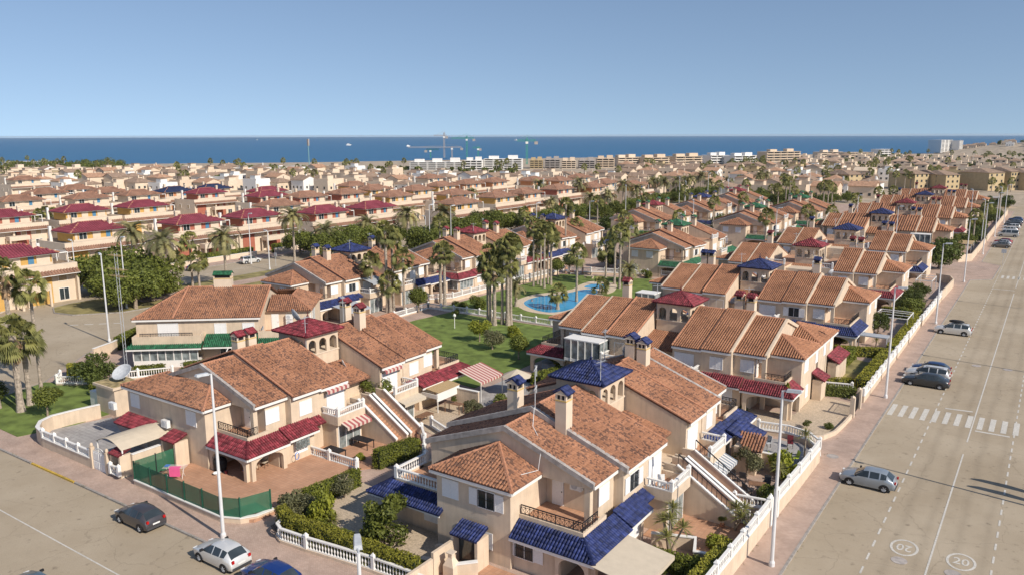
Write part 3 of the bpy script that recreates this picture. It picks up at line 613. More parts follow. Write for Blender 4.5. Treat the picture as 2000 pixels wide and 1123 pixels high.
        # corner terrace over the porch, with skirt roofs
        if H.get('terrace', 1):
            ty = H.get('ty', 13.9); tx = 7.2; e = .2; xs = ax1-.35
            walls.box(xs+.003,tx-.02,10.6,ty-.02,2.75,3.0)
            for bx in ((xs+.003,tx,ty-e,ty,3.0,3.5),(tx-e,tx,10.9,ty-e-.003,3.0,3.5)): walls.box(*bx)
            MB().box(xs+.01,tx-e,10.62,ty-e-.01,3.0,3.06).mapped(fn).build('terrace_floor', M['terracotta'], V)
            iron_rail(V, fn, [(xs+.1,ty-.1),(tx-.1,ty-.1),(tx-.1,11.9)], 3.5, h=.62, sp=.3 if lod == 0 else .6)
            sr = Roof(fn, .22 if lod == 0 else .3, .34, .8); oy = ty+1.15; ox = tx+1.35; z0, z1 = 2.42, 3.18
            sr.plane((xs,oy,z0),(ox,oy,z0),(tx,ty,z1),(xs,ty,z1)); sr.plane((ox,9.9,z0),(ox,oy,z0),(tx,ty,z1),(tx,9.9,z1))
            sr.caps((ox,oy,z0),(tx,ty,z1)); sr.done(V, sk, 'porch_roof')
            fascia.box(xs,ox+.02,oy-.08,oy+.03,z0-.24,z0-.05); fascia.box(ox-.08,ox+.03,9.9,oy-.1,z0-.24,z0-.05)
            pz = MB()
            if H.get('porch', 'open') == 'open':
                arch_wall(pz, (xs+.1,oy-.5), (ox-.45,oy-.5), 0, z0-.05, 1, 1.5, .6, .3, .35); arch_wall(pz, (ox-.45,oy-.5), (ox-.45,10.2), 0, z0-.05, 1, 1.5, .6, .3, .35)
                pz.box(xs+.1,tx+.6,9.9,10.55,0,2.4)
            elif H['porch'] == 'closed':
                pz.box(xs+.003,tx-1.4,10.6,ty+.65,0,2.7); arch_wall(pz, (tx-1.4,ty+.65), (ox-.45,ty+.65), 0, z0-.02, 1, 1.5, .6, .3, .25); arch_wall(pz, (ox-.45,ty+.65), (ox-.45,10.2), 0, z0-.02, 1, 1.5, .6, .3, .35)
            elif H['porch'] == 'glazed':
                win(V, fn, (xs+ox-.4)/2, oy-.5, .6, (0,1), 'curtain', ox-xs-1.2, 1.6, name='glazed_front'); win(V, fn, ox-.5, 12.3, .6, (1,0), 'curtain', 3.6, 1.6, name='glazed_side'); pz.box(xs+.05,ox-.6,10,oy-.55,0,2.4)
            pz.mapped(fn).build('porch', M['wall'], V)
            win(V, fn, xs+.9 if not isinstance(an, tuple) or True else 0, 10.62, 3.06, (0,1), 'door', .85, 2.0)
            if lod < 2: ac(V, fn, 5.0, 10.62, 4.6, (0,1))
        # second and third skirt on the sunny side
        if not H.get('plain'):
            sr = Roof(fn, .22 if lod == 0 else .3, .34, .8)
            sr.plane((8.5,6.7,2.55),(8.5,9.85,2.55),(7.1,9.85,3.3),(7.1,6.7,3.3)); sr.plane((8.0,5.45,2.75),(8.0,6.65,2.75),(7.1,6.65,3.2),(7.1,5.45,3.2)); sr.done(V, sk, 'skirt_roof')
            walls.box(7.0,7.9,6.8,9.8,0,2.5); fascia.box(8.42,8.53,6.7,9.85,2.33,2.50)
            win(V, fn, 7.9, 8.3, .95, (1,0), 'shut', 1.3, 1.1)
            # balcony and glazed porch below it
            bx = 9.2; walls.box(7.1,bx,1.95,5.25,2.5,2.72)
            for q in ((bx-.2,bx,1.95,5.25),(7.1,bx-.203,1.95,2.15),(7.1,bx-.203,5.05,5.25)): walls.box(*q,2.72,3.3)
            balustrade(V, fn, (bx-.1,2.1), (bx-.1,5.1), 3.3, sp=.22 if lod == 0 else .4, h=.45); balustrade(V, fn, (7.3,5.15), (bx-.25,5.15), 3.3, sp=.22 if lod == 0 else .4, h=.45, posts=(0,0))
            MB().box(7.1,bx-.2,2.16,5.04,2.72,2.78).mapped(fn).build('balcony_floor', M['terracotta'], V)
            bot = H.get('under', 'glass')
            if bot == 'glass':
                walls.box(7.1,8.8,2.1,5.1,0,2.49); win(V, fn, 8.8, 3.6, .12, (1,0), 'curtain', 2.5, 2.1, name='sliding_door')
            else:
                arch_wall(walls, (bx-.05,2.1), (bx-.05,5.1), 0, 2.5, 1, 1.5, .7, .25, .35)
                win(V, fn, 7.16, 3.6, .12, (1,0), 'glass', 2.2, 2.1, name='sliding_door')
            win(V, fn, 7.11, 3.5, 2.8, (1,0), H.get('bdoor', 'shut'), 2.0, 2.0)
            # stair down beside the turret
            if H.get('stair', 1):
                y0, y1 = .15, 1.75
                for ya in (y0, y1-.18): 
                    walls.profy([(7.1,0),(12.6,0),(12.6,.9),(8.1,3.7),(7.1,3.7)] if ya < .5 else [(7.1,0),(12.6,0),(12.6,.9),(8.1,3.7),(7.1,3.7)], ya, ya+.18)
                    g = MB(); g.hexa([(12.65,ya-.04,.86),(12.65,ya+.22,.86),(8.1,ya+.22,3.68),(8.1,ya-.04,3.68),(12.65,ya-.04,.98),(12.65,ya+.22,.98),(8.1,ya+.22,3.8),(8.1,ya-.04,3.8)])
                    g.mapped(fn).build('stair_coping', M['white'], V)
                st = MB(); n = 15
                for i in range(n): st.box(8.0+4.5*i/n,8.0+4.5*(i+1)/n,y0+.19,y1-.19,0,2.9-2.8*i/n)
                st.box(6.9,8.0,y0+.19,y1-.19,2.7,2.9); st.mapped(fn).build('stair', M['terracotta'], V)
        # windows
        up = 3.75
        win(V, fn, 7.16, 6.95, up, (1,0), H.get('w2', 'shut'), 1.25, 1.15); win(V, fn, 6.46, 9.9, up, (1,0), H.get('w1', 'shut'), 1.3, 1.15)
        if an and not H.get('noanwin'):
            w_ = dep-.35
            win(V, fn, ax0+1.5, w_, up, (0,1), 'shut', 1.25, 1.15); 
            if ax1-ax0 > 5.5: win(V, fn, ax1-2.2, w_, up, (0,1), H.get('wa', 'shut'), 1.25, 1.15)
            if H.get('angr', 1): win(V, fn, ax0+1.5, w_, 1.0, (0,1), 'shut', 1.25, 1.15)
            if lod < 2: win(V, fn, ax1-.35, 12.9, up, (1,0), 'shut', .7, 1.1) if H.get('annexside') else None
        # shaded side: plain windows
        for yy in (3.8, 6.9, 9.8):
            win(V, fn, -7.1 if yy < 8 else -6.45, yy, up, (-1,0), 'shut', 1.2, 1.15); 
            if lod < 2: win(V, fn, -7.1 if yy < 8 else -6.45, yy, .9, (-1,0), 'shut', 1.2, 1.15)
        walls.mapped(fn, w0); fascia.mapped(fn, f0); coping.mapped(fn, c0)
        roof.done(V, H.get('tile', tile), 'roof')
        for (x, y, z, h, c) in H.get('chim', ((1.3, 6.3, 7.9, 2.1, sk), (-1.3, 6.3, 7.9, 2.1, sk))): chimney(V, fn(x, y, z), h, c)
    # middle part with the turret
    tz = towerz; walls.box(-7.0,6.4,-2.2,2.2,0,2.7 if not (h1.get('solar') or h2.get('solar')) else 5.3); walls.box(-6.0,5.0,-2.19,2.19,2.7,4.5)
    fn = ident; r = Roof(fn, tw, tl); r.plane((5.9,-2.2,4.45),(5.9,2.2,4.45),(2.0,2.2,5.5),(2.0,-2.2,5.5)); r.plane((-5.9,-2.2,4.45),(-5.9,2.2,4.45),(-2.0,2.2,5.5),(-2.0,-2.2,5.5)); r.done(V, tile, 'link_roof')
    T = link('turret', None, V); a = 1.95; E9 = 8.7+tz; tb = MB(); tb.box(-a,a,-a,a,4.6,6.75+tz)
    c_ = a-.2
    for p, q in (((a,a),(a,-a)), ((-a,-a),(-a,a)), ((-c_,a),(c_,a)), ((c_,-a),(-c_,-a))):
        arch_wall(tb, p, q, 6.75+tz, E9, 3, 7.75+tz, None, -.2, .2)
    tb.build('turret_wall', M['wall'], T)
    MB().box(-a-.06,a+.06,-a-.06,a+.06,6.7+tz,6.82+tz).build('turret_ledge', M['wall2'], T); MB().box(-a-.3,a+.3,-a-.3,a+.3,E9-.02,E9+.08).build('turret_eave', M['white'], T)
    r = Roof(ident, .22 if lod == 0 else .3, .36); e = 2.4; za, zb = E9+.08, E9+1.1
    for p, q in (((e,-e),(e,e)), ((-e,-e),(-e,e)), ((-e,e),(e,e)), ((-e,-e),(e,-e))): r.plane((*p,za),(*q,za),(0,0,zb)); 
    for p in ((e,e),(e,-e),(-e,e),(-e,-e)): r.caps((*p,za),(0,0,zb), .11)
    r.done(T, tower, 'turret_roof')
    MB().lathe([(.12,0),(.06,.12),(.13,.25),(.04,.38),(.02,.75)], 8, (0,0,zb)).build('finial', M[tower], T)
    walls.build('walls', M['wall'], V)
    if lod < 2: link('aerial', aerial_mesh(), V, loc=(1.9,-2.0,8.3), rz=cx%3); link('aerial', aerial_mesh(), V, loc=(-2.4,6.9,8.2), rz=cy%3)
    pieces(fascia, 'fascia', 'white', V); pieces(coping, 'coping', 'concrete' if tile == 'tile' else 'wall', V)
    return V
# ---------------------------------------------------------------- cars
CARS = {  # stations: x, top z, belt z, half width at top, half width at belt
 'hatch': (4.0, 1.46, [(2.0,.60,.58,.55,.62),(1.96,.74,.70,.60,.72),(1.75,.84,.80,.62,.80),(1.1,.97,.92,.64,.84),(.95,1.0,.94,.66,.84),(.30,1.39,.96,.55,.85),(.05,1.45,.97,.56,.85),(-.10,1.46,.97,.57,.85),(-.18,1.46,.97,.57,.85),(-.85,1.46,1.0,.57,.85),(-.95,1.45,1.0,.57,.85),(-1.20,1.42,1.03,.55,.84),(-1.36,1.37,1.05,.53,.83),(-1.80,1.0,.97,.60,.79),(-1.97,.80,.78,.60,.76),(-2.0,.55,.52,.58,.74)]),
 'sedan': (4.6, 1.46, [(2.3,.58,.56,.55,.65),(2.25,.72,.68,.60,.74),(2.0,.82,.78,.62,.82),(1.3,.93,.90,.64,.86),(1.1,.97,.92,.66,.86),(.40,1.36,.93,.54,.87),(.10,1.44,.95,.56,.87),(-.10,1.46,.95,.57,.87),(-.18,1.46,.95,.57,.87),(-.85,1.45,.97,.57,.87),(-.95,1.44,.97,.57,.87),(-1.2,1.40,.99,.55,.86),(-1.75,1.12,1.0,.60,.84),(-1.9,1.03,1.0,.62,.82),(-2.22,.95,.92,.62,.80),(-2.3,.55,.52,.6,.76)]),
 'estate': (4.5, 1.60, [(2.25,.62,.60,.58,.66),(2.2,.80,.76,.62,.76),(1.95,.92,.88,.64,.84),(1.3,1.05,1.0,.66,.87),(1.15,1.08,1.02,.68,.87),(.45,1.50,1.04,.58,.88),(.15,1.58,1.05,.60,.88),(-.10,1.60,1.05,.61,.88),(-.18,1.60,1.05,.61,.88),(-.95,1.60,1.07,.61,.88),(-1.05,1.60,1.07,.61,.88),(-1.75,1.57,1.10,.60,.87),(-1.90,1.54,1.12,.58,.86),(-2.12,1.08,1.04,.64,.82),(-2.22,.85,.82,.64,.80),(-2.25,.55,.52,.6,.78)]),
 'van': (5.0, 1.95, [(2.5,.65,.62,.6,.74),(2.45,.92,.86,.66,.84),(2.2,1.08,1.02,.70,.90),(1.9,1.16,1.10,.72,.92),(1.75,1.22,1.12,.74,.92),(1.15,1.80,1.14,.70,.93),(.85,1.92,1.15,.72,.93),(.55,1.95,1.15,.74,.93),(.45,1.95,1.15,.74,.93),(-.65,1.95,1.15,.74,.93),(-.75,1.95,1.15,.74,.93),(-2.1,1.93,1.15,.73,.93),(-2.3,1.90,1.16,.72,.92),(-2.42,1.15,1.10,.78,.90),(-2.48,.85,.82,.76,.88),(-2.5,.55,.52,.7,.86)]),
}
def paint(name, c, metal=0.3): 
    return cached(('paint', name), lambda: mat(name, c, 0.3, 0.04, 1.0, spec=0.5, metal=metal, coat=0.5))
def car(label, x, y, head, kind='hatch', pt=('silver_paint', (.5,.52,.55)), extra=None, group='parked cars', light=False):
    L, top, S = CARS[kind]
    root = thing('car', label, 'car' if kind != 'van' else 'van', (x, y, 0.004), head, group)
    def body():
        b = MB(); g = MB(); n = len(S); sec = []
        for (sx, zt, zb, wt, wb) in S:
            wm = min(.88 if kind != 'van' else .95, wb+.03); bot = .20 if abs(sx) < L/2-.3 else .28
            sec.append([(sx,0,zt+.012),(sx,wt*.65,zt),(sx,wt,zt-.05),(sx,wb,zb),(sx,wm,zb-.25 if zb > .8 else zb-.1),(sx,wm-.02,.38),(sx,wm-.08,bot)])
        for s in (1, -1):
            vs = [(p[0], s*p[1], p[2]) for r in sec for p in r]; fs = []; fg = []
            for i in range(n-1):
                for k in range(6):
                    q = (i*7+k, i*7+k+1, (i+1)*7+k+1, (i+1)*7+k)
                    if s > 0: q = q[::-1]
                    glass = (k == 2 and 4 <= i <= 11 and i not in (7, 9)) or (k in (0,1) and i == 4) or (k in (0,1) and i == (12 if kind != 'sedan' else 11))
                    (fg if glass else fs).append(q)
            b.add(vs, fs); g.add(vs, fg)
        b.add([(p[0], s*p[1], p[2]) for s in (1,-1) for p in sec[0]], [(0,1,2,3,4,5,6,13,12,11,10,9,8)]); b.add([(p[0], s*p[1], p[2]) for s in (1,-1) for p in sec[-1]], [(0,1,2,3,4,5,6,13,12,11,10,9,8)])
        return b, g
    key = ('car', kind); bg_ = cached(key, body)
    bm = cached(key+(pt[0],), lambda: bg_[0].mesh('body', paint(*pt))); gm = cached(key+('g',), lambda: bg_[1].mesh('windows', M['glass']))
    for me in (bm,): me.polygons.foreach_set('use_smooth', [True]*len(me.polygons)); 
    b = link('body', bm, root); link('windows', gm, root)
    wb = L*.31; r = .31 if kind in ('hatch','sedan') else .34; hw = .86 if kind != 'van' else .93
    def wheel():
        q = MB(); q.profy([(r*math.cos(t*math.pi/9), r+r*math.sin(t*math.pi/9)) for t in range(18)], -.1, .1); return q.mesh('wheel', M['black'])
    def rim():
        q = MB(); 
        for s_ in (-.103, .1): q.profy([(r*.62*math.cos(t*math.pi/6), r+r*.62*math.sin(t*math.pi/6)) for t in range(12)], s_, s_+.003)
        for t in range(5):
            for s_ in (-.108, .104): q.bar((0,s_,r),(r*.55*math.cos(t*1.2566),s_,r+r*.55*math.sin(t*1.2566)),.02)
        return q.mesh('rim', M['lampgrey'])
    def arch():
        q = MB(); R_ = r+.07
        q.profy([(R_*math.cos(math.pi*t/10), r-.02+R_*math.sin(math.pi*t/10)) for t in range(11)], -.012, .012); return q.mesh('wheel_arch', M['black'])
    for sx in (wb, -wb-.02):
        for s in (1, -1):
            w = link('wheel', cached(('wh', r), wheel), root, loc=(sx, s*(hw-.09), 0)); link('rim', cached(('rim', r), rim), w); link('wheel_arch', cached(('arch', r), arch), root, loc=(sx, s*(hw+.005), 0))
    tl = cached(('tail', kind), m_box('tail_light', 'redlight', (-.10,.012,-.07,.09,-.10,.08))); hl = cached(('headl', kind), m_box('headlight', 'plastic', (-.02,.16,-.16,.16,-.06,.07)))
    zz = S[-3][1]-.12
    for s in (1, -1):
        link('tail_light', tl, root, loc=(-L/2+.05, s*.62, zz if kind != 'sedan' else .82)); link('headlight', hl, root, loc=(L/2-.14, s*.58, .66 if kind != 'van' else .8))
        link('mirror', cached('mir', m_box('mirror', 'black', (-.07,.05,-.11,.11,-.06,.08))), root, loc=(.85*L/4.4, s*.95, 1.02))
    link('number_plate', cached('plate', m_box('number_plate', 'plastic', (-.012,0,-.26,.26,-.055,.055))), root, loc=(-L/2-.005, 0, .62))
    link('bumper', cached(('bump', kind), m_box('bumper', 'darkplastic', (-L/2-.04,-L/2+.1,-.72,.72,.30,.46), (L/2-.1,L/2+.03,-.6,.6,.28,.42))), root)
    if extra == 'box': 
        q = MB().lathe([(.05,0),(.42,.03),(.48,.14),(.44,.28),(.3,.36),(.0,.38)], 12); 
        link('roof_box', q.mesh('roof_box', M['black']), root, loc=(-.35,0,1.66), scale=(2.0,.85,1))
    if extra == 'rails' or extra == 'box':
        link('roof_rails', cached(('rr', kind), m_box('roof_rails', 'black', (-1.6,.2,-.6,-.56,top-.01,top+.04), (-1.6,.2,.56,.6,top-.01,top+.04))), root)
    return root
M['redlight'] = mat('tail_light_red', (.45,.01,.01), .2, .05, 3); M['darkplastic'] = mat('grey_bumper', (.06,.06,.065), .5, .1, 3)

# ---------------------------------------------------------------- plants
def leafquads(C, Nn, size, asp=.55, rs=None, jit=.8):
    """quads of leaf size at centres C leaning on normals Nn"""
    k = len(C); rs = rs or np.random
    N = Nn+rs.normal(size=(k,3))*jit; N /= np.linalg.norm(N,axis=1)[:,None]+1e-9
    T = np.cross(N, rs.normal(size=(k,3))); T /= np.linalg.norm(T,axis=1)[:,None]+1e-9; B = np.cross(N, T)
    s = size*(.6+.8*rs.rand(k))[:,None]
    V = np.stack([C-T*s, C-B*s*asp, C+T*s, C+B*s*asp], 1); Q = (np.arange(k)*4)[:,None]+np.arange(4)[None]
    return V, Q
def crown_mesh(key, blobs, n, size, m, seed=1, up=.15):
    def f():
        rs = np.random.RandomState(seed); b = np.array(blobs, float); w = b[:,3]**2; w /= w.sum(); i = rs.choice(len(b), n, p=w)
        D = rs.normal(size=(n,3)); D[:,2] += up; D /= np.linalg.norm(D,axis=1)[:,None]
        rad = b[i,3]*(1-.45*rs.rand(n)**2)*(1+.18*rs.normal(size=n)*.6); C = b[i,:3]+D*rad[:,None]*np.array([1,1,.82])
        V, Q = leafquads(C, D, size, .55, rs); q = QB(); q.add(V, Q, np.clip(rs.rand(n)*.6+.4*rs.rand(len(b))[i], 0, 1)); return q.mesh('crown', M[m])
    return cached(('crown', key), f)
def blobs(seed, r, h, n, br):
    rs = random.Random(seed); o = []
    for i in range(n):
        a = rs.random()*6.283; d = r*math.sqrt(rs.random()); z = h*(rs.random()*.9+.05)*(1-.35*(d/r)**2)
        o.append((d*math.cos(a), d*math.sin(a), z, br*(.7+.6*rs.random())))
    return o
def trunk_mesh(key, h, r, lean=.1, limbs=4, spread=1.0, m='bark'):
    def f():
        rs = random.Random(str(key)); b = MB(); P = [(lean*h*.3*math.sin(i*.9), lean*h*.2*math.cos(i), h*i/4) for i in range(5)]; b.tube(P, [r*1.25, r, r*.9, r*.8, r*.7], 8)
        for k in range(limbs):
            a = 6.283*k/limbs+rs.random(); e = Vector(P[3+k%2]); b.tube([e, e+Vector((math.cos(a)*spread*.5, math.sin(a)*spread*.5, spread*.5)), e+Vector((math.cos(a)*spread, math.sin(a)*spread, spread*1.1))], [r*.5, r*.35, r*.12], 6)
        return b.mesh('trunk', M[m])
    return cached(('trunk', key), f)
TREE = {  # style: (crown key, blobs, n, leaf size, material, trunk h, trunk r, unit radius)
 'round': ([(blobs(s, 2.6, 3.0, 16, 1.15)) for s in (1,2,3)], 5200, .17, 'leaf', 2.6, .22),
 'boulevard': ([(blobs(s, 3.2, 2.8, 20, 1.3)) for s in (4,5,6)], 6000, .20, 'leaf', 2.2, .25),
 'dark': ([(blobs(s, 2.4, 3.4, 14, 1.2)) for s in (7,8)], 4200, .18, 'leafd', 1.6, .2),
 'olive': ([(blobs(s, 1.0, 1.4, 9, .55)) for s in (9,10)], 2600, .085, 'leafo', 1.1, .09),
 'small': ([(blobs(s, .9, 1.2, 8, .55)) for s in (11,12)], 2600, .085, 'leaf', 1.3, .07),
 'ball': ([[(0,0,.75,.85),(0.1,.1,.8,.8),(-.15,0,.7,.8)]], 2600, .075, 'leaf', .9, .07),
 'bright': ([(blobs(s, .7, 1.3, 8, .5)) for s in (13,14)], 2200, .09, 'leafb', 1.0, .06),
 'far': ([(blobs(s, 2.8, 2.6, 9, 1.4)) for s in (15,16,17)], 900, .42, 'leaf', 1.6, .2),
 'bush': ([(blobs(s, .8, .8, 9, .42)) for s in (18,19,20)], 2000, .085, 'leaf', .2, .04),
 'brightbush': ([(blobs(s, .7, .8, 8, .4)) for s in (21,22)], 1800, .09, 'leafb', .2, .04),
 'olivebush': ([(blobs(s, .9, .9, 9, .5)) for s in (23,24)], 2600, .075, 'leafo', .2, .05),
 'shrubtree': ([(blobs(s, .9, 2.2, 16, .5)) for s in (25,26)], 4200, .10, 'leaf', .5, .08),
}
def tree(label, x, y, style='round', s=1.0, z=0.0, var=0, cat='tree', group=None, sz=None, name=None, rz=None):
    bl, n, size, m, th, tr = TREE[style]; v = var % len(bl); nm = name or ('tree' if cat == 'tree' else 'bush')
    t = thing(nm, label, cat, (x, y, z), (x*7.3+y*3.1) % 6.28 if rz is None else rz, group); t.scale = (s, s, sz or s)
    link('trunk', trunk_mesh((style, v), th+.6, tr, .08 if style != 'ball' else .02, 4 if th > 1 else 2, min(1.3, th*.6)), t)
    link('crown', crown_mesh((style, v), bl[v], n, size, m, 50+v), t, loc=(0, 0, th*.85))
    return t
def fan_crown(seed, dead=0, n=54):
    def f():
        rs = np.random.RandomState(seed); q = QB()
        for i in range(n):
            az = rs.rand()*6.283; el = math.radians(86-128*(i/n)**.95+rs.normal()*7); L = 1.0+.3*rs.rand()
            d = np.array([math.cos(az)*math.cos(el), math.sin(az)*math.cos(el), math.sin(el)]); side = np.array([-math.sin(az), math.cos(az), 0]); upv = np.cross(side, d); upv *= -1 if upv[2] < 0 else 1; ph = rs.normal()*.75; side, upv = side*math.cos(ph)+upv*math.sin(ph), upv*math.cos(ph)-side*math.sin(ph)
            off_ = np.array([0,0,.15-.55*i/n]); b0 = d*.12+off_; b1 = d*L*.9+np.array([0,0,-.10*L])+off_; sd_ = side*.018
            V = [b0-sd_, b0+sd_, b1+sd_, b1-sd_]; Q = [[0,1,2,3]]; nb = 13
            for j in range(nb):
                t = (j/(nb-1)-.5)*2.5; dr = d*math.cos(t)+side*math.sin(t); ln = (.95-.12*abs(t))*(.85+.2*rs.rand()); wd = np.cross(dr, upv)*.075
                m1 = b1+dr*ln*.55; m2 = b1+dr*ln*.92+np.array([0,0,-.42*ln-.12*rs.rand()]); k = len(V)
                V += [b1, m1-wd, m2, m1+wd]; Q.append([k,k+1,k+2,k+3])
            q.add(np.array(V), np.array(Q), np.full(len(Q), rs.rand()*.7+(.3 if i < n*.5 else 0)))
        return q.mesh('crown', M['palm'])
    return cached(('fan', seed), f)
def skirt_mesh(seed, L):
    def f():
        rs = np.random.RandomState(seed); q = QB(); n = 90
        for i in range(n):
            az = rs.rand()*6.283; z = -.1-L*rs.rand(); d = np.array([math.cos(az), math.sin(az), 0]); s = np.array([-d[1], d[0], 0])*.12
            a = d*.2+[0,0,z]; b = d*(.5+.2*rs.rand())*max(.5, 1+z/L*.4)+[0,0,z-.8]; q.add(np.array([a-s*.3, a+s*.3, b+s, b-s]), np.array([[0,1,2,3]]), rs.rand(1))
        return q.mesh('dead_fronds', M['deadfrond'])
    return cached(('skirt', seed, L), f)
def date_crown(seed, n=54, L=3.3):
    def f():
        rs = np.random.RandomState(seed); q = QB()
        for i in range(n):
            az = rs.rand()*6.283; el = math.radians(80-95*(i/n)+rs.normal()*6); h = np.array([math.cos(az), math.sin(az), 0]); side = np.array([-math.sin(az), math.cos(az), 0]); p = np.zeros(3); e = el; pts = [p]; S = 9
            for k in range(S):
                p = p+(h*math.cos(e)+np.array([0,0,math.sin(e)]))*L/S; e -= math.radians(9+5*k/S); pts.append(p)
            V = []; Q = []
            for k in range(1, S):
                d = pts[k+1]-pts[k]; d = d/np.linalg.norm(d)
                for s in (-1, 1):
                    for h_ in (0, .5):
                        o = pts[k]+d*h_*L/S; ll = (.62-.35*abs(k/S-.45))*(.85+.3*rs.rand()); tip = o+side*s*ll*.8+d*ll*.62+np.array([0,0,-.12*ll]); m_ = len(V); w = d*.075
                        V += [o-w, o+w, tip, (o+tip)/2-w*1.2]; Q.append([m_,m_+1,m_+2,m_+3])
            for k in range(S):
                m_ = len(V); V += [pts[k]-side*.025, pts[k]+side*.025, pts[k+1]+side*.02, pts[k+1]-side*.02]; Q.append([m_,m_+1,m_+2,m_+3])
            q.add(np.array(V), np.array(Q), np.full(len(Q), rs.rand()))
        return q.mesh('crown', M['date'])
    return cached(('date', seed, L), f)
def palm_trunk(key, h, r, m='palmbark', lean=0):
    def f():
        rs = random.Random(str(key)); b = MB(); n = int(h/.42)+2; P = []; Rr = []
        for i in range(n):
            t = i/(n-1); z = h*t; P.append((lean*t*t, lean*.4*t, z)); Rr.append(r*(1.35-.55*min(1, t*5) if t < .2 else .8+.02*math.sin(i*2.1)+.08*(i%2)+rs.random()*.07)+(.06*r if t > .93 else 0))
        b.tube(P, Rr, 9); b.r = [.5]*len(b.f); return b.mesh('trunk', M[m])
    return cached(('pt', key), f)
def fan_palm(label, x, y, h, var=0, z=0.0, s=1.0, dead=0.0, lean=0.0, group='fan palms', r=.26):
    t = thing('fan_palm', label, 'palm tree', (x, y, z), (x*3.7+y) % 6.28, group); hq = round(h*2)/2; r *= .82
    link('trunk', palm_trunk((hq, r, lean), hq, r, lean=lean), t, scale=(1,1,h/hq))
    link('crown', fan_crown(100+var%4), t, loc=(lean, lean*.4, h), scale=s*1.08)
    if dead: link('dead_fronds', skirt_mesh(3, dead), t, loc=(lean, lean*.4, h), scale=s)
    return t
def date_palm(label, x, y, h, var=0, z=0.0, s=1.0, group='date palms', fruit=True, r=.24):
    t = thing('date_palm', label, 'palm tree', (x, y, z), (x*2.1+y*1.7) % 6.28, group); hq = round(h*2)/2
    link('trunk', palm_trunk((hq, r, 'd'), hq, r), t, scale=(1,1,h/hq)); link('crown', date_crown(200+var%3), t, loc=(0,0,h), scale=s)
    if fruit:
        def fr():
            rs = np.random.RandomState(5); q = QB(); n = 260; a = rs.randint(0, 7, n)*.9; rr = .75+.25*rs.rand(n); C = np.stack([np.cos(a)*rr+rs.normal(size=n)*.09, np.sin(a)*rr+rs.normal(size=n)*.09, -.15-rs.rand(n)*.7], 1); V, Q = leafquads(C, rs.normal(size=(n,3)), .07, .8, rs); q.add(V, Q, rs.rand(n)); return q.mesh('fruit_clusters', M['fruit'])
        link('fruit_clusters', cached('fruit', fr), t, loc=(0,0,h), scale=s)
    return t
def hedge(label, pts, w, h, m='hedge', z=0.0, dens=110, size=.085, group=None, cat='hedge', closed=False, taper=.9):
    """clipped hedge along a polyline: dark woody core and a skin of leaves"""
    cx = sum(p[0] for p in pts)/len(pts); cy = sum(p[1] for p in pts)/len(pts)
    t = thing('hedge', label, cat, (cx, cy, z), 0, group); q = QB(); core = MB()
    for a, b in zip(pts[:-1], pts[1:]):
        a, b = Vector((a[0]-cx, a[1]-cy)), Vector((b[0]-cx, b[1]-cy)); L = (b-a).length; d = (b-a)/max(L, 1e-6); k = Vector((-d.y, d.x)); i_ = .07
        c = [a+k*(w/2-i_), b+k*(w/2-i_), b-k*(w/2-i_), a-k*(w/2-i_)]; core.hexa([(*c[i], 0.02) for i in (3,2,1,0)]+[(*c[i], h-i_*1.6) for i in (3,2,1,0)])
        area = L*(w+2*h); n = int(area*dens); u = np.random.rand(n)*L; f = np.random.rand(n)*(w+2*h); top = (f > h) & (f < h+w)
        off = np.where(top, f-h-w/2, np.where(f <= h, -w/2, w/2)); zz = np.where(top, h, np.where(f <= h, f, f-h-w)); nz = np.where(top, 1., 0.)
        bump = np.array([noise.noise(Vector((u_+a.x*3, z_*1.3, o_+a.y))*1.1) for u_, z_, o_ in zip(u, zz, off)])*.13+np.random.normal(size=n)*.035
        no = np.where(top, 0, np.sign(off)); off2 = off+no*bump; z2 = zz+nz*bump
        C = np.stack([a.x+d.x*u+k.x*off2, a.y+d.y*u+k.y*off2, z2], 1); Nn = np.stack([k.x*no, k.y*no, nz+.3], 1); V, Q = leafquads(C, Nn, size, .6, None, .6); q.add(V, Q, np.clip(np.random.rand(n)*.55+.45*(bump*3+.5), 0, 1))
    if closed is not None:
        for e in (pts[0], pts[-1]):
            n = int(w*h*dens); C = np.stack([e[0]-cx+(np.random.rand(n)-.5)*w*.6, e[1]-cy+(np.random.rand(n)-.5)*w*.6, np.random.rand(n)*h], 1); V, Q = leafquads(C, np.zeros((n,3)), size, .6); q.add(V, Q, np.random.rand(n))
    core.build('branches', M['leafcore'], t); q.build('foliage', M[m], t); return t
M['leafcore'] = mat('hedge_core', (0.035, 0.045, 0.018), 0.95, .3, 6)
def spiky(label, x, y, heads, z=0.0, group=None, cat='yucca', name='yucca', s=1.0, m='palm'):
    t = thing(name, label, cat, (x, y, z), 0, group)
    def rosette():
        rs = np.random.RandomState(8); q = QB()
        for i in range(70):
            az = rs.rand()*6.283; el = math.radians(85-110*(i/70)); d = np.array([math.cos(az)*math.cos(el), math.sin(az)*math.cos(el), math.sin(el)]); sd_ = np.array([-math.sin(az), math.cos(az), 0])*.035; L = .75+.2*rs.rand(); mid = d*L*.5; tip = d*L+[0,0,-.14]
            q.add(np.array([[0,0,0]-sd_*.5, mid-sd_, tip, mid+sd_]), np.array([[0,1,2,3]]), rs.rand(1))
        return q.mesh('leaves', M[m])
    for (dx, dy, h) in heads:
        b = MB(); b.tube([(0,0,0),(dx*.4,dy*.4,h*.5),(dx,dy,h)], [.1,.08,.07], 6); b.build('stem', M['bark'], t); link('leaves', cached(('ros', m), rosette), t, loc=(dx,dy,h), scale=s)
    return t
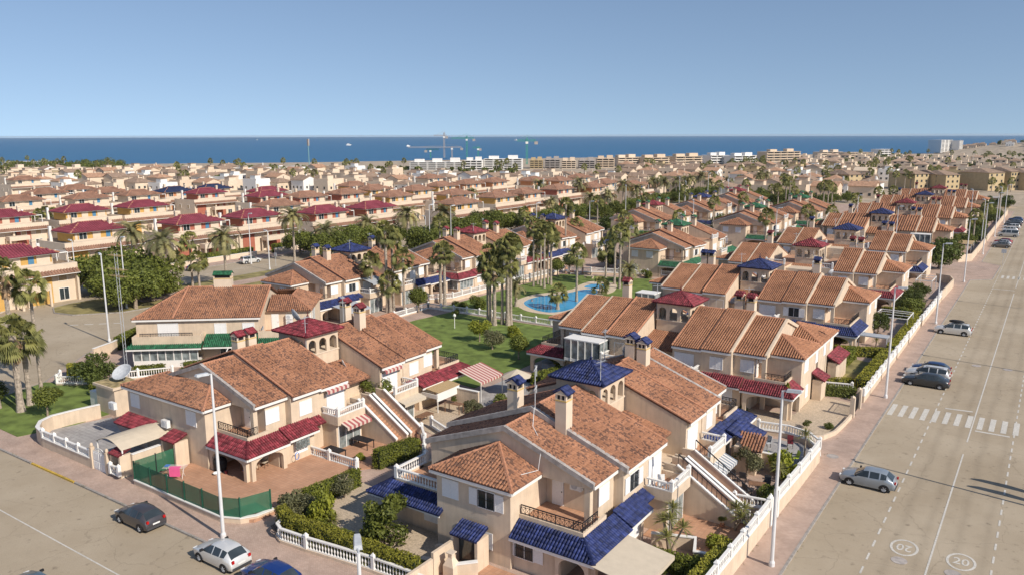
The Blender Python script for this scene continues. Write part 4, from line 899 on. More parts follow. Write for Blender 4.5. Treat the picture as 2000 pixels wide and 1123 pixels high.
def street_lamp(label, x, y, ang, h=11.6, double=False, group='street lamps', z=.12, r=.13):
    t = thing('street_lamp', label, 'street lamp', (x, y, z), ang, group)
    link('pole', cached(('pole', h, r), lambda: MB().bar((0,0,0),(0,0,h),r,r*.55,10).lathe([(r*1.5,0),(r*1.5,.25),(r,.4)],10).mesh('pole', M['lamp'])), t)
    hd = lambda: MB().bar((0,0,h-.02),(.35,0,h+.05),.05,n=6).hexa([(.25,-.17,h-.02),(1.15,-.15,h+.08),(1.15,.15,h+.08),(.25,.17,h-.02),(.28,-.13,h+.16),(1.10,-.10,h+.22),(1.10,.10,h+.22),(.28,.13,h+.16)]).mesh('lamp_head', M['lampgrey'])
    a = link('lamp_head', cached(('lh', h), hd), t); link('lens', cached(('ll', h), m_box('lens', 'plastic', (.45,1.05,-.1,.1,h+.0,h+.05))), a)
    if double: link('lamp_head', cached(('lh', h), hd), t, rz=math.pi)
    return t
# ---------------------------------------------------------------- three storey terrace with roof pavilion (left district)
def pavilion_house(label, x, y, rz, w=17.0, col='orange', roof='maroon', s=1.0, lod=1, group='stepped terrace houses', small=True, z=0):
    """front faces local +x; w is the length along local y"""
    H = thing('terrace_house', label, 'house', (x, y, z), rz, group); fn = lambda x,y,z: (x,y,z); tw, tl = (.5,.8)
    def w1():
        b = MB(); a = w/2-.02
        b.box(-6,4.2,-a,a,0,5.2); b.box(4.2,5.0,-a,-a+.35,0,5.2); b.box(4.2,5.0,a-.35,a,0,5.2); b.box(4.2,5.0,-.2,.2,0,5.2); return b.mesh('wall', M['wall2'])
    wl_ = link('wall', cached(('phw', w), w1), H)
    def w2():
        b = MB(); a = w/2-.02
        for y0, y1 in ((-a*.82,-a*.42),(a*.1,a*.5)): b.box(4.2,4.32,y0,y1,0,5.0)
        b.box(-3.6,2.6,-w*.32,w*.32,6.0,8.05); return b.mesh('coloured_wall', M[col])
    link('coloured_wall', cached(('phc', w, col), w2), H)
    def par():
        b = MB(); a = w/2-.02; b.box(4.0,4.9,-a,a,5.35,6.3); b.box(-6,4.0,-a,-a+.25,5.2,6.3); b.box(-6,4.0,a-.25,a,5.2,6.3); b.box(-6,-5.7,-a,a,5.2,6.3); b.box(-5.7,4.0,-a+.25,a-.25,5.2,5.35)
        b.box(2.61,2.72,-w*.32,w*.32,6.0,6.5); b.box(2.61,2.75,-w*.08,w*.02,6,8.0); b.box(2.61,2.73,w*.17,w*.30,6,7.9); b.box(2.61,2.74,-w*.30,-w*.27,6,7.9); b.box(-3.5,2.5,w*.32,w*.33,6,7.9); b.box(4.9,7.0,-w*.12,w*.16,2.6,3.6); b.box(4.9,5.1,-w*.12,-w*.12+.3,0,2.6); b.box(6.7,7.0,-w*.12,-w*.12+.3,0,2.6); b.box(6.7,7.0,w*.16-.3,w*.16,0,2.6); return b.mesh('parapet', M['wall2'])
    link('parapet', cached(('php', w), par), H)
    def skr():
        r = Roof(fn, tw, tl); a = w/2-.02; r.plane((5.7,-a,4.75),(5.7,a,4.75),(4.9,a,5.35),(4.9,-a,5.35)); q = r.q; q.add(np.array(r.slab.v), np.array([f for f in r.slab.f]), np.full(len(r.slab.f), .4)); return q.mesh('skirt_roof', M['tilebrown'])
    link('skirt_roof', cached(('phs', w), skr), H)
    link('gutter', cached(('phg', w), m_box('gutter', 'white', (5.62,5.74,-w/2+.02,w/2-.02,4.62,4.72))), H)
    def rf():
        r = Roof(fn, tw, tl); e = .9; x0, x1, y0, y1 = -3.6-e, 2.6+e, -w*.32-e, w*.32+e; hx = (x1-x0)/2; z0, z1 = 8.05, 8.05+hx*.40; xm = (x0+x1)/2
        if y1-y0 < 2*hx+.4: y0, y1 = -hx-.3, hx+.3
        r.plane((x1,y0,z0),(x1,y1,z0),(xm,y1-hx,z1),(xm,y0+hx,z1)); r.plane((x0,y0,z0),(x0,y1,z0),(xm,y1-hx,z1),(xm,y0+hx,z1)); r.plane((x0,y0,z0),(x1,y0,z0),(xm,y0+hx,z1)); r.plane((x0,y1,z0),(x1,y1,z0),(xm,y1-hx,z1))
        q = r.q; sl_ = [f for f in r.slab.f if len(f) == 4]; 
        for f in r.slab.f:
            if len(f) == 3: sl_.append((f[0], f[1], f[2], f[2]))
        sl_ = [f for f in sl_ if len(set(f)) == 4]; q.add(np.array(r.slab.v), np.array(sl_), np.full(len(sl_), .5))
        tri = MB(); 
        for f in r.slab.f:
            if len(f) == 3: tri.add([r.slab.v[i] for i in f], [(0,1,2)])
        me = q.mesh('roof', M[roof]); cap = MB()
        for p in ((x1,y0),(x1,y1),(x0,y0),(x0,y1)): r.caps((*p,z0),(xm,y0+hx if p[1] == y0 else y1-hx,z1), .14)
        r.caps((xm,y0+hx,z1),(xm,y1-hx,z1), .14)
        
        for c in r.caps_: cap.add(c.v, c.f)
        return me, cap.mesh('ridge_tiles', M['ridge']), tri.mesh('hip_bedding', M[roof]), MB().box(x0+.05,x1-.05,y0+.05,y1-.05,z0-.16,z0-.02).mesh('eave', M['white']), (xm, y0, y1, z1)
    me, cp, tri, ev, (xm, y0, y1, z1) = cached(('phr', w, roof), rf); R_ = link('roof', me, H); link('ridge_tiles', cp, R_, kind='stuff'); link('hip_bedding', tri, R_); link('eave', ev, R_)
    cm = cached('phch', m_box('chimney', 'wall2', (-.3,.3,-.3,.3,-1.2,1.3), (-.38,.38,-.38,.38,.9,1.0)))
    tc_ = cached('phtc', m_box('chimney', 'white', (-.25,.25,-.25,.25,0,3.6))); link('chimney', tc_, H, loc=(-3.9, w*.38, 5.4)); link('chimney', tc_, H, loc=(-4.4, -w*.38, 5.4)); link('chimney', cm, R_, loc=(xm+1.6, w*.2, z1-.6)); link('chimney', cm, R_, loc=(xm-1.5, -w*.16, z1-.4))
    for (xx, yy, zz, k, ww, hh) in ((4.2,-w*.33,3.4,'blind',1.3,1.2),(4.2,w*.36,3.4,'blind',1.3,1.2),(4.2,-w*.33,.8,'blind',1.3,1.3),(4.33,w*.15,3.4,'blind',1.2,1.2),(4.2,.9,2.7,'glass',1.6,2.0),(2.62,w*.12,6.2,'blue',.9,1.9),(2.62,-w*.2,6.2,'glass',1.5,1.8),(4.2,w*.36,.3,'glass',1.5,1.9)):
        win(H, fn, xx, yy, zz, (1,0), k, ww, hh)
    for yy in (-w/2, w/2):
        sgn = 1 if yy > 0 else -1
        for xx in (-3, 1.5): win(H, fn, xx, yy, 3.4, (0,sgn), 'blind', 1.1, 1.2)
    if small: link('pergola', cached(('pg', w), m_box('pergola', 'white', (2.7,2.85,w*.34,w*.47,7.8,7.95), (-1,-.85,w*.34,w*.47,7.8,7.95), (-1,2.85,w*.34,w*.34+.12,7.8,7.95), (-1,2.85,w*.47,w*.47+.12,7.8,7.95), (2.7,2.85,w*.47,w*.47+.12,6,7.8), (-1,-.85,w*.47,w*.47+.12,6,7.8))), H)
    return H
# ---------------------------------------------------------------- small far houses
def far_mesh(kind, wcol, rcol, w, d, h):
    def f():
        b = MB(); r = MB(); x, y = w/2, d/2
        if kind == 'hip':
            b.box(-x,x,-y,y,0,h); r.add([(-x-.5,-y-.5,h),(x+.5,-y-.5,h),(x+.5,y+.5,h),(-x-.5,y+.5,h),(-.6,0,h+min(x,y)*.45),(.6,0,h+min(x,y)*.45)], [(0,1,5,4),(1,2,5),(2,3,4,5),(3,0,4),(3,2,1,0)])
            b.box(x*.4,x*.4+.6,-.3,.3,h,h+min(x,y)*.45+.9)
        elif kind == 'gable':
            b.box(-x,x,-y,y,0,h); b.add([(-x,-y,h),(-x,y,h),(-x,0,h+y*.4),(x,-y,h),(x,y,h),(x,0,h+y*.4)], [(0,2,1),(3,4,5)]); r.hexa([(-x-.3,-y-.5,h-.1),(x+.3,-y-.5,h-.1),(x+.3,0,h+y*.4),(-x-.3,0,h+y*.4),(-x-.3,-y-.5,h+.1),(x+.3,-y-.5,h+.1),(x+.3,0,h+y*.4+.25),(-x-.3,0,h+y*.4+.25)]); r.hexa([(-x-.3,0,h+y*.4),(x+.3,0,h+y*.4),(x+.3,y+.5,h-.1),(-x-.3,y+.5,h-.1),(-x-.3,0,h+y*.4+.25),(x+.3,0,h+y*.4+.25),(x+.3,y+.5,h+.1),(-x-.3,y+.5,h+.1)])
            b.box(x*.3,x*.3+.6,-.3,.3,h,h+y*.4+1)
        else:
            b.box(-x,x,-y,y,0,h); b.box(-x,x,-y,-y+.2,h,h+.8); b.box(-x,-x+.2,-y,y,h,h+.8); b.box(x-.2,x,-y,y,h,h+.8); b.box(-x*.4,x*.3,-y*.3,y*.5,h,h+2.4); r.box(-x*.45,x*.35,-y*.35,y*.55,h+2.4,h+2.6)
        wn_ = MB(); nz = max(1, int(h//2.8))
        for fl in range(nz):
            z = fl*2.8+1.0
            for k in range(-1, 2):
                if abs(k*w*.3) < x-.6:
                    wn_.box(k*w*.3-.55,k*w*.3+.55,-y-.05,-y+.02,z,z+1.2); wn_.box(k*w*.3-.55,k*w*.3+.55,y-.02,y+.05,z,z+1.2)
            for k in (-.5, .5): wn_.box(x-.02,x+.05,k*y-.5,k*y+.5,z,z+1.2); wn_.box(-x-.05,-x+.02,k*y-.5,k*y+.5,z,z+1.2)
        return b.mesh('wall', M[wcol]), r.mesh('roof', M[rcol]), wn_.mesh('windows', M['glass'])
    return cached(('far', kind, wcol, rcol, round(w,1), round(d,1), round(h,1)), f)
def far_house(label, x, y, rz, kind='hip', wcol='wall2', rcol='farbrown', w=9, d=9, h=5.6, group='far houses', name='house', cat='house'):
    t = thing(name, label, cat, (x, y, 0), rz, group); a, b, c = far_mesh(kind, wcol, rcol, w, d, h)
    link('wall', a, t); link('roof', b, t); link('windows', c, t, kind='stuff'); return t
M['farbrown'] = mat('brown_roof', (0.38, 0.265, 0.19), 0.95, 0.25, 1.0, attr=0.2); M['farorange'] = mat('orange_roof', (0.42, 0.25, 0.16), 0.95, 0.25, 1.0)
# ================================================================ the setting
far = MB()
coast = [(-3500,-2850),(-1500,-415),(-855,340),(-640,560),(-560,700),(-420,960),(-276,1157),(-44,1352),(330,1800),(1200,2300),(2600,2500),(2600,-400),(1200,-900),(-1500,-3400)]
surf('ground', coast, 0.0, 'soil', 2.0)
sq = MB(); sq.add([(15000*math.cos(k*math.pi/48), 15000*math.sin(k*math.pi/48), -1.5) for k in range(96)], [tuple(range(96))]); sq.build('sea', M['sea'], kind='structure')
hill = MB()
hz_ = MB().box(-15600,15600,-15600,15600,-3.2,27.8).build('haze', hz, kind='stuff', label='thin sea haze over the whole coast')
hc = at(2120, 300)
for (ox, oy, rr, hh) in ((0,0,190,19),(120,60,170,17),(-60,-30,110,6)):
    n = 28; vs = [(hc[0]+ox+rr*k/6*math.cos(6.283*i/n), hc[1]+oy+rr*k/6*math.sin(6.283*i/n), hh*(1-(k/6)**2)**1.2-.6+noise.noise((i*.7,k*1.3,ox))*1.2) for k in range(1,7) for i in range(n)]+[(hc[0]+ox, hc[1]+oy, hh)]
    fs = [(k*n+i,k*n+(i+1)%n,(k+1)*n+(i+1)%n,(k+1)*n+i) for k in range(5) for i in range(n)]+[(i,len(vs)-1,(i+1)%n) for i in range(n)]; hill.add(vs, fs)
hill.build('hill', M['soil'], kind='structure')
surf('road', [(-11.9,-60),(3.4,-60),(3.4,470),(-11.9,470)], 0.004, 'road')
surf('side_road', [(-96,18.2),(-11.9,18.2),(-11.9,29.4),(-96,29.2)], 0.006, 'road')
surf('junction_road', [(-150,-20),(-92,-20),(-92,45),(-98,52),(-104,66),(-105,330),(-149,330)], 0.008, 'road')
surf('cross_road', [(-150,335),(140,335),(140,345),(-150,345)], 0.010, 'road')
# pavements and blocks
blockA = [(-76,29.3),(-11.9,29.4),(-11.9,170),(-8.5,173),(-8.2,192),(-11.9,196),(-11.9,332),(-105,332),(-105.5,66),(-104,58),(-99,50),(-91,41),(-88.5,31.3),(-88.5,29.2)]
surf('pavement', blockA, 0.12, 'paver', .12)
def kerbline(pts, name='kerb', m='kerb', w=.16, z=.135):
    b = MB()
    for a, c in zip(pts[:-1], pts[1:]):
        a, c = Vector(a), Vector(c); L = (c-a).length; n = max(1, int(L/1.0)); d = (c-a).normalized(); k = Vector((-d.y,d.x))*w/2
        for i in range(n):
            p, q = a+d*(L*i/n+.008), a+d*(L*(i+1)/n-.008); b.hexa([(*(p-k),0),(*(q-k),0),(*(q+k),0),(*(p+k),0),(*(p-k),z),(*(q-k),z),(*(q+k),z),(*(p+k),z)])
    return b.build(name, M[m], kind='structure')
kerbline([(-11.82,29.4),(-11.82,170),(-8.42,173),(-8.12,192),(-11.82,196),(-11.82,332)]); kerbline([(-62,29.3),(-11.9,29.33)]); kerbline([(-88.5,29.15),(-68.9,29.25)])
kerbline([(-68.8,29.25),(-62.1,29.3)], 'yellow_kerb', 'yellow')
kerbline([(-92,-20),(-92,29)]); kerbline([(-88.6,31.3),(-91.1,41),(-99.1,50),(-104.1,58),(-105.6,66),(-105.1,332)])
surf('far_pavement', [(3.4,-60),(6.5,-60),(6.5,470),(3.4,470)], .12, 'paver', .12)
surf('boulevard_pavement', [(-149.6,20),(-145.6,20),(-145.2,330),(-149.3,330)], .12, 'paver', .12); kerbline([(-145.5,20),(-145.1,330)])
isl = [(-130.8,61.5),(-127,59.8),(-123,60.6),(-118.5,66),(-117.3,80),(-117,330),(-130.5,330),(-131.3,78),(-132,65)]
surf('median_island', isl, .14, 'drygrass', .13); kerbline(isl+[isl[0]], z=.16)
surf('median_path', [(-126.5,72),(-122.5,72),(-121.5,330),(-125.5,330)], .15, 'paver', .01)
# painted markings
mk = MB()
def line(a, c, w=.12, dash=None, z=.0165):
    a, c = Vector(a), Vector(c); L = (c-a).length; d = (c-a)/L; k = Vector((-d.y,d.x))*w/2; s = 0
    while s < L:
        e = min(L, s+(dash[0] if dash else L)); p, q = a+d*s, a+d*e; mk.add([(*(p-k),z),(*(q-k),z),(*(q+k),z),(*(p+k),z)], [(0,1,2,3)]); s = e+(dash[1] if dash else 1e9)
line((-4.35,-60),(-4.35,75.2)); line((-4.35,78.5),(-4.35,160)); line((-4.35,166),(-4.35,330), .12)
line((-7.75,-60),(-7.75,330), .13, (1.0,1.0)); line((-.95,-60),(-.95,330), .13, (1.0,1.0))
line((-92,23.8),(-30,23.8), .1)
line((-138.5,80),(-138.5,330), .12, (3,4)); line((-111.5,66),(-111.5,330), .12, (3,4))
line((-133,59),(-139,64), .5); line((-134,55),(-142,62), .5); line((-117,57),(-112,62), .35, (1.2,.8)); line((-120,52),(-131,56), .12)
line((-99,22),(-104,34), .12, (2,2)); 
mk.build('lane_markings', M['marking'], kind='structure')
cb = MB(); cl = []
ca, cc_ = at(1743,799), at(1985,838)
for i in range(12):
    f = i/11; x = ca[0]+(cc_[0]-ca[0])*f; y = ca[1]+(cc_[1]-ca[1])*f
    link('crossing_stripe', cached('zebra', lambda: MB().box(-.23,.23,-1.9,1.9,0,.004).mesh('crossing_stripe', M['marking'])), None, kind='structure', loc=(x,y,.013))
for (p, q) in ((at(1846,798), at(1900,804)), (at(1904,841), at(1972,853))):
    line(p, q, .3); 
mb2 = MB(); mk2 = mk; mk = MB()
line(at(1846,797), at(1900,804), .32); line(at(1904,841), at(1972,853), .32); line((-7.7,163),(-4.4,163), .3); line((-4,181),(-1,181),.3)
for i in range(7): line((-7+i*.9,176),(-7+i*.9,179.5), .42)
mk.build('stop_lines', M['marking'], kind='structure')
def speed_mark(px, py, flip):
    x, y = at(px, py); t = thing('speed_limit_marking', 'painted 20 in an oval on the lane ' + ('nearer the parked cars' if flip else 'farther from the parked cars'), 'road marking', (x, y, .0125), math.pi if flip else 0, 'speed roundels on the road'); t.scale = (.88,.88,1)
    b = MB(); n = 40
    for i in range(n):
        a0, a1 = 6.2832*i/n, 6.2832*(i+1)/n; b.add([(.98*math.cos(a0),1.35*math.sin(a0),.004),(.98*math.cos(a1),1.35*math.sin(a1),.004),(.80*math.cos(a1),1.16*math.sin(a1),.004),(.80*math.cos(a0),1.16*math.sin(a0),.004)], [(0,1,2,3)])
    b.build('ring', M['marking'], t)
    c = bpy.data.curves.new('number', 'FONT'); c.body = '20'; c.align_x = 'CENTER'; c.align_y = 'CENTER'; c.size = 1.15; c.offset = .015; c.materials.append(M['marking'])
    tmp = bpy.data.objects.new('tmp', c); sc.collection.objects.link(tmp); bpy.context.view_layer.update(); me = bpy.data.meshes.new_from_object(tmp.evaluated_get(bpy.context.evaluated_depsgraph_get())); bpy.data.objects.remove(tmp); me.name = 'number'
    link('number', me, t, loc=(0,0,.005), scale=(.95,1.25,1))
speed_mark(1766, 1069, True); speed_mark(1877, 1097, False)
mh = cached('manhole', lambda: MB().lathe([(.38,0),(.38,.006),(.30,.006),(.30,.004)], 16).mesh('manhole_cover', M['concrete']))
for i, (px, py, lb) in enumerate(((1756,1094,'below the nearer painted 20'),(1861,1120,'below the farther painted 20'),(1907,714,'in the lane level with three parked cars'),(1968,722,'in the far lane level with three parked cars'),(1626,893,'set in the pavement by the grey hatchback'))):  # last disc stands in for a lamp head's shadow painted on the pavement
    x, y = at(px, py); link('manhole_cover', mh, None, 'round grey manhole cover ' + lb, 'manhole cover', 'manhole covers', loc=(x, y, .0125 if i < 4 else .122), scale=1.3)
# ================================================================ villas
RW = -math.pi/2
solo = []
VA = villa('blue-tiled villa nearest the camera, with two blue-capped chimneys and a beige awning', -28.6, 52.8, 0, 'blue', 'blue', 'tile',
   dict(annex=(-3.7,2.9), depth=15.2, porch='closed', solo=solo, wa='open', angr=0, chim=(), w2='open'),
   dict(annex=(-3,3), skirt='blue', depth=15.0, chim=((1.2,7.0,7.95,2.1,'blue'),(.1,7.0,8.2,2.1,'blue')), w2='shut', under='glass'))
VL = villa('red-skirted villa behind the green mesh fence, with a maroon turret and striped awnings', -58.2, 50.5, 0, 'red', 'red', 'tile',
   dict(annex=(-8.1,3.7), depth=14.4, ty=13.0, porch='open', chim=(), cops=(0,)), dict(annex=None, skirt='red', ty=14.2, porch='none', cops=(), chim=((1.3,5.6,7.9,2.3,'red'),(-3.2,8,7.2,2.6,'red'))))
for (x, y, h, c) in ((-29.5,43.0,0,'blue'),): pass
def chim_at(V, px, py, zb, cap, h=2.15):
    x, y = at(px, py, zb); v = Vector((x-V.location.x, y-V.location.y)); a = -V.rotation_euler.z
    lx, ly = v.x*math.cos(a)-v.y*math.sin(a), v.x*math.sin(a)+v.y*math.cos(a); chimney(V, (lx, ly, zb), h, cap)
chim_at(VA, 1007, 797, 7.9, 'blue'); chim_at(VA, 1101, 820, 8.0, 'blue')
chim_at(VL, 467, 689, 7.7, 'red', 1.8); chim_at(VL, 489, 683, 7.8, 'red', 1.8)
rows = [(83.0,'red','red','h'),(111.5,'blue','blue','h'),(139.5,'red','red','s'),(168.0,'blue','blue','s'),(204.5,'blue','blue','h'),(239.5,'red','red','h'),(275.0,'blue','blue','h'),(310.0,'red','red','h')]
vl = ['maroon-turret villa at the gravel drive, across from the zebra crossing','blue-turret villa with a blue porch roof, white pergola in its hedged garden','maroon-turret villa with open roof terraces either side of the turret','blue-turret villa with open roof terraces, beside the bushy tree at the street corner','blue-turret villa beyond the side turning, with a glazed white balcony','maroon-turret villa, sixth along the street of parked cars','blue-turret villa, seventh along the street of parked cars','maroon-turret villa farthest along the street of parked cars']
ROWS = []
for i, ((y, tc, sk, st), lb) in enumerate(zip(rows, vl)):
    an = (-5.9,1.7) if i else ((-1.5,5.1),(-8.9,-1.5))
    o = st == 's'; lod = 0 if i < 2 else 1 if i < 4 else 2
    v = villa(lb, -33.7, y, RW, tc, sk, 'tileb', dict(annex=(-3.5,3.5), solar=o, stair=0, flip=1, chim=((-1.2,7.2,7.9,2.3,sk),) if i != 1 else ((-.6,7.2,8.1,2.0,'blue'),(-.6,8.3,8.1,2.0,'blue')), terrace=0 if i == 1 else 1, porch='open'),
        dict(annex=an, depth=15.1, solar=o, w1='shut' if i != 1 else 'shut', w2='shut' if i != 1 else 'open', stair=0, chim=((-.4,6.6,8.2,2.0,sk),(-.4,7.9,8.1,2.0,sk)) if i != 1 else ((-.2,7.8,8.2,2.2,'blue'),), tile='tileb'), lod, towerz=.0 if not o else -.2)
    ROWS.append(v)
cols = [(-94.4,91.6,'blue','blue',1,'blue-turret villa behind the palms, with grey awnings and a blue porch roof'),(-92.6,122.0,'red','red',1,'maroon-turret villa overlooking the pool lawn, with a glazed ground floor'),(-92.6,152.0,'blue','blue',1,'blue-turret villa behind the tall pool palms'),
 (-64.6,155.3,'green','green',1,'green-turret villa beyond the pool with a green porch roof, nearer of two'),(-63.8,204.3,'green','green',2,'green-turret villa with a big roof dish, farther of two'),(-89.0,197.5,'red','green',2,'maroon-turret villa with long white roof terrace, behind the nearer green turret'),(-87.4,229.5,'blue','blue',2,'blue-turret villa by the boulevard trees, beyond the roof terraces'),(-62.5,243,'green','green',2,'farthest green-turret villa, half hidden by slender palms'),(-88,262,'red','red',2,'maroon-turret villa farthest back by the boulevard trees'),(-90,172.5,'red','red',2,'maroon-turret villa')][:-1]
for k, (x, y, tc, sk, lod, lb) in enumerate(cols):
    sol = k in (3,4,5,6,8)
    villa(lb, x, y, 0, tc, sk, 'tile', dict(cops=(0,), annex=(-3.7,3.1), porch='open' if k != 1 else 'glazed', stair=0 if lod else 1, w2='open'), dict(cops=(0,), annex=(-3.5,3.2), solar=sol, stair=0, porch='open'), lod)
# the rotated villa at the corner of the boulevard
g0 = at(468, 622, 8.3); 
VG = villa('corner villa with green-tiled skirt roofs and a glazed white sunroom, turned towards the junction', -91.5+7.0*math.cos(R(39)), 58.2+7.0*math.sin(R(39)), R(-51), 'green', 'green', 'tile',
   dict(skip=True), dict(skip=True), 0) if False else None
def corner_villa():
    V = thing('villa', 'corner villa with green-tiled skirt roofs and a white glazed sunroom, turned towards the junction', 'villa', (-86.6, 61.9, 0), R(-50.5), 'tiled villas with roof turrets')
    fn = lambda x,y,z: (x,y,z); r = Roof(fn, .25, .38); w = MB(); fa = MB()
    # local +y runs to the right along the ridge, +x faces the camera
    ze, zr, hx = 5.6, 8.1, 7.0
    w.profy([(-hx+.35,0),(hx-.35,0),(hx-.35,ze-.05),(0,zr-.15),(-hx+.35,ze-.05)], -4.5, 5.4); w.box(-hx+.4,hx-.35,-8.9,-4.5,0,ze-.1)
    r.plane((hx,-4.6,ze),(hx,5.7,ze),(0,5.7,zr),(0,-4.6,zr)); r.plane((-hx,-4.6,ze),(-hx,5.7,ze),(0,5.7,zr),(0,-4.6,zr)); r.caps((0,-4.6,zr),(0,5.7,zr)); r.caps((hx,-4.5,ze+.1),(0,-4.5,zr+.1)); r.caps((hx,5.65,ze+.04),(0,5.65,zr+.04))
    r.plane((hx,-9.2,ze),(hx,-4.6,ze),(0,-4.6,zr)); r.plane((-hx,-9.2,ze),(hx,-9.2,ze),(0,-4.6,zr)); r.plane((-hx,-9.2,ze),(-hx,-4.6,ze),(0,-4.6,zr)); r.caps((hx,-9.2,ze),(0,-4.6,zr)); r.caps((-hx,-9.2,ze),(0,-4.6,zr))
    w.box(-6.5,2.8,5.4,10.8,0,5.4); r.plane((3.2,5.7,5.5),(3.2,11.2,5.5),(-.2,8.4,6.9),(-.2,5.7,6.9)); r.plane((-6.8,11.2,5.5),(3.2,11.2,5.5),(-.2,8.4,6.9),(-4,8.4,6.9)); r.plane((-6.8,5.7,5.5),(-6.8,11.2,5.5),(-4,8.4,6.9),(-4,5.7,6.9)); r.caps((3.2,11.2,5.5),(-.2,8.4,6.9)); r.caps((-.2,8.4,6.9),(-4,8.4,6.9))
    r.done(V, 'tile', 'roof')
    s = Roof(fn, .22, .34, .8); s.plane((8.9,-5.6-4,2.5),(8.9,-.9,2.5),(7.7,-.9,3.0),(7.7,-9,3.0)); s.plane((8.6,-.8,2.5),(8.6,5.4,2.5),(6.7,5.4,3.6),(6.7,-.8,3.6)); s.plane((8.3,5.5,2.6),(8.3,10.4,2.6),(7.4,9.9,3.1),(7.4,5.5,3.1)); s.plane((8.3,10.4,2.6),(3,11.9,2.6),(3,10.9,3.2),(7.4,9.9,3.2)); s.done(V, 'green', 'skirt_roof')
    w.box(6.65,8.2,-8.9,-1.0,2.6,3.0); w.box(8.0,8.2,-8.9,-1.0,3.0,3.8); w.box(6.65,8.0,-8.9,-8.7,3.0,3.8); w.box(6.65,8.0,-1.2,-1.0,3.0,3.9)
    w.box(2.8,7.2,5.4,9.8,2.6,3.0); w.box(7.0,7.2,5.4,9.8,3.0,3.9); w.box(2.8,7.0,9.6,9.8,3.0,3.9); MB().box(2.81,7,5.41,9.6,3,3.05).build('terrace_floor', M['terracotta'], V)
    w.box(2.8,7.0,5.4,9.7,0,2.6); w.build('walls', M['wall'], V)
    fa.box(hx-.06,hx+.03,-9.2,5.7,ze-.26,ze-.05); fa.box(8.82,8.93,-9.5,-.9,2.27,2.45); fa.box(8.52,8.63,-.8,5.4,2.27,2.45); pieces(fa, 'fascia', 'white', V)
    iron_rail(V, fn, [(8.1,-8.0),(8.1,-2.0)], 3.8, .35)
    sr = MB().box(6.66,8.5,-8.8,-1.4,0,.95).box(8.3,8.5,-8.8,-1.4,2.2,2.4)
    for i in range(9): sr.box(8.36,8.5,-8.8+i*.92-.05,-8.8+i*.92+.05,.95,2.2)
    o = sr.build('sunroom', M['white'], V); MB().box(8.38,8.42,-8.7,-1.5,.95,2.2).build('pane', M['glass2'], o)
    for (y, k, ww, h, z) in ((-5.2,'shut',2.3,2.0,2.95),(.9,'shut',1.3,1.15,3.7),(4.2,'shut',1.3,1.15,3.7)): win(V, fn, hx-.34, y, z, (1,0), k, ww, h)
    win(V, fn, 2.8, 6.6, 3.05, (1,0), 'door', .9, 2.0); ac(V, fn, 2.81, 8.4, 4.4, (1,0)); ac(V, fn, 2.81, 8.4, 3.7, (1,0)); ac(V, fn, 8.25, .2, .4, (1,0))
    win(V, fn, -.5, 10.81, 3.5, (0,1), 'curtain', 1.8, 1.5); win(V, fn, 1.9, 10.81, 3.6, (0,1), 'shut', .8, 1.2); win(V, fn, hx-.3, 1.4, .9, (1,0), 'glass', 1.3, 1.0)
    chimney(V, (-.2,-.2,7.9), 1.9, 'green', 1.0, 2.2)
    aw = MB(); aw.hexa([(8.4,2.5,2.3),(10.6,2.9,1.6),(10.6,6.8,1.6),(8.4,6.8,2.3),(8.4,2.5,2.33),(10.6,2.9,1.63),(10.6,6.8,1.63),(8.4,6.8,2.33)]); aw.build('awning', M['beigestripe'], V)
    fr = MB(); [fr.bar((8.4,yy,2.5),(11.2,yy-.6,.3),.04) for yy in (2.2,6.4)]; fr.build('awning_frame', M['white'], V)
    return V
VG = corner_villa()
# the nearest villa: three hundred single tiles on its front hip
def solo_tiles():
    base = None
    for ch in VA.children:
        if ch.name.startswith('roof') and len(ch.data.vertices) > 60: base = ch; break
    vars_ = []
    if solo:
        P0 = solo[0][1]
        for k in range(10):
            me = bpy.data.meshes.new('roof_tile'); me.from_pydata([tuple(p) for p in P0], [], [(0,1,5,4),(1,2,6,5),(2,3,7,6),(3,2,1,0)]); me.materials.append(M['tile'])
            a = me.attributes.new('rnd', 'FLOAT', 'FACE'); a.data.foreach_set('value', [(k+.5)/10]*4); vars_.append(me)
        for c, _ in solo[:300]: link('roof_tile', random.choice(vars_), base, loc=c+Vector((0,0,random.random()*.01)))
solo_tiles()
# ================================================================ pool garden
lawn = [(-79.8,93.6),(-75.5,80),(-75,66),(-70,60),(-48.5,62.5),(-48.5,101),(-50,160),(-79.5,134)]
surf('lawn', [(-79.3,95.4),(-49.5,95.8),(-50,141),(-79,133)], .16, 'lawn', .04, label=None)
surf('lower_lawn', [(-75.8,94.2),(-77,84),(-72.5,72),(-66,68),(-50,66),(-49.5,94.5)], .158, 'lawn', .03)
surf('garden_path', [(-80,96),(-79,84),(-74.5,70),(-73,71),(-76.6,84.5),(-77.4,95)], .164, 'paver', .02)
def spline(pts, n=8):
    o = []; N = len(pts)
    for i in range(N):
        p0, p1, p2, p3 = [Vector(pts[(i+k-1)%N]) for k in range(4)]
        for j in range(n):
            t = j/n; o.append(tuple(.5*((2*p1)+(-p0+p2)*t+(2*p0-5*p1+4*p2-p3)*t*t+(-p0+3*p1-3*p2+p3)*t**3)))
    return o
C7 = lambda x, y: at(780+x*.21374, 400+y*.21374)
water = spline([C7(1140,915),C7(1180,875),C7(1320,840),C7(1450,832),C7(1560,812),C7(1680,785),C7(1790,782),C7(1810,812),C7(1760,850),C7(1690,905),C7(1600,950),C7(1480,985),C7(1350,992),C7(1225,965)])
kid = spline([C7(1690,762),C7(1745,738),C7(1835,732),C7(1900,745),C7(1880,772),C7(1780,776)])
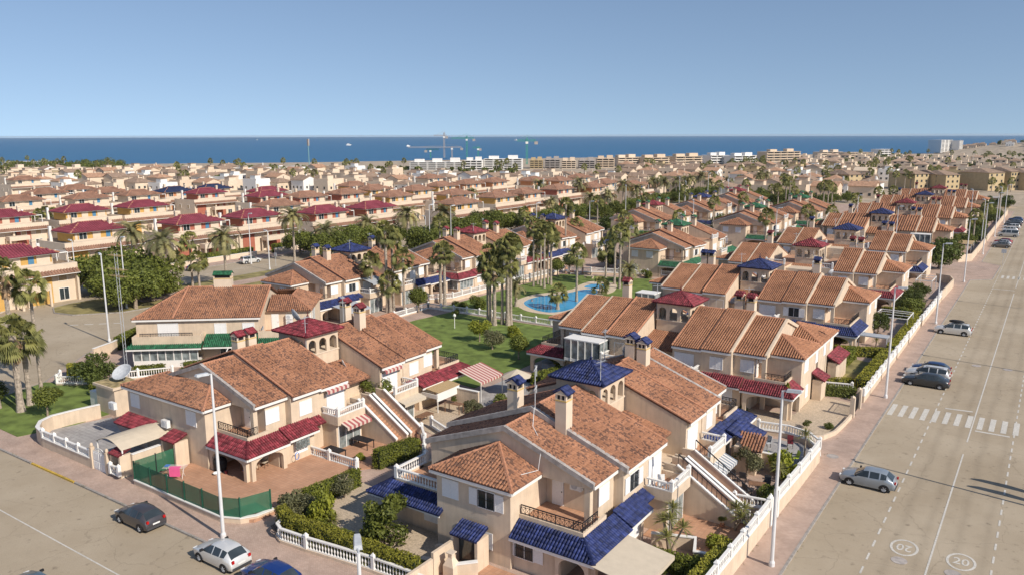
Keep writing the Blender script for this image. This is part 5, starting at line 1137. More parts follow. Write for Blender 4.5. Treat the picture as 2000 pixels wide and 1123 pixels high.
deck = spline([C7(1052,905),C7(1110,865),C7(1250,825),C7(1440,805),C7(1580,780),C7(1640,745),C7(1740,712),C7(1850,712),C7(1980,735),C7(1960,800),C7(1850,840),C7(1780,900),C7(1660,960),C7(1500,1010),C7(1330,1008),C7(1150,975)])
surf('pool_deck', deck, .20, 'deck', .06); surf('pool_water', water, .206, 'pool', .004); surf('paddling_pool_water', kid, .206, 'pool', .004)
# ================================================================ left district
A_ = lambda px, py: at(px, py, 10.6)
pav = [(12,468,'orange','maroon'),(174,424,'orange','maroon'),(371,411,'brickred','maroon'),(489,401,'brickred','maroon'),(617,395,'brickred','maroon'),(703,388,'brickred','maroon'),
 (0,402,'brickred','maroon'),(154,392,'orange','maroon'),(266,385,'orange','maroon'),(542,383,'wall2','tilebrown'),
 (34,375,'wall2','tilebrown'),(164,371,'wall2','tilebrown'),(258,366,'wall2','tilebrown'),(400,362,'brickred','maroon'),(462,363,'salmon','maroon'),(520,367,'brickred','maroon'),(596,368,'brickred','tilebrown'),(660,364,'brickred','tilebrown'),
 (86,363,'wall2','tilebrown'),(128,357,'wall2','tilebrown'),(208,361,'wall2','tilebrown'),(46,340,'wall2','tilebrown'),(330,360,'salmon','navy'),(356,358,'salmon','navy'),
 (730,356,'orange','tilebrown'),(812,357,'orange','tilebrown'),(860,350,'orange','tilebrown'),(886,364,'orange','tilebrown'),(894,379,'orange','tilebrown'),(970,368,'orange','tilebrown'),(1024,362,'salmon','tilebrown'),(1088,355,'brickred','tilebrown'),
 (1092,341,'salmon','tilebrown'),(964,343,'salmon','tilebrown'),(916,346,'salmon','tilebrown'),(780,366,'orange','tilebrown'),(1150,352,'salmon','tilebrown'),(1180,345,'wall2','tilebrown'),(1225,350,'orange','tilebrown'),(1130,336,'wall2','tilebrown'),(1040,341,'salmon','tilebrown'),(690,350,'orange','tilebrown'),(840,337,'wall2','tilebrown')]
PH = []; cname = {'orange':'ochre-walled','brickred':'red-walled','wall2':'cream-walled','salmon':'orange-walled'}; rname = {'maroon':'maroon','tilebrown':'brown','navy':'navy'}
placed = []
for i, (px, py, col, rf) in enumerate(pav):
    x, y = A_(px, py); x += .5; d = math.hypot(x, y)
    for (qx, qy) in placed:
        if abs(qx-x) < 12.5 and abs(qy-y) < 16.4: y = qy+(16.45 if y > qy else -16.45)
    placed.append((x, y)); wd = 16.4
    PH.append((pavision := (px, col, rf, pavilion_house('x', x, y, 0, wd, col, rf, small=(i%2==0)))))
from collections import defaultdict
grp = defaultdict(list)
for px, col, rf, o in PH: grp[(col, rf)].append(o)
for (col, rf), L in grp.items(): ordinals(L, cname[col]+' stepped house with '+rname[rf]+' hipped roof, {} such from the left')
# fills between far houses of the district
def px_clear(px, py, boxes): return all(not (x0 <= px <= x1 and y0 <= py <= y1) for x0, y0, x1, y1 in boxes)
fh = []; rest = []
rs = random.Random(3)
def zone(x0, x1, y0, y1, dy, gap, kinds, wcols, rcols, hh, wid, keep=1.0, lab='', namek='house'):
    y = y0
    while y < y1:
        d = pxof(*at((x0+x1)/2, y), 0)[2]; step = gap*FPX/d; x = x0+rs.random()*step
        while x < x1:
            if rs.random() < keep:
                yy = y+rs.uniform(-.25, .25)*dy; p = at(x, yy)
                ok = all((p[0]-q[0])**2+(p[1]-q[1])**2 > (wid[0]*.95)**2 for q in placed)
                if ok: placed.append(p); fh.append((p, yy, rs.choice(kinds), rs.choice(wcols), rs.choice(rcols), rs.choice(hh), rs.choice(wid), lab, x))
            x += step*rs.uniform(.9, 1.25)
        y += dy*(1+.04*(y-y0))
W3 = ['wall2','wall2','white','wall']
zone(0, 800, 341, 374, 3.6, 12, ['hip','gable','flat','flat'], W3, ['farbrown','farbrown','farorange'], [3.2,4.0,5.2], [9,10,11], .95, 'left')
zone(800, 1250, 352, 372, 3.6, 12, ['hip','gable','flat'], W3, ['farbrown','farbrown'], [3.2,4.0,5.2], [9,10], .9, 'mid')
zone(1200, 1650, 338, 356, 3.8, 12, ['hip','gable','flat'], W3+['sand'], ['farbrown','farbrown','farorange'], [5.6,6.2], [9,10,11], .75, 'right')
zone(1550, 2000, 316, 356, 4.2, 12, ['hip','gable','flat','flat'], W3+['sand','wall2'], ['farbrown','farorange','wall'], [4.5,5.6,6.2], [8,10,11], .8, 'far right')
zone(1250, 1720, 357, 392, 5.5, 14, ['hip','gable','flat'], W3, ['farbrown','farorange'], [5.0], [11], .9, 'near right')
fh.sort(key=lambda f: f[0][0]**2+f[0][1]**2)
q_w, q_r, q_g = MB(), MB(), MB()
print('far houses', len(fh))
near_f = fh[:255]; lg = defaultdict(list)
wn3 = {'wall2':'pale','white':'white','wall':'cream','sand':'sand-coloured'}; rn3 = {'farbrown':'brown','farorange':'orange','wall':'flat cream'}
for p, yy, k, wc, rc, h, w, lb, px in near_f:
    o = far_house('x', p[0], p[1], rs.choice([0, 0, math.pi/2]), k, wc, rc, w, 9 if k != 'flat' else 10, h); lg[(wn3[wc], rn3[rc], k)].append(o)
for (a, b_, k), L in lg.items():
    sh = {'hip':'hipped','gable':'gabled','flat':'stepped flat'}[k]
    for i in range(0, len(L)): pass
    ordinals(L, a+' far house with '+b_+' '+sh+' roof, {} such from the left')
for p, yy, k, wc, rc, h, w, lb, px in fh[255:]:
    c = math.pi/2 if rs.random() < .5 else 0; x, y = (w/2, 4.5) if not c else (4.5, w/2)
    q_w.box(p[0]-x, p[0]+x, p[1]-y, p[1]+y, 0, h); zt = h+min(x,y)*.45
    if k != 'flat': q_r.add([(p[0]-x-.5,p[1]-y-.5,h),(p[0]+x+.5,p[1]-y-.5,h),(p[0]+x+.5,p[1]+y+.5,h),(p[0]-x-.5,p[1]+y+.5,h),(p[0]-.6,p[1],zt),(p[0]+.6,p[1],zt)], [(0,1,5,4),(1,2,5),(2,3,4,5),(3,0,4)], rs.random())
    else: q_w.box(p[0]-x*.5, p[0]+x*.3, p[1]-y*.4, p[1]+y*.5, h, h+2)
    q_g.box(p[0]-x*.7, p[0]-x*.3, p[1]-y-.04, p[1]+y+.04, h-2, h-.8); q_g.box(p[0]+x*.3, p[0]+x*.7, p[1]-y-.04, p[1]+y+.04, h-2, h-.8); q_g.box(p[0]-x-.04, p[0]+x+.04, p[1]-.6, p[1]+.6, h-2.1, h-.7)
dh = thing('distant_houses', 'mass of distant pale houses with brown roofs filling the plain to the sea', 'houses'); dh['kind'] = 'stuff'
if q_w.v: q_w.build('wall', M['wall2'], dh, kind='stuff'); q_r.build('roof', M['farbrown'], dh, kind='stuff'); q_g.build('windows', M['glass'], dh, kind='stuff')
# ---------------------------------------------------------------- blocks of flats, hotel, cranes
def flats(label, px0, px1, pyb, pyt, storeys, col='white', depth=14, rz=None, penth=True, band='glass', name='apartment_block', cat='apartment block', group=None, bays=None, plain=False):
    a, b = Vector(at(px0, pyb)), Vector(at(px1, pyb)); c = (a+b)/2; L = (b-a).length; d = (b-a).normalized(); ang = math.atan2(d.y, d.x)+(R(38) if px0 > 1800 and name == 'hotel' else R(24) if px0 > 1200 else 0); H = tall(c.x, c.y, pyt)
    t = thing(name, label, cat, (c.x, c.y, 0), ang, group); w = MB(); g = MB(); r = MB(); fh_ = H/storeys; n = bays or max(3, int(L/7))
    w.box(-L/2, L/2, 0, depth, 0, H)
    for f in range(storeys):
        z = f*fh_
        if plain:
            for i in range(n): x = -L/2+L*(i+.5)/n; g.box(x-.55, x+.55, -.05, .02, z+1.1, z+2.2)
            continue
        w.box(-L/2, L/2, -1.2 if name != 'hotel' else -.35, 0, z+fh_-min(.3, fh_*.12), z+fh_)
        for i in range(n):
            x = -L/2+L*(i+.5)/n; g.box(x-L/n*.36, x+L/n*.36, -.06, 0.02, z+(min(.7, fh_*.3) if name != 'hotel' else fh_*.35), z+fh_-(min(.5, fh_*.2) if name != 'hotel' else fh_*.22))
            if i and name != 'hotel': w.box(x-L/n*.5-.15, x-L/n*.5+.15, -1.1, 0, z, z+fh_)
        r.box(-L/2, L/2, *((-1.25, -1.15) if name != 'hotel' else (-.4,-.35)), z, z+min(.8, fh_*.25))
    if penth:
        for i in range(max(2, n//2)): x = -L/2+L*(i+.5)/max(2, n//2); w.box(x-L/n*.5, x+L/n*.5, 3, 9, H, H+2.2+(i%3)*.5)
    w.build('wall', M[col], t); g.build('windows', M['glass'], t, kind='stuff'); r.build('balcony_fronts', M[col], t, kind='stuff') if r.v else MB().hexa([(-L/2-.5,-.5,H-.1),(L/2+.5,-.5,H-.1),(L/2+.5,depth+.5,H-.1),(-L/2-.5,depth+.5,H-.1),(-L/4,depth/2-1,H+1.8),(L/4,depth/2-1,H+1.8),(L/4,depth/2+1,H+1.8),(-L/4,depth/2+1,H+1.8)]).build('roof', M['farbrown'], t); return t
flats('long white apartment block with balcony bands, below the cranes', 800, 905, 333, 317, 4)
flats('white apartment block right of the long one, with open terraces', 908, 942, 333, 314, 4)
flats('tall white flats with square windows, end of the white blocks', 945, 1020, 332, 311, 5)
for i, (a, b, yb, yt, st, c, lb) in enumerate(((1035,1060,330,314,4,'sand','left end of the coloured seafront flats'),(1064,1094,330,313,4,'concrete','grey seafront flats with ochre stair tower'),(1097,1125,330,315,4,'wall2','cream seafront flats between grey ones'),(1130,1162,330,315,4,'concrete','grey seafront flats beside the lone palm'),(1165,1200,328,311,4,'wall','cream-orange seafront flats right of the lone palm'),
  (1205,1250,326,309,4,'wall2','cream seafront flats with sloping roof fins'),(1255,1310,326,309,4,'wall','pale orange seafront flats before a palm pair'),(1315,1375,325,307,4,'wall','peach seafront flats with stepped tops'),(1385,1425,324,305,4,'white','white flats with blue balcony glass'),(1430,1480,325,306,4,'white','white flats with dark balcony bands'),(1490,1570,316,298,4,'wall','broad sandstone building with small red sign tower'),(1600,1650,309,299,3,'wall2','low cream flats behind right-hand palms'),(1715,1745,305,294,3,'white','small bright villa block before the sea at right'),
  (1650,1712,310,300,3,'wall','long pale row before the sea at right'),(560,640,329,325,1,'white','low white sheds by the shore'),(5,105,322,314,3,'white','white flats at the shore behind trees'),(14,104,352,333,3,'sand','unfinished grey building with roof towers'),(150,188,344,332,2,'concrete','grey concrete shell beside the unfinished building'))):
    flats(lb, a, b, yb, yt, st, c, penth=i < 12, depth=16)
flats('ten storey white hotel tower standing alone before the sea', 1828, 1867, 299, 276, 10, 'white', depth=20, penth=False, name='hotel', cat='hotel'); flats('narrow white wing of the lone hotel tower', 1869, 1882, 299, 277, 10, 'white', depth=16, penth=False, name='hotel', cat='hotel')
for i, (a, b, yb, yt, lb) in enumerate(((1652,1692,370,343,'sand-coloured flats left of the tall palm group'),(1780,1817,371,342,'blank sand-coloured gable block right of the palm group'),(1824,1838,371,343,'narrow brown row behind the blank gable block'),(1840,1878,372,344,'sand-coloured block with red skirt, left of the street lamp'),(1922,1966,373,340,'sand-coloured block behind dark trees at right'),(1968,1992,372,338,'ribbed sand-coloured block near the right edge'),(1994,2050,372,340,'sand-coloured block cut by the right edge'))):
    o = flats(lb, a, b, yb, yt, 3, 'sand', depth=16, penth=False, bays=3, plain=True)
def crane(label, px, yb, ytop, xl, xr, col, up=0):
    x, y = at(px, yb); d = pxof(x, y, 0)[2]; H = (pxof(x, y, 0)[1]-ytop)*d/FPX; mpp = d/FPX; r = .7 if H > 20 else .5
    t = thing('tower_crane', label, 'crane', (x, y, 0), math.pi/2-YAW, 'tower cranes at the building site'); b = MB()
    n = int(H/3)
    for sx in (-r, r):
        for sy in (-r, r): b.bar((sx,sy,0),(sx,sy,H),.22)
    for i in range(n): z = H*i/n; z2 = H*(i+1)/n; b.bar((-r,-r,z),(r,-r,z2),.14); b.bar((r,-r,z),(-r,-r,z2),.1); b.bar((-r,r,z),(r,r,z2),.1)
    b.build('mast', M[col], t); j = MB(); a0, a1 = (xl-px)*mpp, (xr-px)*mpp; zj = H*.86
    for zz, yy in ((zj,-.6),(zj,.6),(zj+1.2,0)): j.bar((a0,yy,zz+up*0),(a1,yy,zz),.2)
    m_ = int(abs(a1-a0)/3)
    for i in range(m_): p = a0+(a1-a0)*i/m_; q = a0+(a1-a0)*(i+1)/m_; j.bar((p,0,zj),((p+q)/2,0,zj+1.2),.1); j.bar(((p+q)/2,0,zj+1.2),(q,0,zj),.1)
    j.bar((0,0,H+2),(a0*.7,0,zj+1.2),.08); j.bar((0,0,H+2),(a1*.9,0,zj+1.2),.08); j.build('jib', M[col], t)
    e = a1 if abs(a1) < abs(a0) else a0; MB().box(e-1.6,e+1.6,-1,1,zj-3,zj-.3).build('counterweight', M['concrete'], t); MB().box(-1.2,1.2,-1.2,1.2,zj-2.4,zj-.4).build('cab', M['white'], t)
M['cranegrey'] = mat('grey_crane_steel', (.35,.33,.33), .7, .1, 1); M['cranegreen'] = mat('green_crane_steel', (.06,.28,.22), .7, .1, 1)
for a in (('tall grey tower crane with the highest jib, left of the group',868,309,260,848,873,'cranegrey'),('grey crane with the longest low jib, reaching to the left edge of the blocks',883,309,286,797,902,'cranegrey'),('green tower crane right of the tallest grey one',912,309,266,882,926,'cranegreen'),('short green crane right of the tall green one',934,310,287,923,938,'cranegreen'),('lone green tower crane right of the others',1029,322,270,1010,1047,'cranegreen'),('smallest green crane above the long white block',841,309,291,832,858,'cranegreen')): crane(*a)
# ================================================================ gardens, walls, fences
IDF = lambda x,y,z: (x,y,z)
def wall(label, pts, h, z=.12, th=.2, m='wall', cop='white', bal=None, group=None, single=False, posts=True, name='garden_wall'):
    """masonry wall along a line; bal = balustrade height carried on top"""
    cx, cy = pts[0]; t = thing(name, label, 'wall' if not bal else 'balustrade wall', (cx, cy, 0), 0, group)
    w = MB(); c = MB(); n = len(pts)
    N = []
    for i in range(n):
        d = Vector(pts[min(i+1,n-1)])-Vector(pts[max(i-1,0)]); d.normalize(); N.append(Vector((-d.y, d.x)))
    for i in range(n-1):
        a, b = Vector(pts[i])-Vector((cx,cy)), Vector(pts[i+1])-Vector((cx,cy))
        def pr(mb, t_, z0, z1): c4 = [a+N[i]*t_, b+N[i+1]*t_, b-N[i+1]*t_, a-N[i]*t_]; mb.hexa([(*c4[k], z0) for k in (3,2,1,0)]+[(*c4[k], z1) for k in (3,2,1,0)])
        pr(w, th/2, 0.01, h)
        if cop: pr(c, th/2+.05, h, h+.07)
    w.build('wall', M[m], t)
    if c.v: c.build('coping', M[cop], t)
    if bal:
        for i in range(n-1):
            a, b = (pts[i][0]-cx, pts[i][1]-cy), (pts[i+1][0]-cx, pts[i+1][1]-cy); L = math.dist(a, b); k = max(1, round(L/(2.6 if posts else 99)))
            for j in range(k):
                p = (a[0]+(b[0]-a[0])*j/k, a[1]+(b[1]-a[1])*j/k); q = (a[0]+(b[0]-a[0])*(j+1)/k, a[1]+(b[1]-a[1])*(j+1)/k)
                balustrade(t, IDF, p, q, h+.07, single=single, h=bal, posts=(1 if posts else 0, 1 if (j == k-1 and i == n-2) else 0), sp=.24)
    return t
def panel_wall(label, pts, h, pan=.75, **kw):
    """street wall: solid lower part, white pierced balustrade band between piers"""
    return wall(label, pts, h, bal=pan, **kw)
surf('terracotta_patio', [(-57.4,31.9),(-46.3,31.85),(-44.6,32.9),(-43.6,42.3),(-45,43.35),(-51.2,43.4),(-51.2,41),(-55.5,41),(-57.4,36)], .34, 'terracotta', .22)
surf('tiled_patio', [(-51.2,43.45),(-45,43.45),(-43.8,45),(-44.3,52),(-49,53.5),(-51.3,53)], .20, 'terracotta', .08)
surf('paved_yard', [(-71.6,31.8),(-59.4,31.8),(-59.4,36.2),(-66.4,36.3),(-73.9,39),(-75.3,34)], .15, 'greypaver', .03)
surf('gravel_garden', [(-42.6,34.2),(-29.6,33.6),(-29.6,38),(-31.5,40),(-43,42)], .16, 'gravel', .04)
surf('mulch_bed', [(-43.2,33.2),(-41.6,32.5),(-29.7,33.0),(-29.7,34.3),(-36,34.4),(-41,34.6),(-42.4,36),(-42.9,42),(-43.6,42)], .17, 'darkmulch', .05)
surf('front_terrace', [(-29.4,31.6),(-19,31.6),(-19,37.6),(-29.4,37.6)], .15, 'terracotta', .03)
surf('side_terrace', [(-21,46.6),(-15,46.6),(-14.5,53.3),(-21,53.3)], .16, 'terracotta', .04); surf('brick_terrace', [(-21,55.3),(-14.5,54.6),(-14.5,62),(-21,62.2)], .16, 'paver', .04)
surf('round_terrace', [(-20.3,62.4),(-17,62.4),(-14.6,63),(-14.3,66),(-15,68.3),(-16.5,69.4),(-20.3,69.2)], .17, 'greypaver', .05)
surf('gravel_drive', [(-20,71),(-16.2,70.6),(-14.6,73),(-14.4,78.9),(-14.5,83.5),(-18.9,84),(-19,77),(-22.5,76.2),(-30,75.8),(-30,71)], .155, 'gravel', .035)
surf('lawn_patch', [(-18.9,88),(-15.6,91),(-15.7,100),(-18.5,101),(-18.9,96)], .16, 'drygrass', .04); surf('corner_lawn', [(-88.3,31.6),(-76.1,31.4),(-74.8,36),(-75,40),(-79,44),(-83.5,44.5),(-91,41)], .16, 'lawn', .04)
surf('west_lawn', [(-104,12),(-94,12),(-93,26),(-99,27),(-104,22)], .15, 'lawn', .15); surf('patio_pool_side', [(-49,60),(-36,58),(-36,74),(-49,72)], .14, 'greypaver', .02); surf('sand_yard', [(-51,54.5),(-43,52.5),(-42,60),(-49,61.5)], .15, 'gravel', .03)
surf('cross_lane', [(-36,70.5),(-22,70.5),(-22,75.7),(-47,75.7),(-47,71)], .14, 'gravel', .02)
# the mesh fence of the left villa
wall('low cream wall with white coping under the green mesh fence', [(-57.6,31.75),(-46.6,31.7),(-45.3,32.3),(-44.7,33.2),(-44.55,34.6)], .5)
M['mesh'] = (lambda: (lambda m: (m.node_tree.nodes['Principled BSDF'].inputs['Alpha'].__setattr__('default_value', .66), m)[1])(mat('green_windbreak_mesh', (.035,.15,.085), .75, .2, .8)))()
fp = [(-57.6,31.75),(-55.4,31.75),(-53.2,31.74),(-51.0,31.73),(-48.8,31.72),(-46.7,31.7),(-45.3,32.3),(-44.6,34.4)]
gf = thing('mesh_fence', 'green windbreak mesh fence on the low wall round the terracotta patio', 'fence', (0,0,0))
for i, p in enumerate(fp):
    link('post', cached('mp', lambda: MB().bar((0,0,.5),(0,0,2.08),.045).mesh('post', M['mesh2'])) if 'mesh2' in M else MB().bar((0,0,.5),(0,0,2.08),.045).mesh('post', mat('green_post', (.02,.10,.06), .6)), gf, loc=(*p,0))
    if i < len(fp)-1:
        q = fp[i+1]; b = MB(); d = (Vector(q)-Vector(p)).normalized(); k = Vector((-d.y,d.x))*.012; a0, b0 = Vector(p)+d*.04, Vector(q)-d*.04
        b.hexa([(*(a0-k),.58),(*(b0-k),.58),(*(b0+k),.58),(*(a0+k),.58),(*(a0-k),1.98),(*(b0-k),1.98),(*(b0+k),1.98),(*(a0+k),1.98)]); b.build('mesh_panel', M['mesh'], gf)
gf2 = thing('mesh_fence', 'short green mesh fence between the carport wall and the patio', 'fence', (0,0,0))
for p, q in (((-57.7,31.9),(-57.6,33.6)),((-57.6,33.6),(-57.5,35.3))):
    b = MB(); b.hexa([(p[0]-.012,p[1],.4),(p[0]+.012,p[1],.4),(q[0]+.012,q[1]-.04,.4),(q[0]-.012,q[1]-.04,.4),(p[0]-.012,p[1],2.0),(p[0]+.012,p[1],2.0),(q[0]+.012,q[1]-.04,2.0),(q[0]-.012,q[1]-.04,2.0)]); b.build('mesh_panel', M['mesh'], gf2); MB().bar((*q,.3),(*q,2.1),.035).build('post', M['iron'], gf2)
# left villa: street wall, gate, carport, kiosk
panel_wall('cream street wall with two white balustrade panels, left of the white double gate', [(-71.7,31.65),(-67.6,31.62),(-63.7,31.6)], .95, .42, th=.26)
wall('curved cream wall with white band around the corner lawn', [(-71.8,31.65),(-73.4,32.0),(-74.7,32.9),(-75.3,34.2),(-75.1,36.3),(-74.7,38.4)], 1.45, th=.24)
gt = thing('driveway_gate', 'white panelled double gate with an arched top in the left street wall', 'gate', (-63.5,31.62,.12))
for i in range(2):
    b = MB(); x0 = .12+i*1.06; b.box(x0,x0+1.0,-.03,.03,0,1.55); 
    for a in range(4):
        for zz in (.12,.85): b.box(x0+.07+a*.235,x0+.23+a*.235,-.05,-.03,zz,zz+.6)
    b.build('gate_leaf', M['shutter'], gt)
ab = MB(); 
for i in range(14):
    x = .2+2*i/13; z = 1.55+.38*math.sin(math.pi*i/13); ab.bar((x,0,1.5),(x,0,z),.016)
    if i: ab.bar((x-2/13,0,1.55+.38*math.sin(math.pi*(i-1)/13)),(x,0,z),.022)
ab.build('arched_top', M['shutter'], gt)
for x in (0,2.3): MB().box(x-.15,x+.15,-.16,.16,0,1.85).lathe([(.1,1.85),(.14,1.95),(.12,2.1),(.03,2.2)],8,(x,0,0)).build('pier', M['wall'], gt)
cp = thing('carport', 'beige vaulted canvas carport behind the white double gate', 'carport', (-61.4,33.9,.12)); b = MB(); n = 9
for i in range(n):
    a0, a1 = -1.9+3.8*i/n, -1.9+3.8*(i+1)/n; z0, z1 = 2.25+.62*math.cos(a0/1.9*1.5), 2.25+.62*math.cos(a1/1.9*1.5); b.hexa([(a0,-2.0,z0),(a1,-2.0,z1),(a1,2.4,z1),(a0,2.4,z0),(a0,-2.0,z0+.03),(a1,-2.0,z1+.03),(a1,2.4,z1+.03),(a0,2.4,z0+.03)])
b.build('canopy', M['canvas'], cp)
for x in (-1.85,1.85):
    for y in (-1.9,2.3): MB().bar((x,y,0),(x,y,2.3),.05).build('post', M['white'], cp)
wall('cream wall with flat white frame between carport and entrance', [(-59.3,32.6),(-59.3,36.0)], 1.9)
def tilehood(label, x0, x1, y0, y1, z0, z1, m, posts=True, name='entrance_hood', back='wall', cat='porch'):
    t = thing(name, label, cat, ((x0+x1)/2, y1, .12)); cx = (x0+x1)/2; fn = lambda x,y,z: (x-cx, y-y1, z-.12); r = Roof(fn, .22, .34, .8); r.plane((x0,y0,z0),(x1,y0,z0),(x1,y1,z1),(x0,y1,z1)); r.done(t, m, 'roof')
    if posts:
        for x in (x0+.1, x1-.1): MB().box(x-.11,x+.11,y0+.1,y1,.12,z0-.02).mapped(fn).build('side_wall', M[back], t)
    return t
tilehood('small maroon-tiled hood over the side gate by the white double gate', -60.9, -59.5, 31.6, 32.7, 2.0, 2.4, 'red'); tilehood('maroon-tiled entrance porch at the corner of the green mesh fence', -59.1, -57.2, 35.0, 36.3, 2.5, 2.95, 'red')
tilehood('long maroon tile hood over the side door below the shaded windows', -66.0, -61.6, 35.0, 36.4, 2.5, 3.05, 'red', False)
balu = thing('balustrade', 'short white balustrade beside the white double gate', 'balustrade', (-60.6,31.5,.12)); balustrade(balu, IDF, (0,0), (1.2,0), .3, single=True)
for (px, py) in ((249,790),(340,826)):
    x, y = at(px, py, 3.0 if px < 300 else 3.1); ac(VL, IDF, x+58.2, 36.4-50.5-.02, 3.0, (0,-1))
ks = thing('utility_kiosk', 'small flat-roofed kiosk with a moss-stained roof beside the corner lawn', 'kiosk', (-75.6,40.7,0)); MB().box(-1.4,1.9,-1.3,1.3,0,2.8).box(-1.6,2.1,-1.5,1.5,2.8,3.05).build('wall', M['wall'], ks); MB().box(-1.45,1.95,-1.35,1.35,3.05,3.08).build('roof', mat('mossy_roof', (.36,.28,.14), .95, .5, 2, dirt=.6), ks); MB().box(-2.9,-1.42,-1.2,.6,0,1.9).build('annex', M['white'], ks)
bd = thing('satellite_dish', 'big round satellite dish on a short mast on the kiosk roof', 'satellite dish', (-75.2,41.3,3.08)); MB().bar((0,0,0),(0,0,.8),.07,n=8).build('mast', M['lamp'], bd)
bd.scale = (.86,)*3
link('reflector', MB().lathe([(.05,0),(.5,.07),(.9,.22),(1.15,.36),(1.12,.40),(.8,.24),(.4,.10),(0,.05)], 20).mesh('reflector', M['lampgrey']), bd, loc=(0,0,.8), rot=(R(35),R(12),0))
# patio edge balustrades (single balusters)
b1 = thing('balustrade', 'white balustrade with finials between the two red-villa patios', 'balustrade', (-51.2,43.3,.34)); balustrade(b1, IDF, (0,0), (3.1,0), 0, single=True); balustrade(b1, IDF, (3.1,0), (6.3,0), 0, single=True, posts=(0,1)); balustrade(b1, IDF, (6.3,0), (7.9,-1.6), 0, single=True, posts=(0,1))
hb = [(-41.9,33.3),(-41.6,32.5),(-40.8,32.15),(-38.5,32.3),(-36.0,32.6),(-33,32.9),(-30.0,33.0),(-27.2,33.0)]
hw = thing('balustrade', 'long white curving street balustrade in front of the clipped cypress hedge', 'balustrade', (0,0,0))
b = MB()
for p, q in zip(hb[:-1], hb[1:]):
    p, q = Vector(p), Vector(q); d = (q-p).normalized(); k = Vector((-d.y,d.x))*.16; b.hexa([(*(p-k),.01),(*(q-k),.01),(*(q+k),.01),(*(p+k),.01),(*(p-k),.32),(*(q-k),.32),(*(q+k),.32),(*(p+k),.32)])
b.build('base_wall', M['wall'], hw)
for i, (p, q) in enumerate(zip(hb[:-1], hb[1:])): balustrade(hw, IDF, p, q, .32, single=True, h=.66, posts=(1 if i in (0,3,5) else 0, 0), sp=.25, sl=7)
hedge('tall bright cypress hedge behind the curving street balustrade', [(-42.6,33.7),(-41.2,33.1),(-36,33.2),(-29.9,33.5)], .75, 1.55, 'hedgeb', .12, 260, .075)
hedge('low inner hedge edging the mulch bed', [(-42.4,35.6),(-39.5,34.9),(-35,34.7),(-30.2,34.6)], .45, .55, 'hedge', .16, 200, .07)
hedge('dense cypress hedge dividing the red villa patio from the blue villa garden', [(-43.3,36.4),(-42.9,41.4)], .8, 1.35, 'hedge', .16, 190, .08); hedge('hedge on the patio side beyond the divider balustrade', [(-44.0,44.6),(-43.2,48.6)], 1.0, 1.5, 'hedge', .14, 180, .08)
tree('olive-grey bush at the head of the cypress hedge', -42.9, 35.4, 'olivebush', 1.35, .16, 0, 'shrub'); tree('second grey bush leaning toward the round topiary', -41.9, 35.9, 'olivebush', 1.15, .16, 1, 'shrub')
tree('round clipped bush beside the grey bushes', -40.6, 35.9, 'brightbush', 1.25, .16, 0, 'shrub', sz=1.8); tree('big-leaved ficus tree in the blue villa garden', -35.0, 36.1, 'shrubtree', 1.32, .16, 0); tree('thin-crowned olive tree by the divider hedge', -42.2, 39.3, 'olive', .75, .16, 0)
spiky('small cycad on the gravel under the round bush', -39.9, 35.9, [(0,0,.25)], .16, s=.9, cat='plant', name='cycad')
for i, (x, y, s, lb) in enumerate(((-43.8,49.4,.8,'tall loose shrub by the white stair foot'),(-45.2,47.8,.55,'round green shrub near the black table'),(-44.6,46.2,.6,'yellowish shrub in the patio hedge gap'),(-46.3,45.0,.5,'low bush against the patio balustrade'))): tree(lb, x, y, 'brightbush' if i != 1 else 'bush', s, .2, i, 'shrub')
def table(label, x, y, L=1.9, w=.9, rz=0, m='iron', z=.2, h=.74, name='table'):
    t = thing(name, label, 'table', (x,y,z), rz); MB().box(-L/2,L/2,-w/2,w/2,h-.04,h).build('tabletop', M[m], t)
    for sx in (-1,1):
        for sy in (-1,1): MB().box(sx*(L/2-.07)-.03,sx*(L/2-.07)+.03,sy*(w/2-.07)-.03,sy*(w/2-.07)+.03,0,h-.04).build('leg', M[m], t)
    return t
def chair(label, x, y, rz, m='canvas', z=.34, fr='iron', group=None):
    t = thing('garden_chair', label, 'chair', (x,y,z), rz, group); MB().box(-.25,.25,-.25,.25,.42,.46).build('seat', M[m], t); MB().hexa([(-.25,.22,.46),(.25,.22,.46),(.25,.26,.46),(-.25,.26,.46),(-.25,.36,1.0),(.25,.36,1.0),(.25,.40,1.0),(-.25,.40,1.0)]).build('backrest', M[m], t)
    for sx in (-.22,.22):
        for sy in (-.22,.22): MB().bar((sx,sy,0),(sx,sy,.42),.015).build('leg', M[fr], t)
        MB().box(sx-.02,sx+.02,-.22,.26,.62,.65).build('armrest', M[fr], t)
    return t
table('black garden table against the divider balustrade', -48.4, 44.2); table('tall black slatted table by the sliding doors', -48.1, 47.2, 2.0, .95)
table('round glass table under the red villa porch', -51.9, 38.2, 1.1, 1.1, 0, 'wood', .34); chair('beige garden chair at the back of the porch table', -51.5, 39.3, .3); chair('beige garden chair beside the porch table with a striped towel', -50.9, 37.6, -1.4, group=None); chair('garden chair left of the porch table', -52.9, 38.4, 1.6)
tw = thing('towel', 'striped beach towel draped over the chair by the porch pillar', 'towel', (-50.9,37.2,.9)); MB().hexa([(-.5,-.2,-.1),(.4,-.3,0),(.5,.2,.05),(-.4,.3,-.05),(-.5,-.2,-.07),(.4,-.3,.03),(.5,.2,.08),(-.4,.3,-.02)]).build('cloth', stripe_mat('rainbow_towel', (.55,.25,.12), (.25,.22,.5), .3), tw)
bq = thing('barbecue', 'barbecue under a black cover by the porch pillar', 'barbecue', (-53.9,36.9,.34)); MB().lathe([(.45,0),(.5,.3),(.55,.7),(.45,1.0),(.2,1.15),(0,1.18)], 12).build('cover', M['black'], bq)
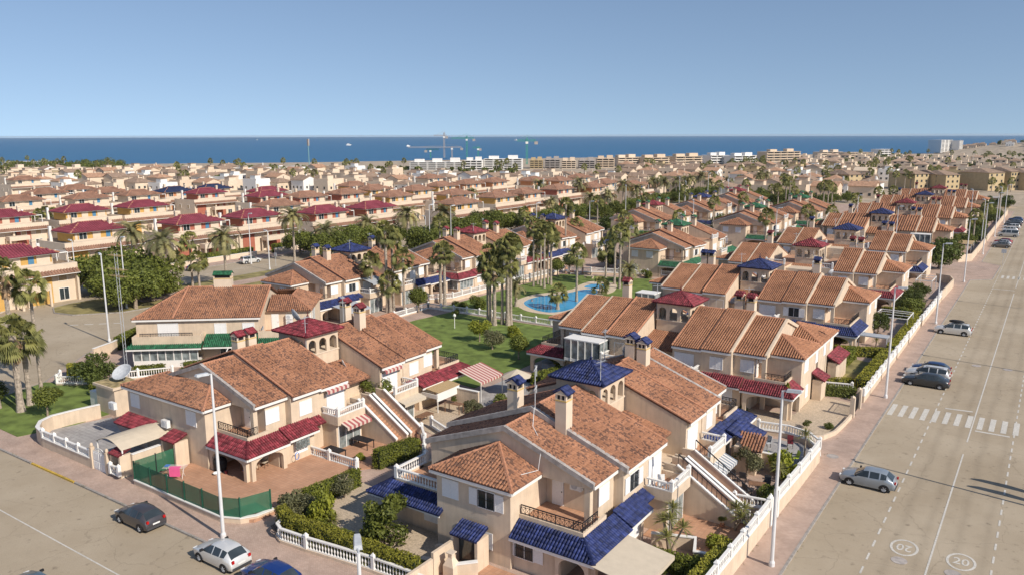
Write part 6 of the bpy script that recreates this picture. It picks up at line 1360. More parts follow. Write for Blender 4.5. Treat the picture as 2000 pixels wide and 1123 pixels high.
wbn = thing('washing_bowl', 'white plastic bowl on the patio tiles by the barbecue', 'bowl', (-53.4,36.2,.34)); MB().lathe([(.2,0),(.3,.15),(.33,.16),(.28,.14),(.18,.03)], 12).build('bowl', M['plastic'], wbn)
wp = thing('flower_pot', 'red pots beside the white bowl', 'flower pot', (-52.9,36.7,.34)); MB().lathe([(.1,0),(.15,.25),(.16,.27),(.12,.2)], 10).build('pot', M['red'], wp)
cr = thing('drying_rack', 'folding drying rack with a pink towel by the green mesh', 'drying rack', (-55.6,34.0,.34), .6); b = MB()
for sx in (-.6,.6): b.bar((sx,-.3,0),(sx,.3,.95),.015); b.bar((sx,.3,0),(sx,-.3,.95),.015)
for k in range(6): b.bar((-.9,-.35+.14*k,.95),(.9,-.35+.14*k,.95),.008)
b.build('frame', M['white'], cr); MB().box(-.35,.5,-.37,-.34,.25,.97).box(-.35,.5,-.34,.0,.965,.975).build('pink_towel', mat('pink_towel', (.75,.12,.3), .9, .05), cr); MB().box(-.85,-.5,-.1,.35,.965,.985).build('blue_towel', mat('blue_towel', (.08,.2,.5), .9, .05), cr)
hs = thing('garden_hose', 'coiled blue hose hanging on the wall right of the red porch', 'hose', (-49.82,41.3,1.0)); b = MB()
for k in range(3): b.tube([(.05+.02*k, .2*math.cos(a*.5236), .3*math.sin(a*.5236)) for a in range(13)], .022, 5)
b.build('coil', mat('blue_hose', (.05,.2,.6), .5, .1), hs)
gb = thing('glass_block_window', 'arched glass-block window right of the red porch roof', 'window', (-49.9,42.1,1.45)); b = MB()
for i in range(5):
    for j in range(4): b.box(0,.05,-.75+i*.3,-.49+i*.3,j*.27,j*.27+.23)
b.build('glass_blocks', M['glass2'], gb, kind='stuff')
def awning(label, x0, x1, y0, y1, z0, z1, m, side='x', cat='awning', legs=False):
    t = thing('awning', label, 'awning', ((x0+x1)/2,(y0+y1)/2,z1)); cx, cy = (x0+x1)/2, (y0+y1)/2; b = MB()
    zz = [z0,z1,z1,z0] if side == 'x' else [z0,z0,z1,z1]; P = [(x0-cx,y0-cy),(x1-cx,y0-cy),(x1-cx,y1-cy),(x0-cx,y1-cy)]
    b.hexa([(*p, z-z1) for p, z in zip(P, zz)]+[(*p, z-z1+.02) for p, z in zip(P, zz)]); b.build('canvas', M[m], t); v = MB()
    if side == 'x': v.box(x1-cx,x1-cx+.02,y0-cy,y1-cy,-.25,.02)
    else: v.box(x0-cx,x1-cx,y1-cy,y1-cy+.02,-.25,.02)
    v.build('valance', M[m], t); f = MB(); f.box(x1-cx-.06,x1-cx-.003,y0-cy,y1-cy,-.08,-.005) if side == 'x' else f.box(x0-cx,x1-cx,y1-cy-.06,y1-cy-.003,-.08,-.005); f.build('bar', M['white'], t)
    if legs: 
        for q in (y0-cy+.1,y1-cy-.1): MB().bar((x1-cx-.05,q,-z1+.12),(x1-cx-.05,q,-.05),.035).build('post', M['white'], t)
    return t
awning('big plain beige awning at the nearest villa, by the blue porch roof', -20.15, -16.9, 37.6, 42.2, 2.4, 1.95, 'canvas')
awning('folded red-striped awning over the middle balcony door of the left villa', -51.1, -50.5, 45.6, 48.2, 5.35, 5.2, 'redstripe'); awning('red-striped awning over the sliding doors below the balcony', -49.1, -48.2, 45.6, 48.5, 2.7, 2.4, 'redstripe')
awning('folded red-striped awning over the second balcony beyond the stair', -51.1, -50.5, 52.9, 55.4, 5.35, 5.2, 'redstripe'); awning('wide red-striped awning over the far glazed room of the left villa', -49.5, -46.6, 62.6, 66.6, 3.0, 2.2, 'redstripe', legs=True)
awning('beige awning under the second balcony of the left villa', -49.2, -48.0, 52.7, 55.7, 2.7, 2.45, 'canvas'); awning('grey-striped awning below the far balcony of the blue villa', -19.5, -18.4, 54.8, 58.0, 2.6, 2.15, 'greystripe')
awning('grey awning at the porch of the villa behind the two nearest chimneys', -85.6, -82.3, 79.0, 83.5, 2.6, 2.1, 'greycanvas', legs=True); awning('grey awning over the balcony of the blue-turret villa behind the palms', -86.9, -84.4, 86.3, 89.4, 5.5, 4.9, 'greycanvas')
rr = thing('reed_roof', 'straw-coloured reed shade roof below the red skirt roofs', 'shade roof', (-49.6,59.2,0)); MB().hexa([(-1.4,-1.6,2.5),(1.5,-1.6,2.2),(1.5,1.9,2.2),(-1.4,1.9,2.5),(-1.4,-1.6,2.56),(1.5,-1.6,2.26),(1.5,1.9,2.26),(-1.4,1.9,2.56)]).build('matting', M['reed'], rr); MB().box(1.3,1.4,-1.6,1.9,1.3,2.15).box(-1.4,1.4,-1.65,-1.55,1.6,2.0).build('lattice', M['white'], rr)
for sx in (-1.3,1.35):
    for sy in (-1.5,1.8): MB().bar((sx,sy,.12),(sx,sy,2.2),.04).build('post', M['white'], rr)
um = thing('parasol', 'open beige parasol on the grey terrace beyond the left villa', 'parasol', (-45.0,66.8,.14)); MB().bar((0,0,0),(0,0,2.6),.03,n=8).build('pole', M['white'], um); MB().lathe([(1.6,2.05),(.85,2.42),(.8,2.44),(.4,2.62),(.1,2.75),(0,2.78)], 8).build('canopy', M['canvas'], um)
table('wooden potting table with plants by the cream wall', -47.0, 58.7, 1.9, .8, 0, 'wood', .15, 1.0); table('wooden dining table under the second balcony', -47.6, 54.9, 1.8, .9, 1.57, 'wood', .2)
tree('row of potted plants on the wooden table', -47.0, 58.7, 'small', .32, 1.1, 0, 'plant', name='potted_plants'); tree('grey-green round bush beside the potting table', -45.6, 59.9, 'olivebush', .95, .14, 0, 'shrub')
hedge('bright yellow-green hedge between the sandy yard and the blue villa', [(-41.9,53.6),(-41.6,60.4)], 1.1, 1.45, 'hedgeb', .12, 190, .08)
wall('white balustrade running behind the yellow-green hedge', [(-41.0,50.5),(-40.7,61.5),(-40.5,70)], .3, bal=.6, th=.2); wall('cream wall behind the wooden potting table', [(-49.0,60.8),(-45.6,60.9)], 1.9); wall('white balustrade at the stair foot of the left villa', [(-45.8,52.4),(-43.9,50.6),(-42.4,48.8)], .25, bal=.6); wall('white balustrade beside the garden steps', [(-46.2,54.3),(-43.2,53.0),(-42.0,51.6)], .25, bal=.6)
tree('shrub with red flowers beside the parasol', -43.9, 62.9, 'bush', 1.2, .12, 1, 'shrub'); tree('climbing tree in the light well by the stairs of the left villa', -52.2, 53.2, 'small', 1.25, 1.6, 0)
# nearest villa: west wing, entrance, garden things
wg = MB(); wg.box(-8.0,-2.5,-13.9,-11.8,0,3.1); wg.box(-8.0,-3.4,-13.9,-13.7,3.1,3.3); wg.box(-8.0,-7.8,-13.7,-11.0,3.1,3.3); wg.box(-8.0,-7.8,-11.4,-8.6,0,3.3); wg.box(-7.79,-6.6,-11.8,-8.6,0,3.1); wg.build('west_wing', M['wall'], VA)
MB().box(-7.78,-3.4,-13.68,-10.8,3.1,3.14).build('terrace_floor', M['terracotta'], VA); balustrade(VA, IDF, (-7.9,-13.8), (-3.6,-13.8), 3.3, single=True); balustrade(VA, IDF, (-7.9,-13.8), (-7.9,-10.6), 3.3, single=True, posts=(0,1))
sr = Roof(IDF, .22, .34, .8); sr.plane((-9.4,-15.3,2.45),(-2.85,-15.3,2.45),(-2.85,-14.0,3.15),(-8.1,-14.0,3.15)); sr.plane((-9.4,-15.3,2.45),(-9.4,-11.5,2.45),(-8.1,-11.5,3.15),(-8.1,-14.0,3.15)); sr.caps((-9.4,-15.3,2.45),(-8.1,-14,3.15)); sr.done(VA, 'blue', 'skirt_roof')
MB().box(-9.35,-2.9,-15.25,-15.18,2.22,2.35).build('fascia', M['white'], VA); win(VA, IDF, -4.6, -13.91, .95, (0,-1), 'shut', 1.3, 1.1); ac(VA, IDF, -3.1, -13.92, 2.0, (0,-1)); win(VA, IDF, -.2, -14.86, 1.0, (0,-1), 'open', 1.3, 1.15); win(VA, IDF, 3.4, -14.56, 1.0, (0,-1), 'open', 1.3, 1.15)
wall('low stepped cream wall separating the gravel garden from the front terrace', [(-29.5,31.6),(-29.5,34.4)], 1.45, cop=None); wall('higher cream wall by the blue-tiled entrance hood', [(-29.5,34.45),(-29.5,37.6)], 1.8, cop=None)
tilehood('blue-tiled entrance hood at the nearest villa', -29.6, -27.5, 36.3, 37.6, 2.25, 2.7, 'blue'); wall('low cream parapet beside the garden barbecue', [(-28.6,35.0),(-27.4,36.3)], 1.0)
gd = thing('glass_door', 'dark glass entrance door under the small blue hood', 'door', (-28.6,37.0,.15)); MB().box(-.8,.8,-.03,.03,0,1.9).build('pane', M['glass'], gd)
gq = thing('stone_barbecue', 'white masonry barbecue chimney on the front terrace', 'barbecue', (-28.6,35.2,.15)); MB().hexa([(-.4,-.35,0),(.4,-.35,0),(.4,.35,0),(-.4,.35,0),(-.4,-.35,.8),(.4,-.35,.8),(.4,.35,.8),(-.4,.35,.8)]).hexa([(-.4,-.35,.8),(.4,-.35,.8),(.4,.35,.8),(-.4,.35,.8),(-.15,-.15,1.3),(.15,-.15,1.3),(.15,.15,1.3),(-.15,.15,1.3)]).box(-.15,.15,-.15,.15,1.3,1.6).box(-.25,.25,-.25,.25,1.6,1.66).build('body', M['wall2'], gq)
table('dark garden table with folded chairs by the front barbecue', -27.3, 34.6, .9, .6, .5, 'iron', .15, .6)
pl = thing('stone_planter', 'white stone planter beside the shaded wall', 'planter', (-30.9,36.9,.16)); MB().lathe([(.18,0),(.2,.1),(.32,.5),(.36,.55),(.28,.5),(.2,.3)], 10).build('planter', M['wall2'], pl)
bn = thing('stone_bench', 'pale curved stone bench on the gravel', 'bench', (-30.6,35.4,.16), .3); MB().box(-.5,.5,-.2,.2,.38,.46).build('seat', M['wall2'], bn); MB().box(-.4,-.25,-.15,.15,0,.38).build('leg', M['wall2'], bn); MB().box(.25,.4,-.15,.15,0,.38).build('leg', M['wall2'], bn)
# street side of the nearest block
panel_wall('tall cream street wall with white balustrade, right of the nearest villa', [(-14.35,31),(-14.35,40),(-14.3,47),(-14.3,52.6)], 1.45, .5); panel_wall('cream street wall with pierced white band beside the lemon tree', [(-14.3,54.6),(-14.2,60),(-14.2,66.3)], 1.3, .55)
wall('curved white balustrade wall round the grey flagstone terrace', [(-14.2,66.4),(-14.7,68.3),(-15.9,69.7),(-17.8,70.3),(-20.4,69.9)], .55, bal=.55, posts=False); wg2 = thing('garden_gate', 'white garden gate between the two street walls', 'gate', (-14.3,52.8,.12)); 
for y in (.1,1.65): MB().box(-.17,.17,y-.17,y+.17,0,2.1).lathe([(.12,2.1),(.16,2.2),(.02,2.4)],8,(0,y,0)).build('pier', M['white'], wg2)
MB().box(-.03,.03,.3,1.45,.1,1.7).build('gate_leaf', M['shutter'], wg2)
wall('stepped white-coped wall below the yucca', [(-20,45.7),(-17.3,46.7),(-16.7,45.0),(-14.6,45.5)], 1.0); wall('white-coped wall between brick and flagstone terraces', [(-20.3,62.3),(-16.9,62.3)], 1.5); wall('short white balustrade at the foot of the outer stair', [(-17.2,51.9),(-15.6,52.2)], .2, bal=.55); wall('white balustrade between the stair foot and the street wall', [(-17.1,53.7),(-14.6,54.1)], .7, bal=.5)
spiky('yucca clump with four heads by the stepped white wall', -18.4, 45.0, [(0,0,2.6),(.7,.5,2.0),(-.6,.3,2.2),(.1,-.7,1.7),(-.2,.9,2.9)], .12)
spiky('yucca leaning over the street wall by the outer stair', -16.0, 50.8, [(0,0,1.6),(.5,-.4,1.2),(.4,.6,1.4)], .16); spiky('dark spiky palm beside the flagstone terrace', -15.1, 65.2, [(0,0,2.4)], .16, cat='palm tree', name='dragon_tree', s=1.1); spiky('spiky palm between lemon tree and street lamp', -15.3, 58.6, [(0,0,1.9)], .16, cat='palm tree', name='dragon_tree')
tree('yellow-green bush by the terracotta side terrace', -16.1, 47.6, 'brightbush', .85, .16, 1, 'shrub'); tree('silver-green young olive on the brick terrace', -18.2, 60.1, 'olive', .95, .16, 1); tree('lemon tree spilling over the street wall', -15.6, 61.5, 'brightbush', 1.5, .4, 0, sz=1.5); tree('bushy shrub with pink flowers at the white gate', -15.4, 56.3, 'bush', 1.1, .16, 2, 'shrub'); tree('low bush behind the near street wall', -15.8, 43.6, 'bush', 1.0, .14, 0, 'shrub'); tree('flowering bush at the bottom corner of the garden', -17.6, 43.2, 'bush', .9, .14, 1, 'shrub')
hedge('clipped hedge inside the near street wall', [(-15.0,38),(-15.0,46.2)], .9, 1.75, 'hedgeb', .12, 170, .08); hedge('hedge beside the beige awning', [(-19.0,43.6),(-16.0,43.9)], .8, 1.0, 'hedge', .12, 170, .08)
for i, (x, y) in enumerate(((-19.0,58.9),(-18.1,58.7))): chair(('left','right')[i]+'-hand dark wicker armchair on the brick terrace', x, y, 3.3, 'darkplastic', .16, group='wicker armchairs')
table('low table between dark chairs on the brick terrace', -16.6, 57.5, 1.3, .8, .3, 'wood', .16)
for i, (x, y, r_) in enumerate(((-16.2,58.5,0),(-15.7,57.4,-1.5),(-17.1,56.7,2.8))): chair(('dark chair behind the low table','dark chair at the right end of the low table','dark chair at the near side of the low table')[i], x, y, r_, 'darkplastic', .16)
chair('grey sling chair on the flagstone terrace', -18.7, 66.9, -.4, 'lampgrey', .17); chair('red folding stool on the flagstone terrace', -17.0, 68.0, .3, 'red', .17); table('glass table with yellow-green chairs on the flagstone terrace', -16.5, 64.2, 1.3, .9, .6, 'glass2', .17)
M['lime'] = mat('lime_fabric', (.5,.6,.08), .8, .05); chair('yellow-green chair left of the glass table', -17.2, 63.7, 2.2, 'lime', .17); chair('yellow-green chair right of the glass table', -15.8, 64.9, -.9, 'lime', .17)
chair('white plastic chair on the nearest balcony of the blue villa', -20.6, 48.6, .6, 'plastic', 2.78, 'plastic')
sh_ = thing('tiled_lean_to', 'small orange-tiled lean-to roof beside the flagstone terrace', 'shed', (-19,61.2,.12)); r = Roof(IDF, .25, .38); r.plane((.3,-1.2,2.2),(1.8,-1.0,2.2),(1.6,1.2,2.75),(-.6,1.2,2.75)); r.done(sh_, 'tile', 'roof'); MB().box(-.5,1.3,-.8,1.0,0,2.2).build('wall', M['wall'], sh_)
lr = thing('glass_lean_to', 'blue tiled lean-to roof over a white glazed room at the blue villa', 'lean-to', (-20.2,63.0,.12)); r = Roof(IDF, .22, .34, .8); r.plane((2.0,-1.6,2.2),(2.0,1.8,2.2),(-.3,1.8,3.0),(-.3,-1.6,3.0)); r.done(lr, 'blue', 'roof'); win(lr, IDF, 1.7, 0, .1, (1,0), 'curtain', 3.0, 1.9, name='glazing')
for i, (x, y) in enumerate(((-17.9,52.0),(-18.6,52.2),(-19.3,52.3),(-16.9,50.7))): 
    p = tree(('terracotta pot plant beneath the outer stair, right one','terracotta pot plant beneath the outer stair, middle one','terracotta pot plant beneath the outer stair, left one','terracotta pot beside the short balustrade')[i], x, y, 'small', .25, .40, i, 'pot plant', name='pot_plant'); MB().lathe([(.4,-.9),(.65,-.1),(.75,0),(.6,-.05)], 10).build('pot', M['ridge'], p)
# handrails on the nearest outer stair
for yy, nm_ in ((54.5,'farther'),(51.2,'nearer')):
    hr = thing('stair_railing', 'dark iron handrail on the '+nm_+' outer stair of the nearest villa', 'railing', (0,0,0)); b = MB()
    b.bar((-16.1,yy,1.6),(-20.5,yy,4.55),.035); [b.bar((-16.1-4.4*k/12,yy,.95+2.85*k/12),(-16.1-4.4*k/12,yy,1.6+2.95*k/12),.016) for k in range(13)]
    b.build('rail', M['iron'], hr)
# red villa at the drive: entrance walls, hedges
wall('low curved cream wall round the gravel drive', [(-16.5,70.5),(-15.1,71.6),(-14.5,73.4),(-14.3,76),(-14.2,78.8)], .55, cop=None)
dg = thing('driveway_gate', 'dark iron gate with white piers at the gravel drive', 'gate', (-14.2,79.2,.12)); 
for y in (0,3.1): MB().box(-.2,.2,y-.2,y+.2,0,2.0).lathe([(.2,2.0),(.24,2.06),(.02,2.2)],4,(0,y,0)).build('pier', M['wall2'], dg)
iron_rail(dg, IDF, [(0,.25),(0,2.85)], .1, 1.7, name='gate_leaf', sp=.2)
for i, (y0, y1) in enumerate(((84.3,94),(94,104),(104,113),(113,124))): panel_wall(('white-topped street wall right after the iron gate','street wall behind the three parked cars','street wall beside the third lamp from the camera','street wall ahead of the white estate car')[i], [(-14.2+.02*i,y0),(-14.2,y1-.4)], .8, .5, group='street walls with white balustrades')
wall('plain cream curved wall at the street corner plot', [(-14.0,146),(-13.7,160),(-14.5,163.5),(-17,165)], 1.6, cop=None); wall('cream street wall with balusters beyond the tall bushes', [(-14.1,124.4),(-14.0,145.5)], .9, bal=.5)
wall('grey garden wall across the side turning', [(-28,192),(-16,192.5),(-13.8,196),(-13.6,232)], 1.7, cop=None); wall('long cream street wall beside the far parked cars', [(-13.6,234),(-13.3,320)], 1.7, cop=None)
hedge('square-cut hedge along the street wall, between drive and lawn', [(-15.1,88.2),(-15.0,103.2)], 1.3, 1.35, 'hedgeb', .12, 120, .09); hedge('square-cut hedge crossing the garden behind the small lawn', [(-20.8,101.6),(-15.6,103.6)], .8, 1.2, 'hedgeb', .12, 120, .09); hedge('brown-green hedge beside the white picket balustrade', [(-18.6,84.6),(-15.2,85.6)], .9, 1.05, 'leaf', .12, 130, .08); hedge('low box hedge at the edge of the small lawn', [(-18.6,87.6),(-16.3,89.7)], .8, .9, 'hedgeb', .12, 130, .08)
wall('white picket balustrade behind the brown-green hedge', [(-18.6,86.0),(-15.8,86.8)], .2, bal=.75, posts=False); hedge('tall dark hedge beside the small lawn', [(-18.9,94.5),(-18.6,101.0)], .8, 1.6, 'hedge', .12, 120, .09)
hedge('long clipped hedge along the street behind the white estate car', [(-14.9,104.2),(-14.8,124)], 1.0, 1.45, 'hedgeb', .12, 110, .1); hedge('hedge crossing behind the white pergola', [(-20,129.3),(-15.6,129.1)], .9, 1.3, 'hedgeb', .12, 110, .1); hedge('short hedge joining the pergola to the street hedge', [(-15.6,124.6),(-15.2,129)], .9, 1.4, 'hedgeb', .12, 110, .1)
def pergola(label, x0, x1, y0, y1, h, roof=None, m='white', slats=0):
    t = thing('pergola', label, 'pergola', ((x0+x1)/2,(y0+y1)/2,.12)); a, b_ = (x1-x0)/2, (y1-y0)/2
    for sx in (-a,a):
        for sy in (-b_,b_): MB().box(sx-.05,sx+.05,sy-.05,sy+.05,0,h).build('post', M[m], t)
    for q in ((-a,a,-b_-.05,-b_+.05),(-a,a,b_-.05,b_+.05),(-a-.05,-a+.05,-b_,b_),(a-.05,a+.05,-b_,b_)): MB().box(*q,h,h+.1).build('beam', M[m], t)
    for i in range(slats): y = -b_+2*b_*(i+1)/(slats+1); MB().box(-a,a,y-.04,y+.04,h+.101,h+.17).build('slat', M[m], t)
    if roof: MB().box(-a-.1,a+.1,-b_-.1,b_+.1,h+.1,h+.14).build('cover', M[roof], t)
pergola('open white metal pergola in the hedged garden', -19.2, -15.0, 117.2, 122.4, 2.2, slats=2); pergola('pergola with a flat grey cover in the bushy garden', -19.0, -15.5, 104.8, 106.4, 2.1, 'greycanvas'); pergola('white pergola frame in the walled corner plot', -18.5, -16.0, 150, 156, 2.3, slats=1); pergola('reed-covered pergola beyond the side turning', -19, -14.8, 206, 213, 2.3, 'reed')
for a in ((-21.2,109.5,'bush',1.6,'leafy bush beside the covered pergola',1),(-18.4,116.2,'dark',.62,'dark rounded tree in front of the white pergola',0),(-17.5,139.6,'dark',.6,'dark tree behind the long street hedge',1),(-16.2,134,'bush',1.8,'wide bush at the street wall beyond the pergola',2),(-16.4,128.5,'bush',1.6,'bush beside the short pergola hedge',0),(-17.2,145.5,'dark',.55,'dark round tree near the corner plot wall',0),(-18.8,134.5,'dark',.5,'smaller dark tree behind the wide bush',1)): tree(a[4], a[0], a[1], a[2], a[3], .12, a[5], 'tree' if a[2] == 'dark' else 'shrub')
tree('large dense bushy tree at the street corner by the side turning', -18.3, 181.5, 'dark', 1.25, .12, 0); tree('second dense tree behind the corner tree', -22.5, 177.5, 'dark', 1.0, .12, 1)
spiky('low palm beside the gravel path of the hedged garden', -17.3, 108.8, [(0,0,.7)], .12, cat='palm tree', name='dragon_tree'); tree('thin young tree on the gravel drive', -17.0, 73.7, 'small', .35, .15, 1); tree('green climber on the porch pillar of the drive villa', -19.6, 75.8, 'brightbush', .55, .2, 0, 'climber', sz=2.6, name='climber'); tree('low planting at the foot of the drive villa', -23.5, 75.0, 'bush', .45, .14, 1, 'shrub'); tree('planting strip inside the curved drive wall', -15.3, 74.6, 'bush', .45, .14, 2, 'shrub', sz=.5)
# left corner gardens
wall('white corner balustrade round the leafy tree near the corner villa', [(-90.3,42.4),(-88.9,41.3),(-86.4,42.9),(-83.6,47.6),(-81.5,50.5)], .3, bal=.6); hedge('round-topped hedge inside the corner balustrade', [(-91.2,44.4),(-89.6,43.6),(-87.2,45.2)], 1.3, 1.4, 'hedgeb', .12, 120, .1)
tree('leafy spreading tree inside the corner balustrade', -85.2, 43.6, 'dark', .72, .12, 0); tree('round clipped tree on the corner lawn', -79.4, 35.7, 'ball', 1.3, .16); hedge('clipped hedge left of the sunroom steps', [(-84.9,47.9),(-83.1,50.4)], .9, 1.1, 'hedge', .12, 150, .09); hedge('clipped hedge right of the sunroom steps', [(-81.8,52.2),(-79.3,55.6)], .9, 1.1, 'hedge', .12, 150, .09)
hedge('tall hedge climbing along the side of the corner villa', [(-97.3,53.0),(-102,60.5)], .9, 1.7, 'hedge', .12, 110, .1); wall('cream wall with hedge at the foot of the first left lamp', [(-95.5,49.0),(-96.8,52.3),(-103.0,61)], 1.5); tree('dark shrub under the left-edge palms', -88.5, 33.9, 'dark', .6, .16, 1, 'shrub'); tree('dark shrub at the left frame edge', -92.5, 33.0, 'dark', .75, .16, 0, 'shrub')
tree('green shrub on the lawn behind the round clipped tree', -85.0, 38.9, 'bush', .9, .16, 1, 'shrub'); hedge('low dark hedge at the back of the corner lawn', [(-82.3,41.8),(-78.4,42.6)], 1.0, 1.1, 'hedge', .14, 120, .1)
ant = thing('radio_mast', 'slender radio mast with antennas behind the kiosk', 'antenna mast', (-78.2,43.4,.12)); b = MB(); hm = 15.2
for k in range(3): a = k*2.094; b.bar((.16*math.cos(a),.16*math.sin(a),0),(.16*math.cos(a),.16*math.sin(a),hm),.018)
for k in range(38): a, c = (k%3)*2.094, ((k+1)%3)*2.094; b.bar((.16*math.cos(a),.16*math.sin(a),k*.4),(.16*math.cos(c),.16*math.sin(c),k*.4+.4),.010)
b.build('mast', M['lampgrey'], ant)
for zz, L in ((hm-.2,1.1),(hm-1.6,1.4),(hm-2.3,1.2)):
    b = MB(); b.bar((-L,0,zz),(L,0,zz),.02); [b.bar((-L+.3*k,-.4,zz),(-L+.3*k,.4,zz),.008) for k in range(int(L*2/.3)+1)]; b.build('antenna', M['reed'], ant)
# pool garden
for i, pts in enumerate(([(-80.2,94.1),(-73,94.7),(-66,94.9)],[(-65.8,94.9),(-58,95.0),(-49,95.3)])): wall(('white lawn balustrade left of the palm cluster','white lawn balustrade right of the palm cluster')[i], pts, .25, bal=.55, m='white')
wall('white balustrade terrace wall of the pool-side villas', [(-83.2,97.6),(-80.6,100.8),(-80.6,110.6),(-80.0,120.6),(-79.7,133)], .7, bal=.55); wall('white balustrade closing the pool lawn at its far side', [(-79.5,134.5),(-64,140.5),(-50.5,142.5)], .5, bal=.6)
wall('tall white picket balustrade of the garden behind the left villa', [(-86.5,73.5),(-76.5,73.0),(-76.4,66)], .2, bal=.9); wall('lower white balustrade beside the round clipped tree', [(-80.2,94.1),(-80,86),(-78.4,80)], .25, bal=.6)
for a in ((818,608,'ball',1.7,'round clipped tree by the curving path'),(937,665,'bright',1.35,'yellow-green young tree on the lower lawn'),(962,680,'olive',1.1,'grey olive tree on the lower lawn'),(1013,700,'ball',1.35,'broad clipped tree before the red porch'),(932,600,'bush',1.7,'dark bush behind the lawn balustrade'),(1089,538,'ball',1.5,'left round tree beyond the pool'),(1112,530,'ball',1.6,'right round tree beyond the pool'),(898,604,'bush',1.3,'brownish shrub under the twin palms'),(1000,655,'brightbush',1.2,'shrubs at the foot of the palm cluster'),(889,620,'small',.6,'small bush on the lower lawn'),(1262,540,'bush',1.3,'bush beyond the paddling pool')):
    x, y = at(a[0], a[1]+4); tree(a[4], x, y, a[2], a[3], .16, 0, 'tree' if a[2] not in ('bush','brightbush') else 'shrub')
hedge('long rounded hedge by the terrace with the parasol', [(-44.8,70.2),(-43.6,75.5),(-47.5,78.5)], 1.6, 1.3, 'hedge', .14, 110, .1); hedge('hedge in front of the red porch lawn', [(-41.5,66.5),(-43.2,71)], 1.3, 1.1, 'hedge', .14, 110, .1); hedge('hedge beyond the paddling pool', [(-53.5,129),(-49.5,131)], 2.0, 1.2, 'hedgeb', .14, 90, .11)
for i, (px, py) in enumerate(((1148,538),(1150,545),(928,575))):
    x, y = at(px, py); t = thing('stone_bench', ('far stone bench on the pool lawn','near stone bench on the pool lawn','stone bench on the lawn beside the palm cluster')[i], 'bench', (x,y,.16)); MB().box(-1,1,-.25,.25,.35,.45).build('seat', M['deck'], t); MB().box(-.9,-.6,-.2,.2,0,.35).build('leg', M['deck'], t); MB().box(.6,.9,-.2,.2,0,.35).build('leg', M['deck'], t)
gl = thing('garden_lamp', 'small white lamp post on the lower lawn', 'garden lamp', (*at(888,643),.15)); MB().bar((0,0,0),(0,0,1.6),.05,n=8).build('pole', M['white'], gl); MB().lathe([(.05,1.6),(.2,1.75),(.22,1.95),(.1,2.1),(0,2.15)], 10).build('globe', M['plastic'], gl)
# people at the pool
def person(label, x, y, z, pose, rz=0, top='pink_skin', shorts='towel_blue'):
    t = thing('person', label, 'person', (x,y,z), rz)
    if pose == 'stand': J = [((0,0,.95),.15),((0,0,1.25),.15),((0,0,1.46),.08),((0,.01,1.62),.10),((0,0,1.72),.085),((.2,0,1.40),.06),((.25,.02,1.12),.045),((.27,.08,.86),.035),((-.2,0,1.40),.06),((-.25,.02,1.12),.045),((-.27,.08,.86),.035),((.1,0,.88),.10),((.11,0,.48),.06),((.12,0,.06),.045),((.12,.14,.03),.04),((-.1,0,.88),.10),((-.11,.05,.48),.06),((-.12,-.02,.06),.045),((-.12,.12,.03),.04)]
    elif pose == 'lie': J = [((0,0,.42),.14),((0,-.3,.46),.15),((0,-.5,.52),.08),((0,-.66,.58),.10),((0,-.75,.6),.085),((.2,-.45,.48),.06),((.27,-.2,.42),.045),((.26,.05,.42),.035),((-.2,-.45,.48),.06),((-.27,-.2,.42),.045),((-.26,.05,.42),.035),((.1,.08,.42),.09),((.11,.48,.5),.06),((.12,.88,.40),.045),((.12,.92,.5),.04),((-.1,.08,.42),.09),((-.11,.48,.42),.06),((-.12,.9,.40),.045),((-.12,.94,.5),.04)]
    else: J = [((0,0,-.6),.15),((0,0,-.25),.16),((0,0,-.02),.08),((0,.01,.12),.10),((0,0,.22),.085),((.22,0,-.08),.06),((.38,.1,-.12),.045),((.5,.2,-.08),.035),((-.22,0,-.08),.06),((-.38,.1,-.12),.045),((-.5,.2,-.08),.035),((.1,0,-.7),.09),((.1,0,-1),.06),((.1,0,-1.2),.045),((.1,.1,-1.2),.04),((-.1,0,-.7),.09),((-.1,0,-1),.06),((-.1,0,-1.2),.045),((-.1,.1,-1.2),.04)]
    E_ = [(0,1),(1,2),(2,3),(3,4),(1,5),(5,6),(6,7),(1,8),(8,9),(9,10),(0,11),(11,12),(12,13),(13,14),(0,15),(15,16),(16,17),(17,18)]
    me = bpy.data.meshes.new('body'); me.from_pydata([j[0] for j in J], E_, []); me.materials.append(M['skin']); o = link('body', me, t); mo = o.modifiers.new('skin', 'SKIN'); me.skin_vertices.new() if not me.skin_vertices else None
    for i, j in enumerate(J): me.skin_vertices[0].data[i].radius = (j[1], j[1])
    me.skin_vertices[0].data[0].use_root = True; s_ = o.modifiers.new('sub', 'SUBSURF'); s_.levels = 1; s_.render_levels = 1
    hd = J[3][0]; MB().lathe([(.09,0),(.105,.05),(.09,.1),(0,.13)], 8, (hd[0], hd[1]-.01, hd[2]+.02)).build('hair', M['wood'], t)
    c = J[0][0]
    if pose == 'stand': MB().lathe([(.13,-.22),(.17,-.1),(.165,.05)], 8, c).build('swim_shorts', M['bluedoor'], t)
M['skin'] = mat('bather_skin', (.48,.26,.17), .6, .1)  # one warm base tone with slight noise
for lb, px, py, z, po, r_ in (('swimmer with arms out at the left end of the pool',1039,590,.25,'swim',.5),('swimmer in the near part of the pool, left of two',1062,604,.25,'swim',2),('swimmer in the near part of the pool, right of two',1069,605,.25,'swim',4),('sunbather lying on the lawn beyond the pool',1116,536,.16,'lie',1.2),('person in blue shorts standing by the round trees',1138,537,.16,'stand',2.6),('second sunbather nearer the round trees',1124,538,.16,'lie',1.9),('bather standing beside the loungers',1106,538,.16,'stand',1.0)):
    x, y = at(px, py); person(lb, x, y, z, po, r_)
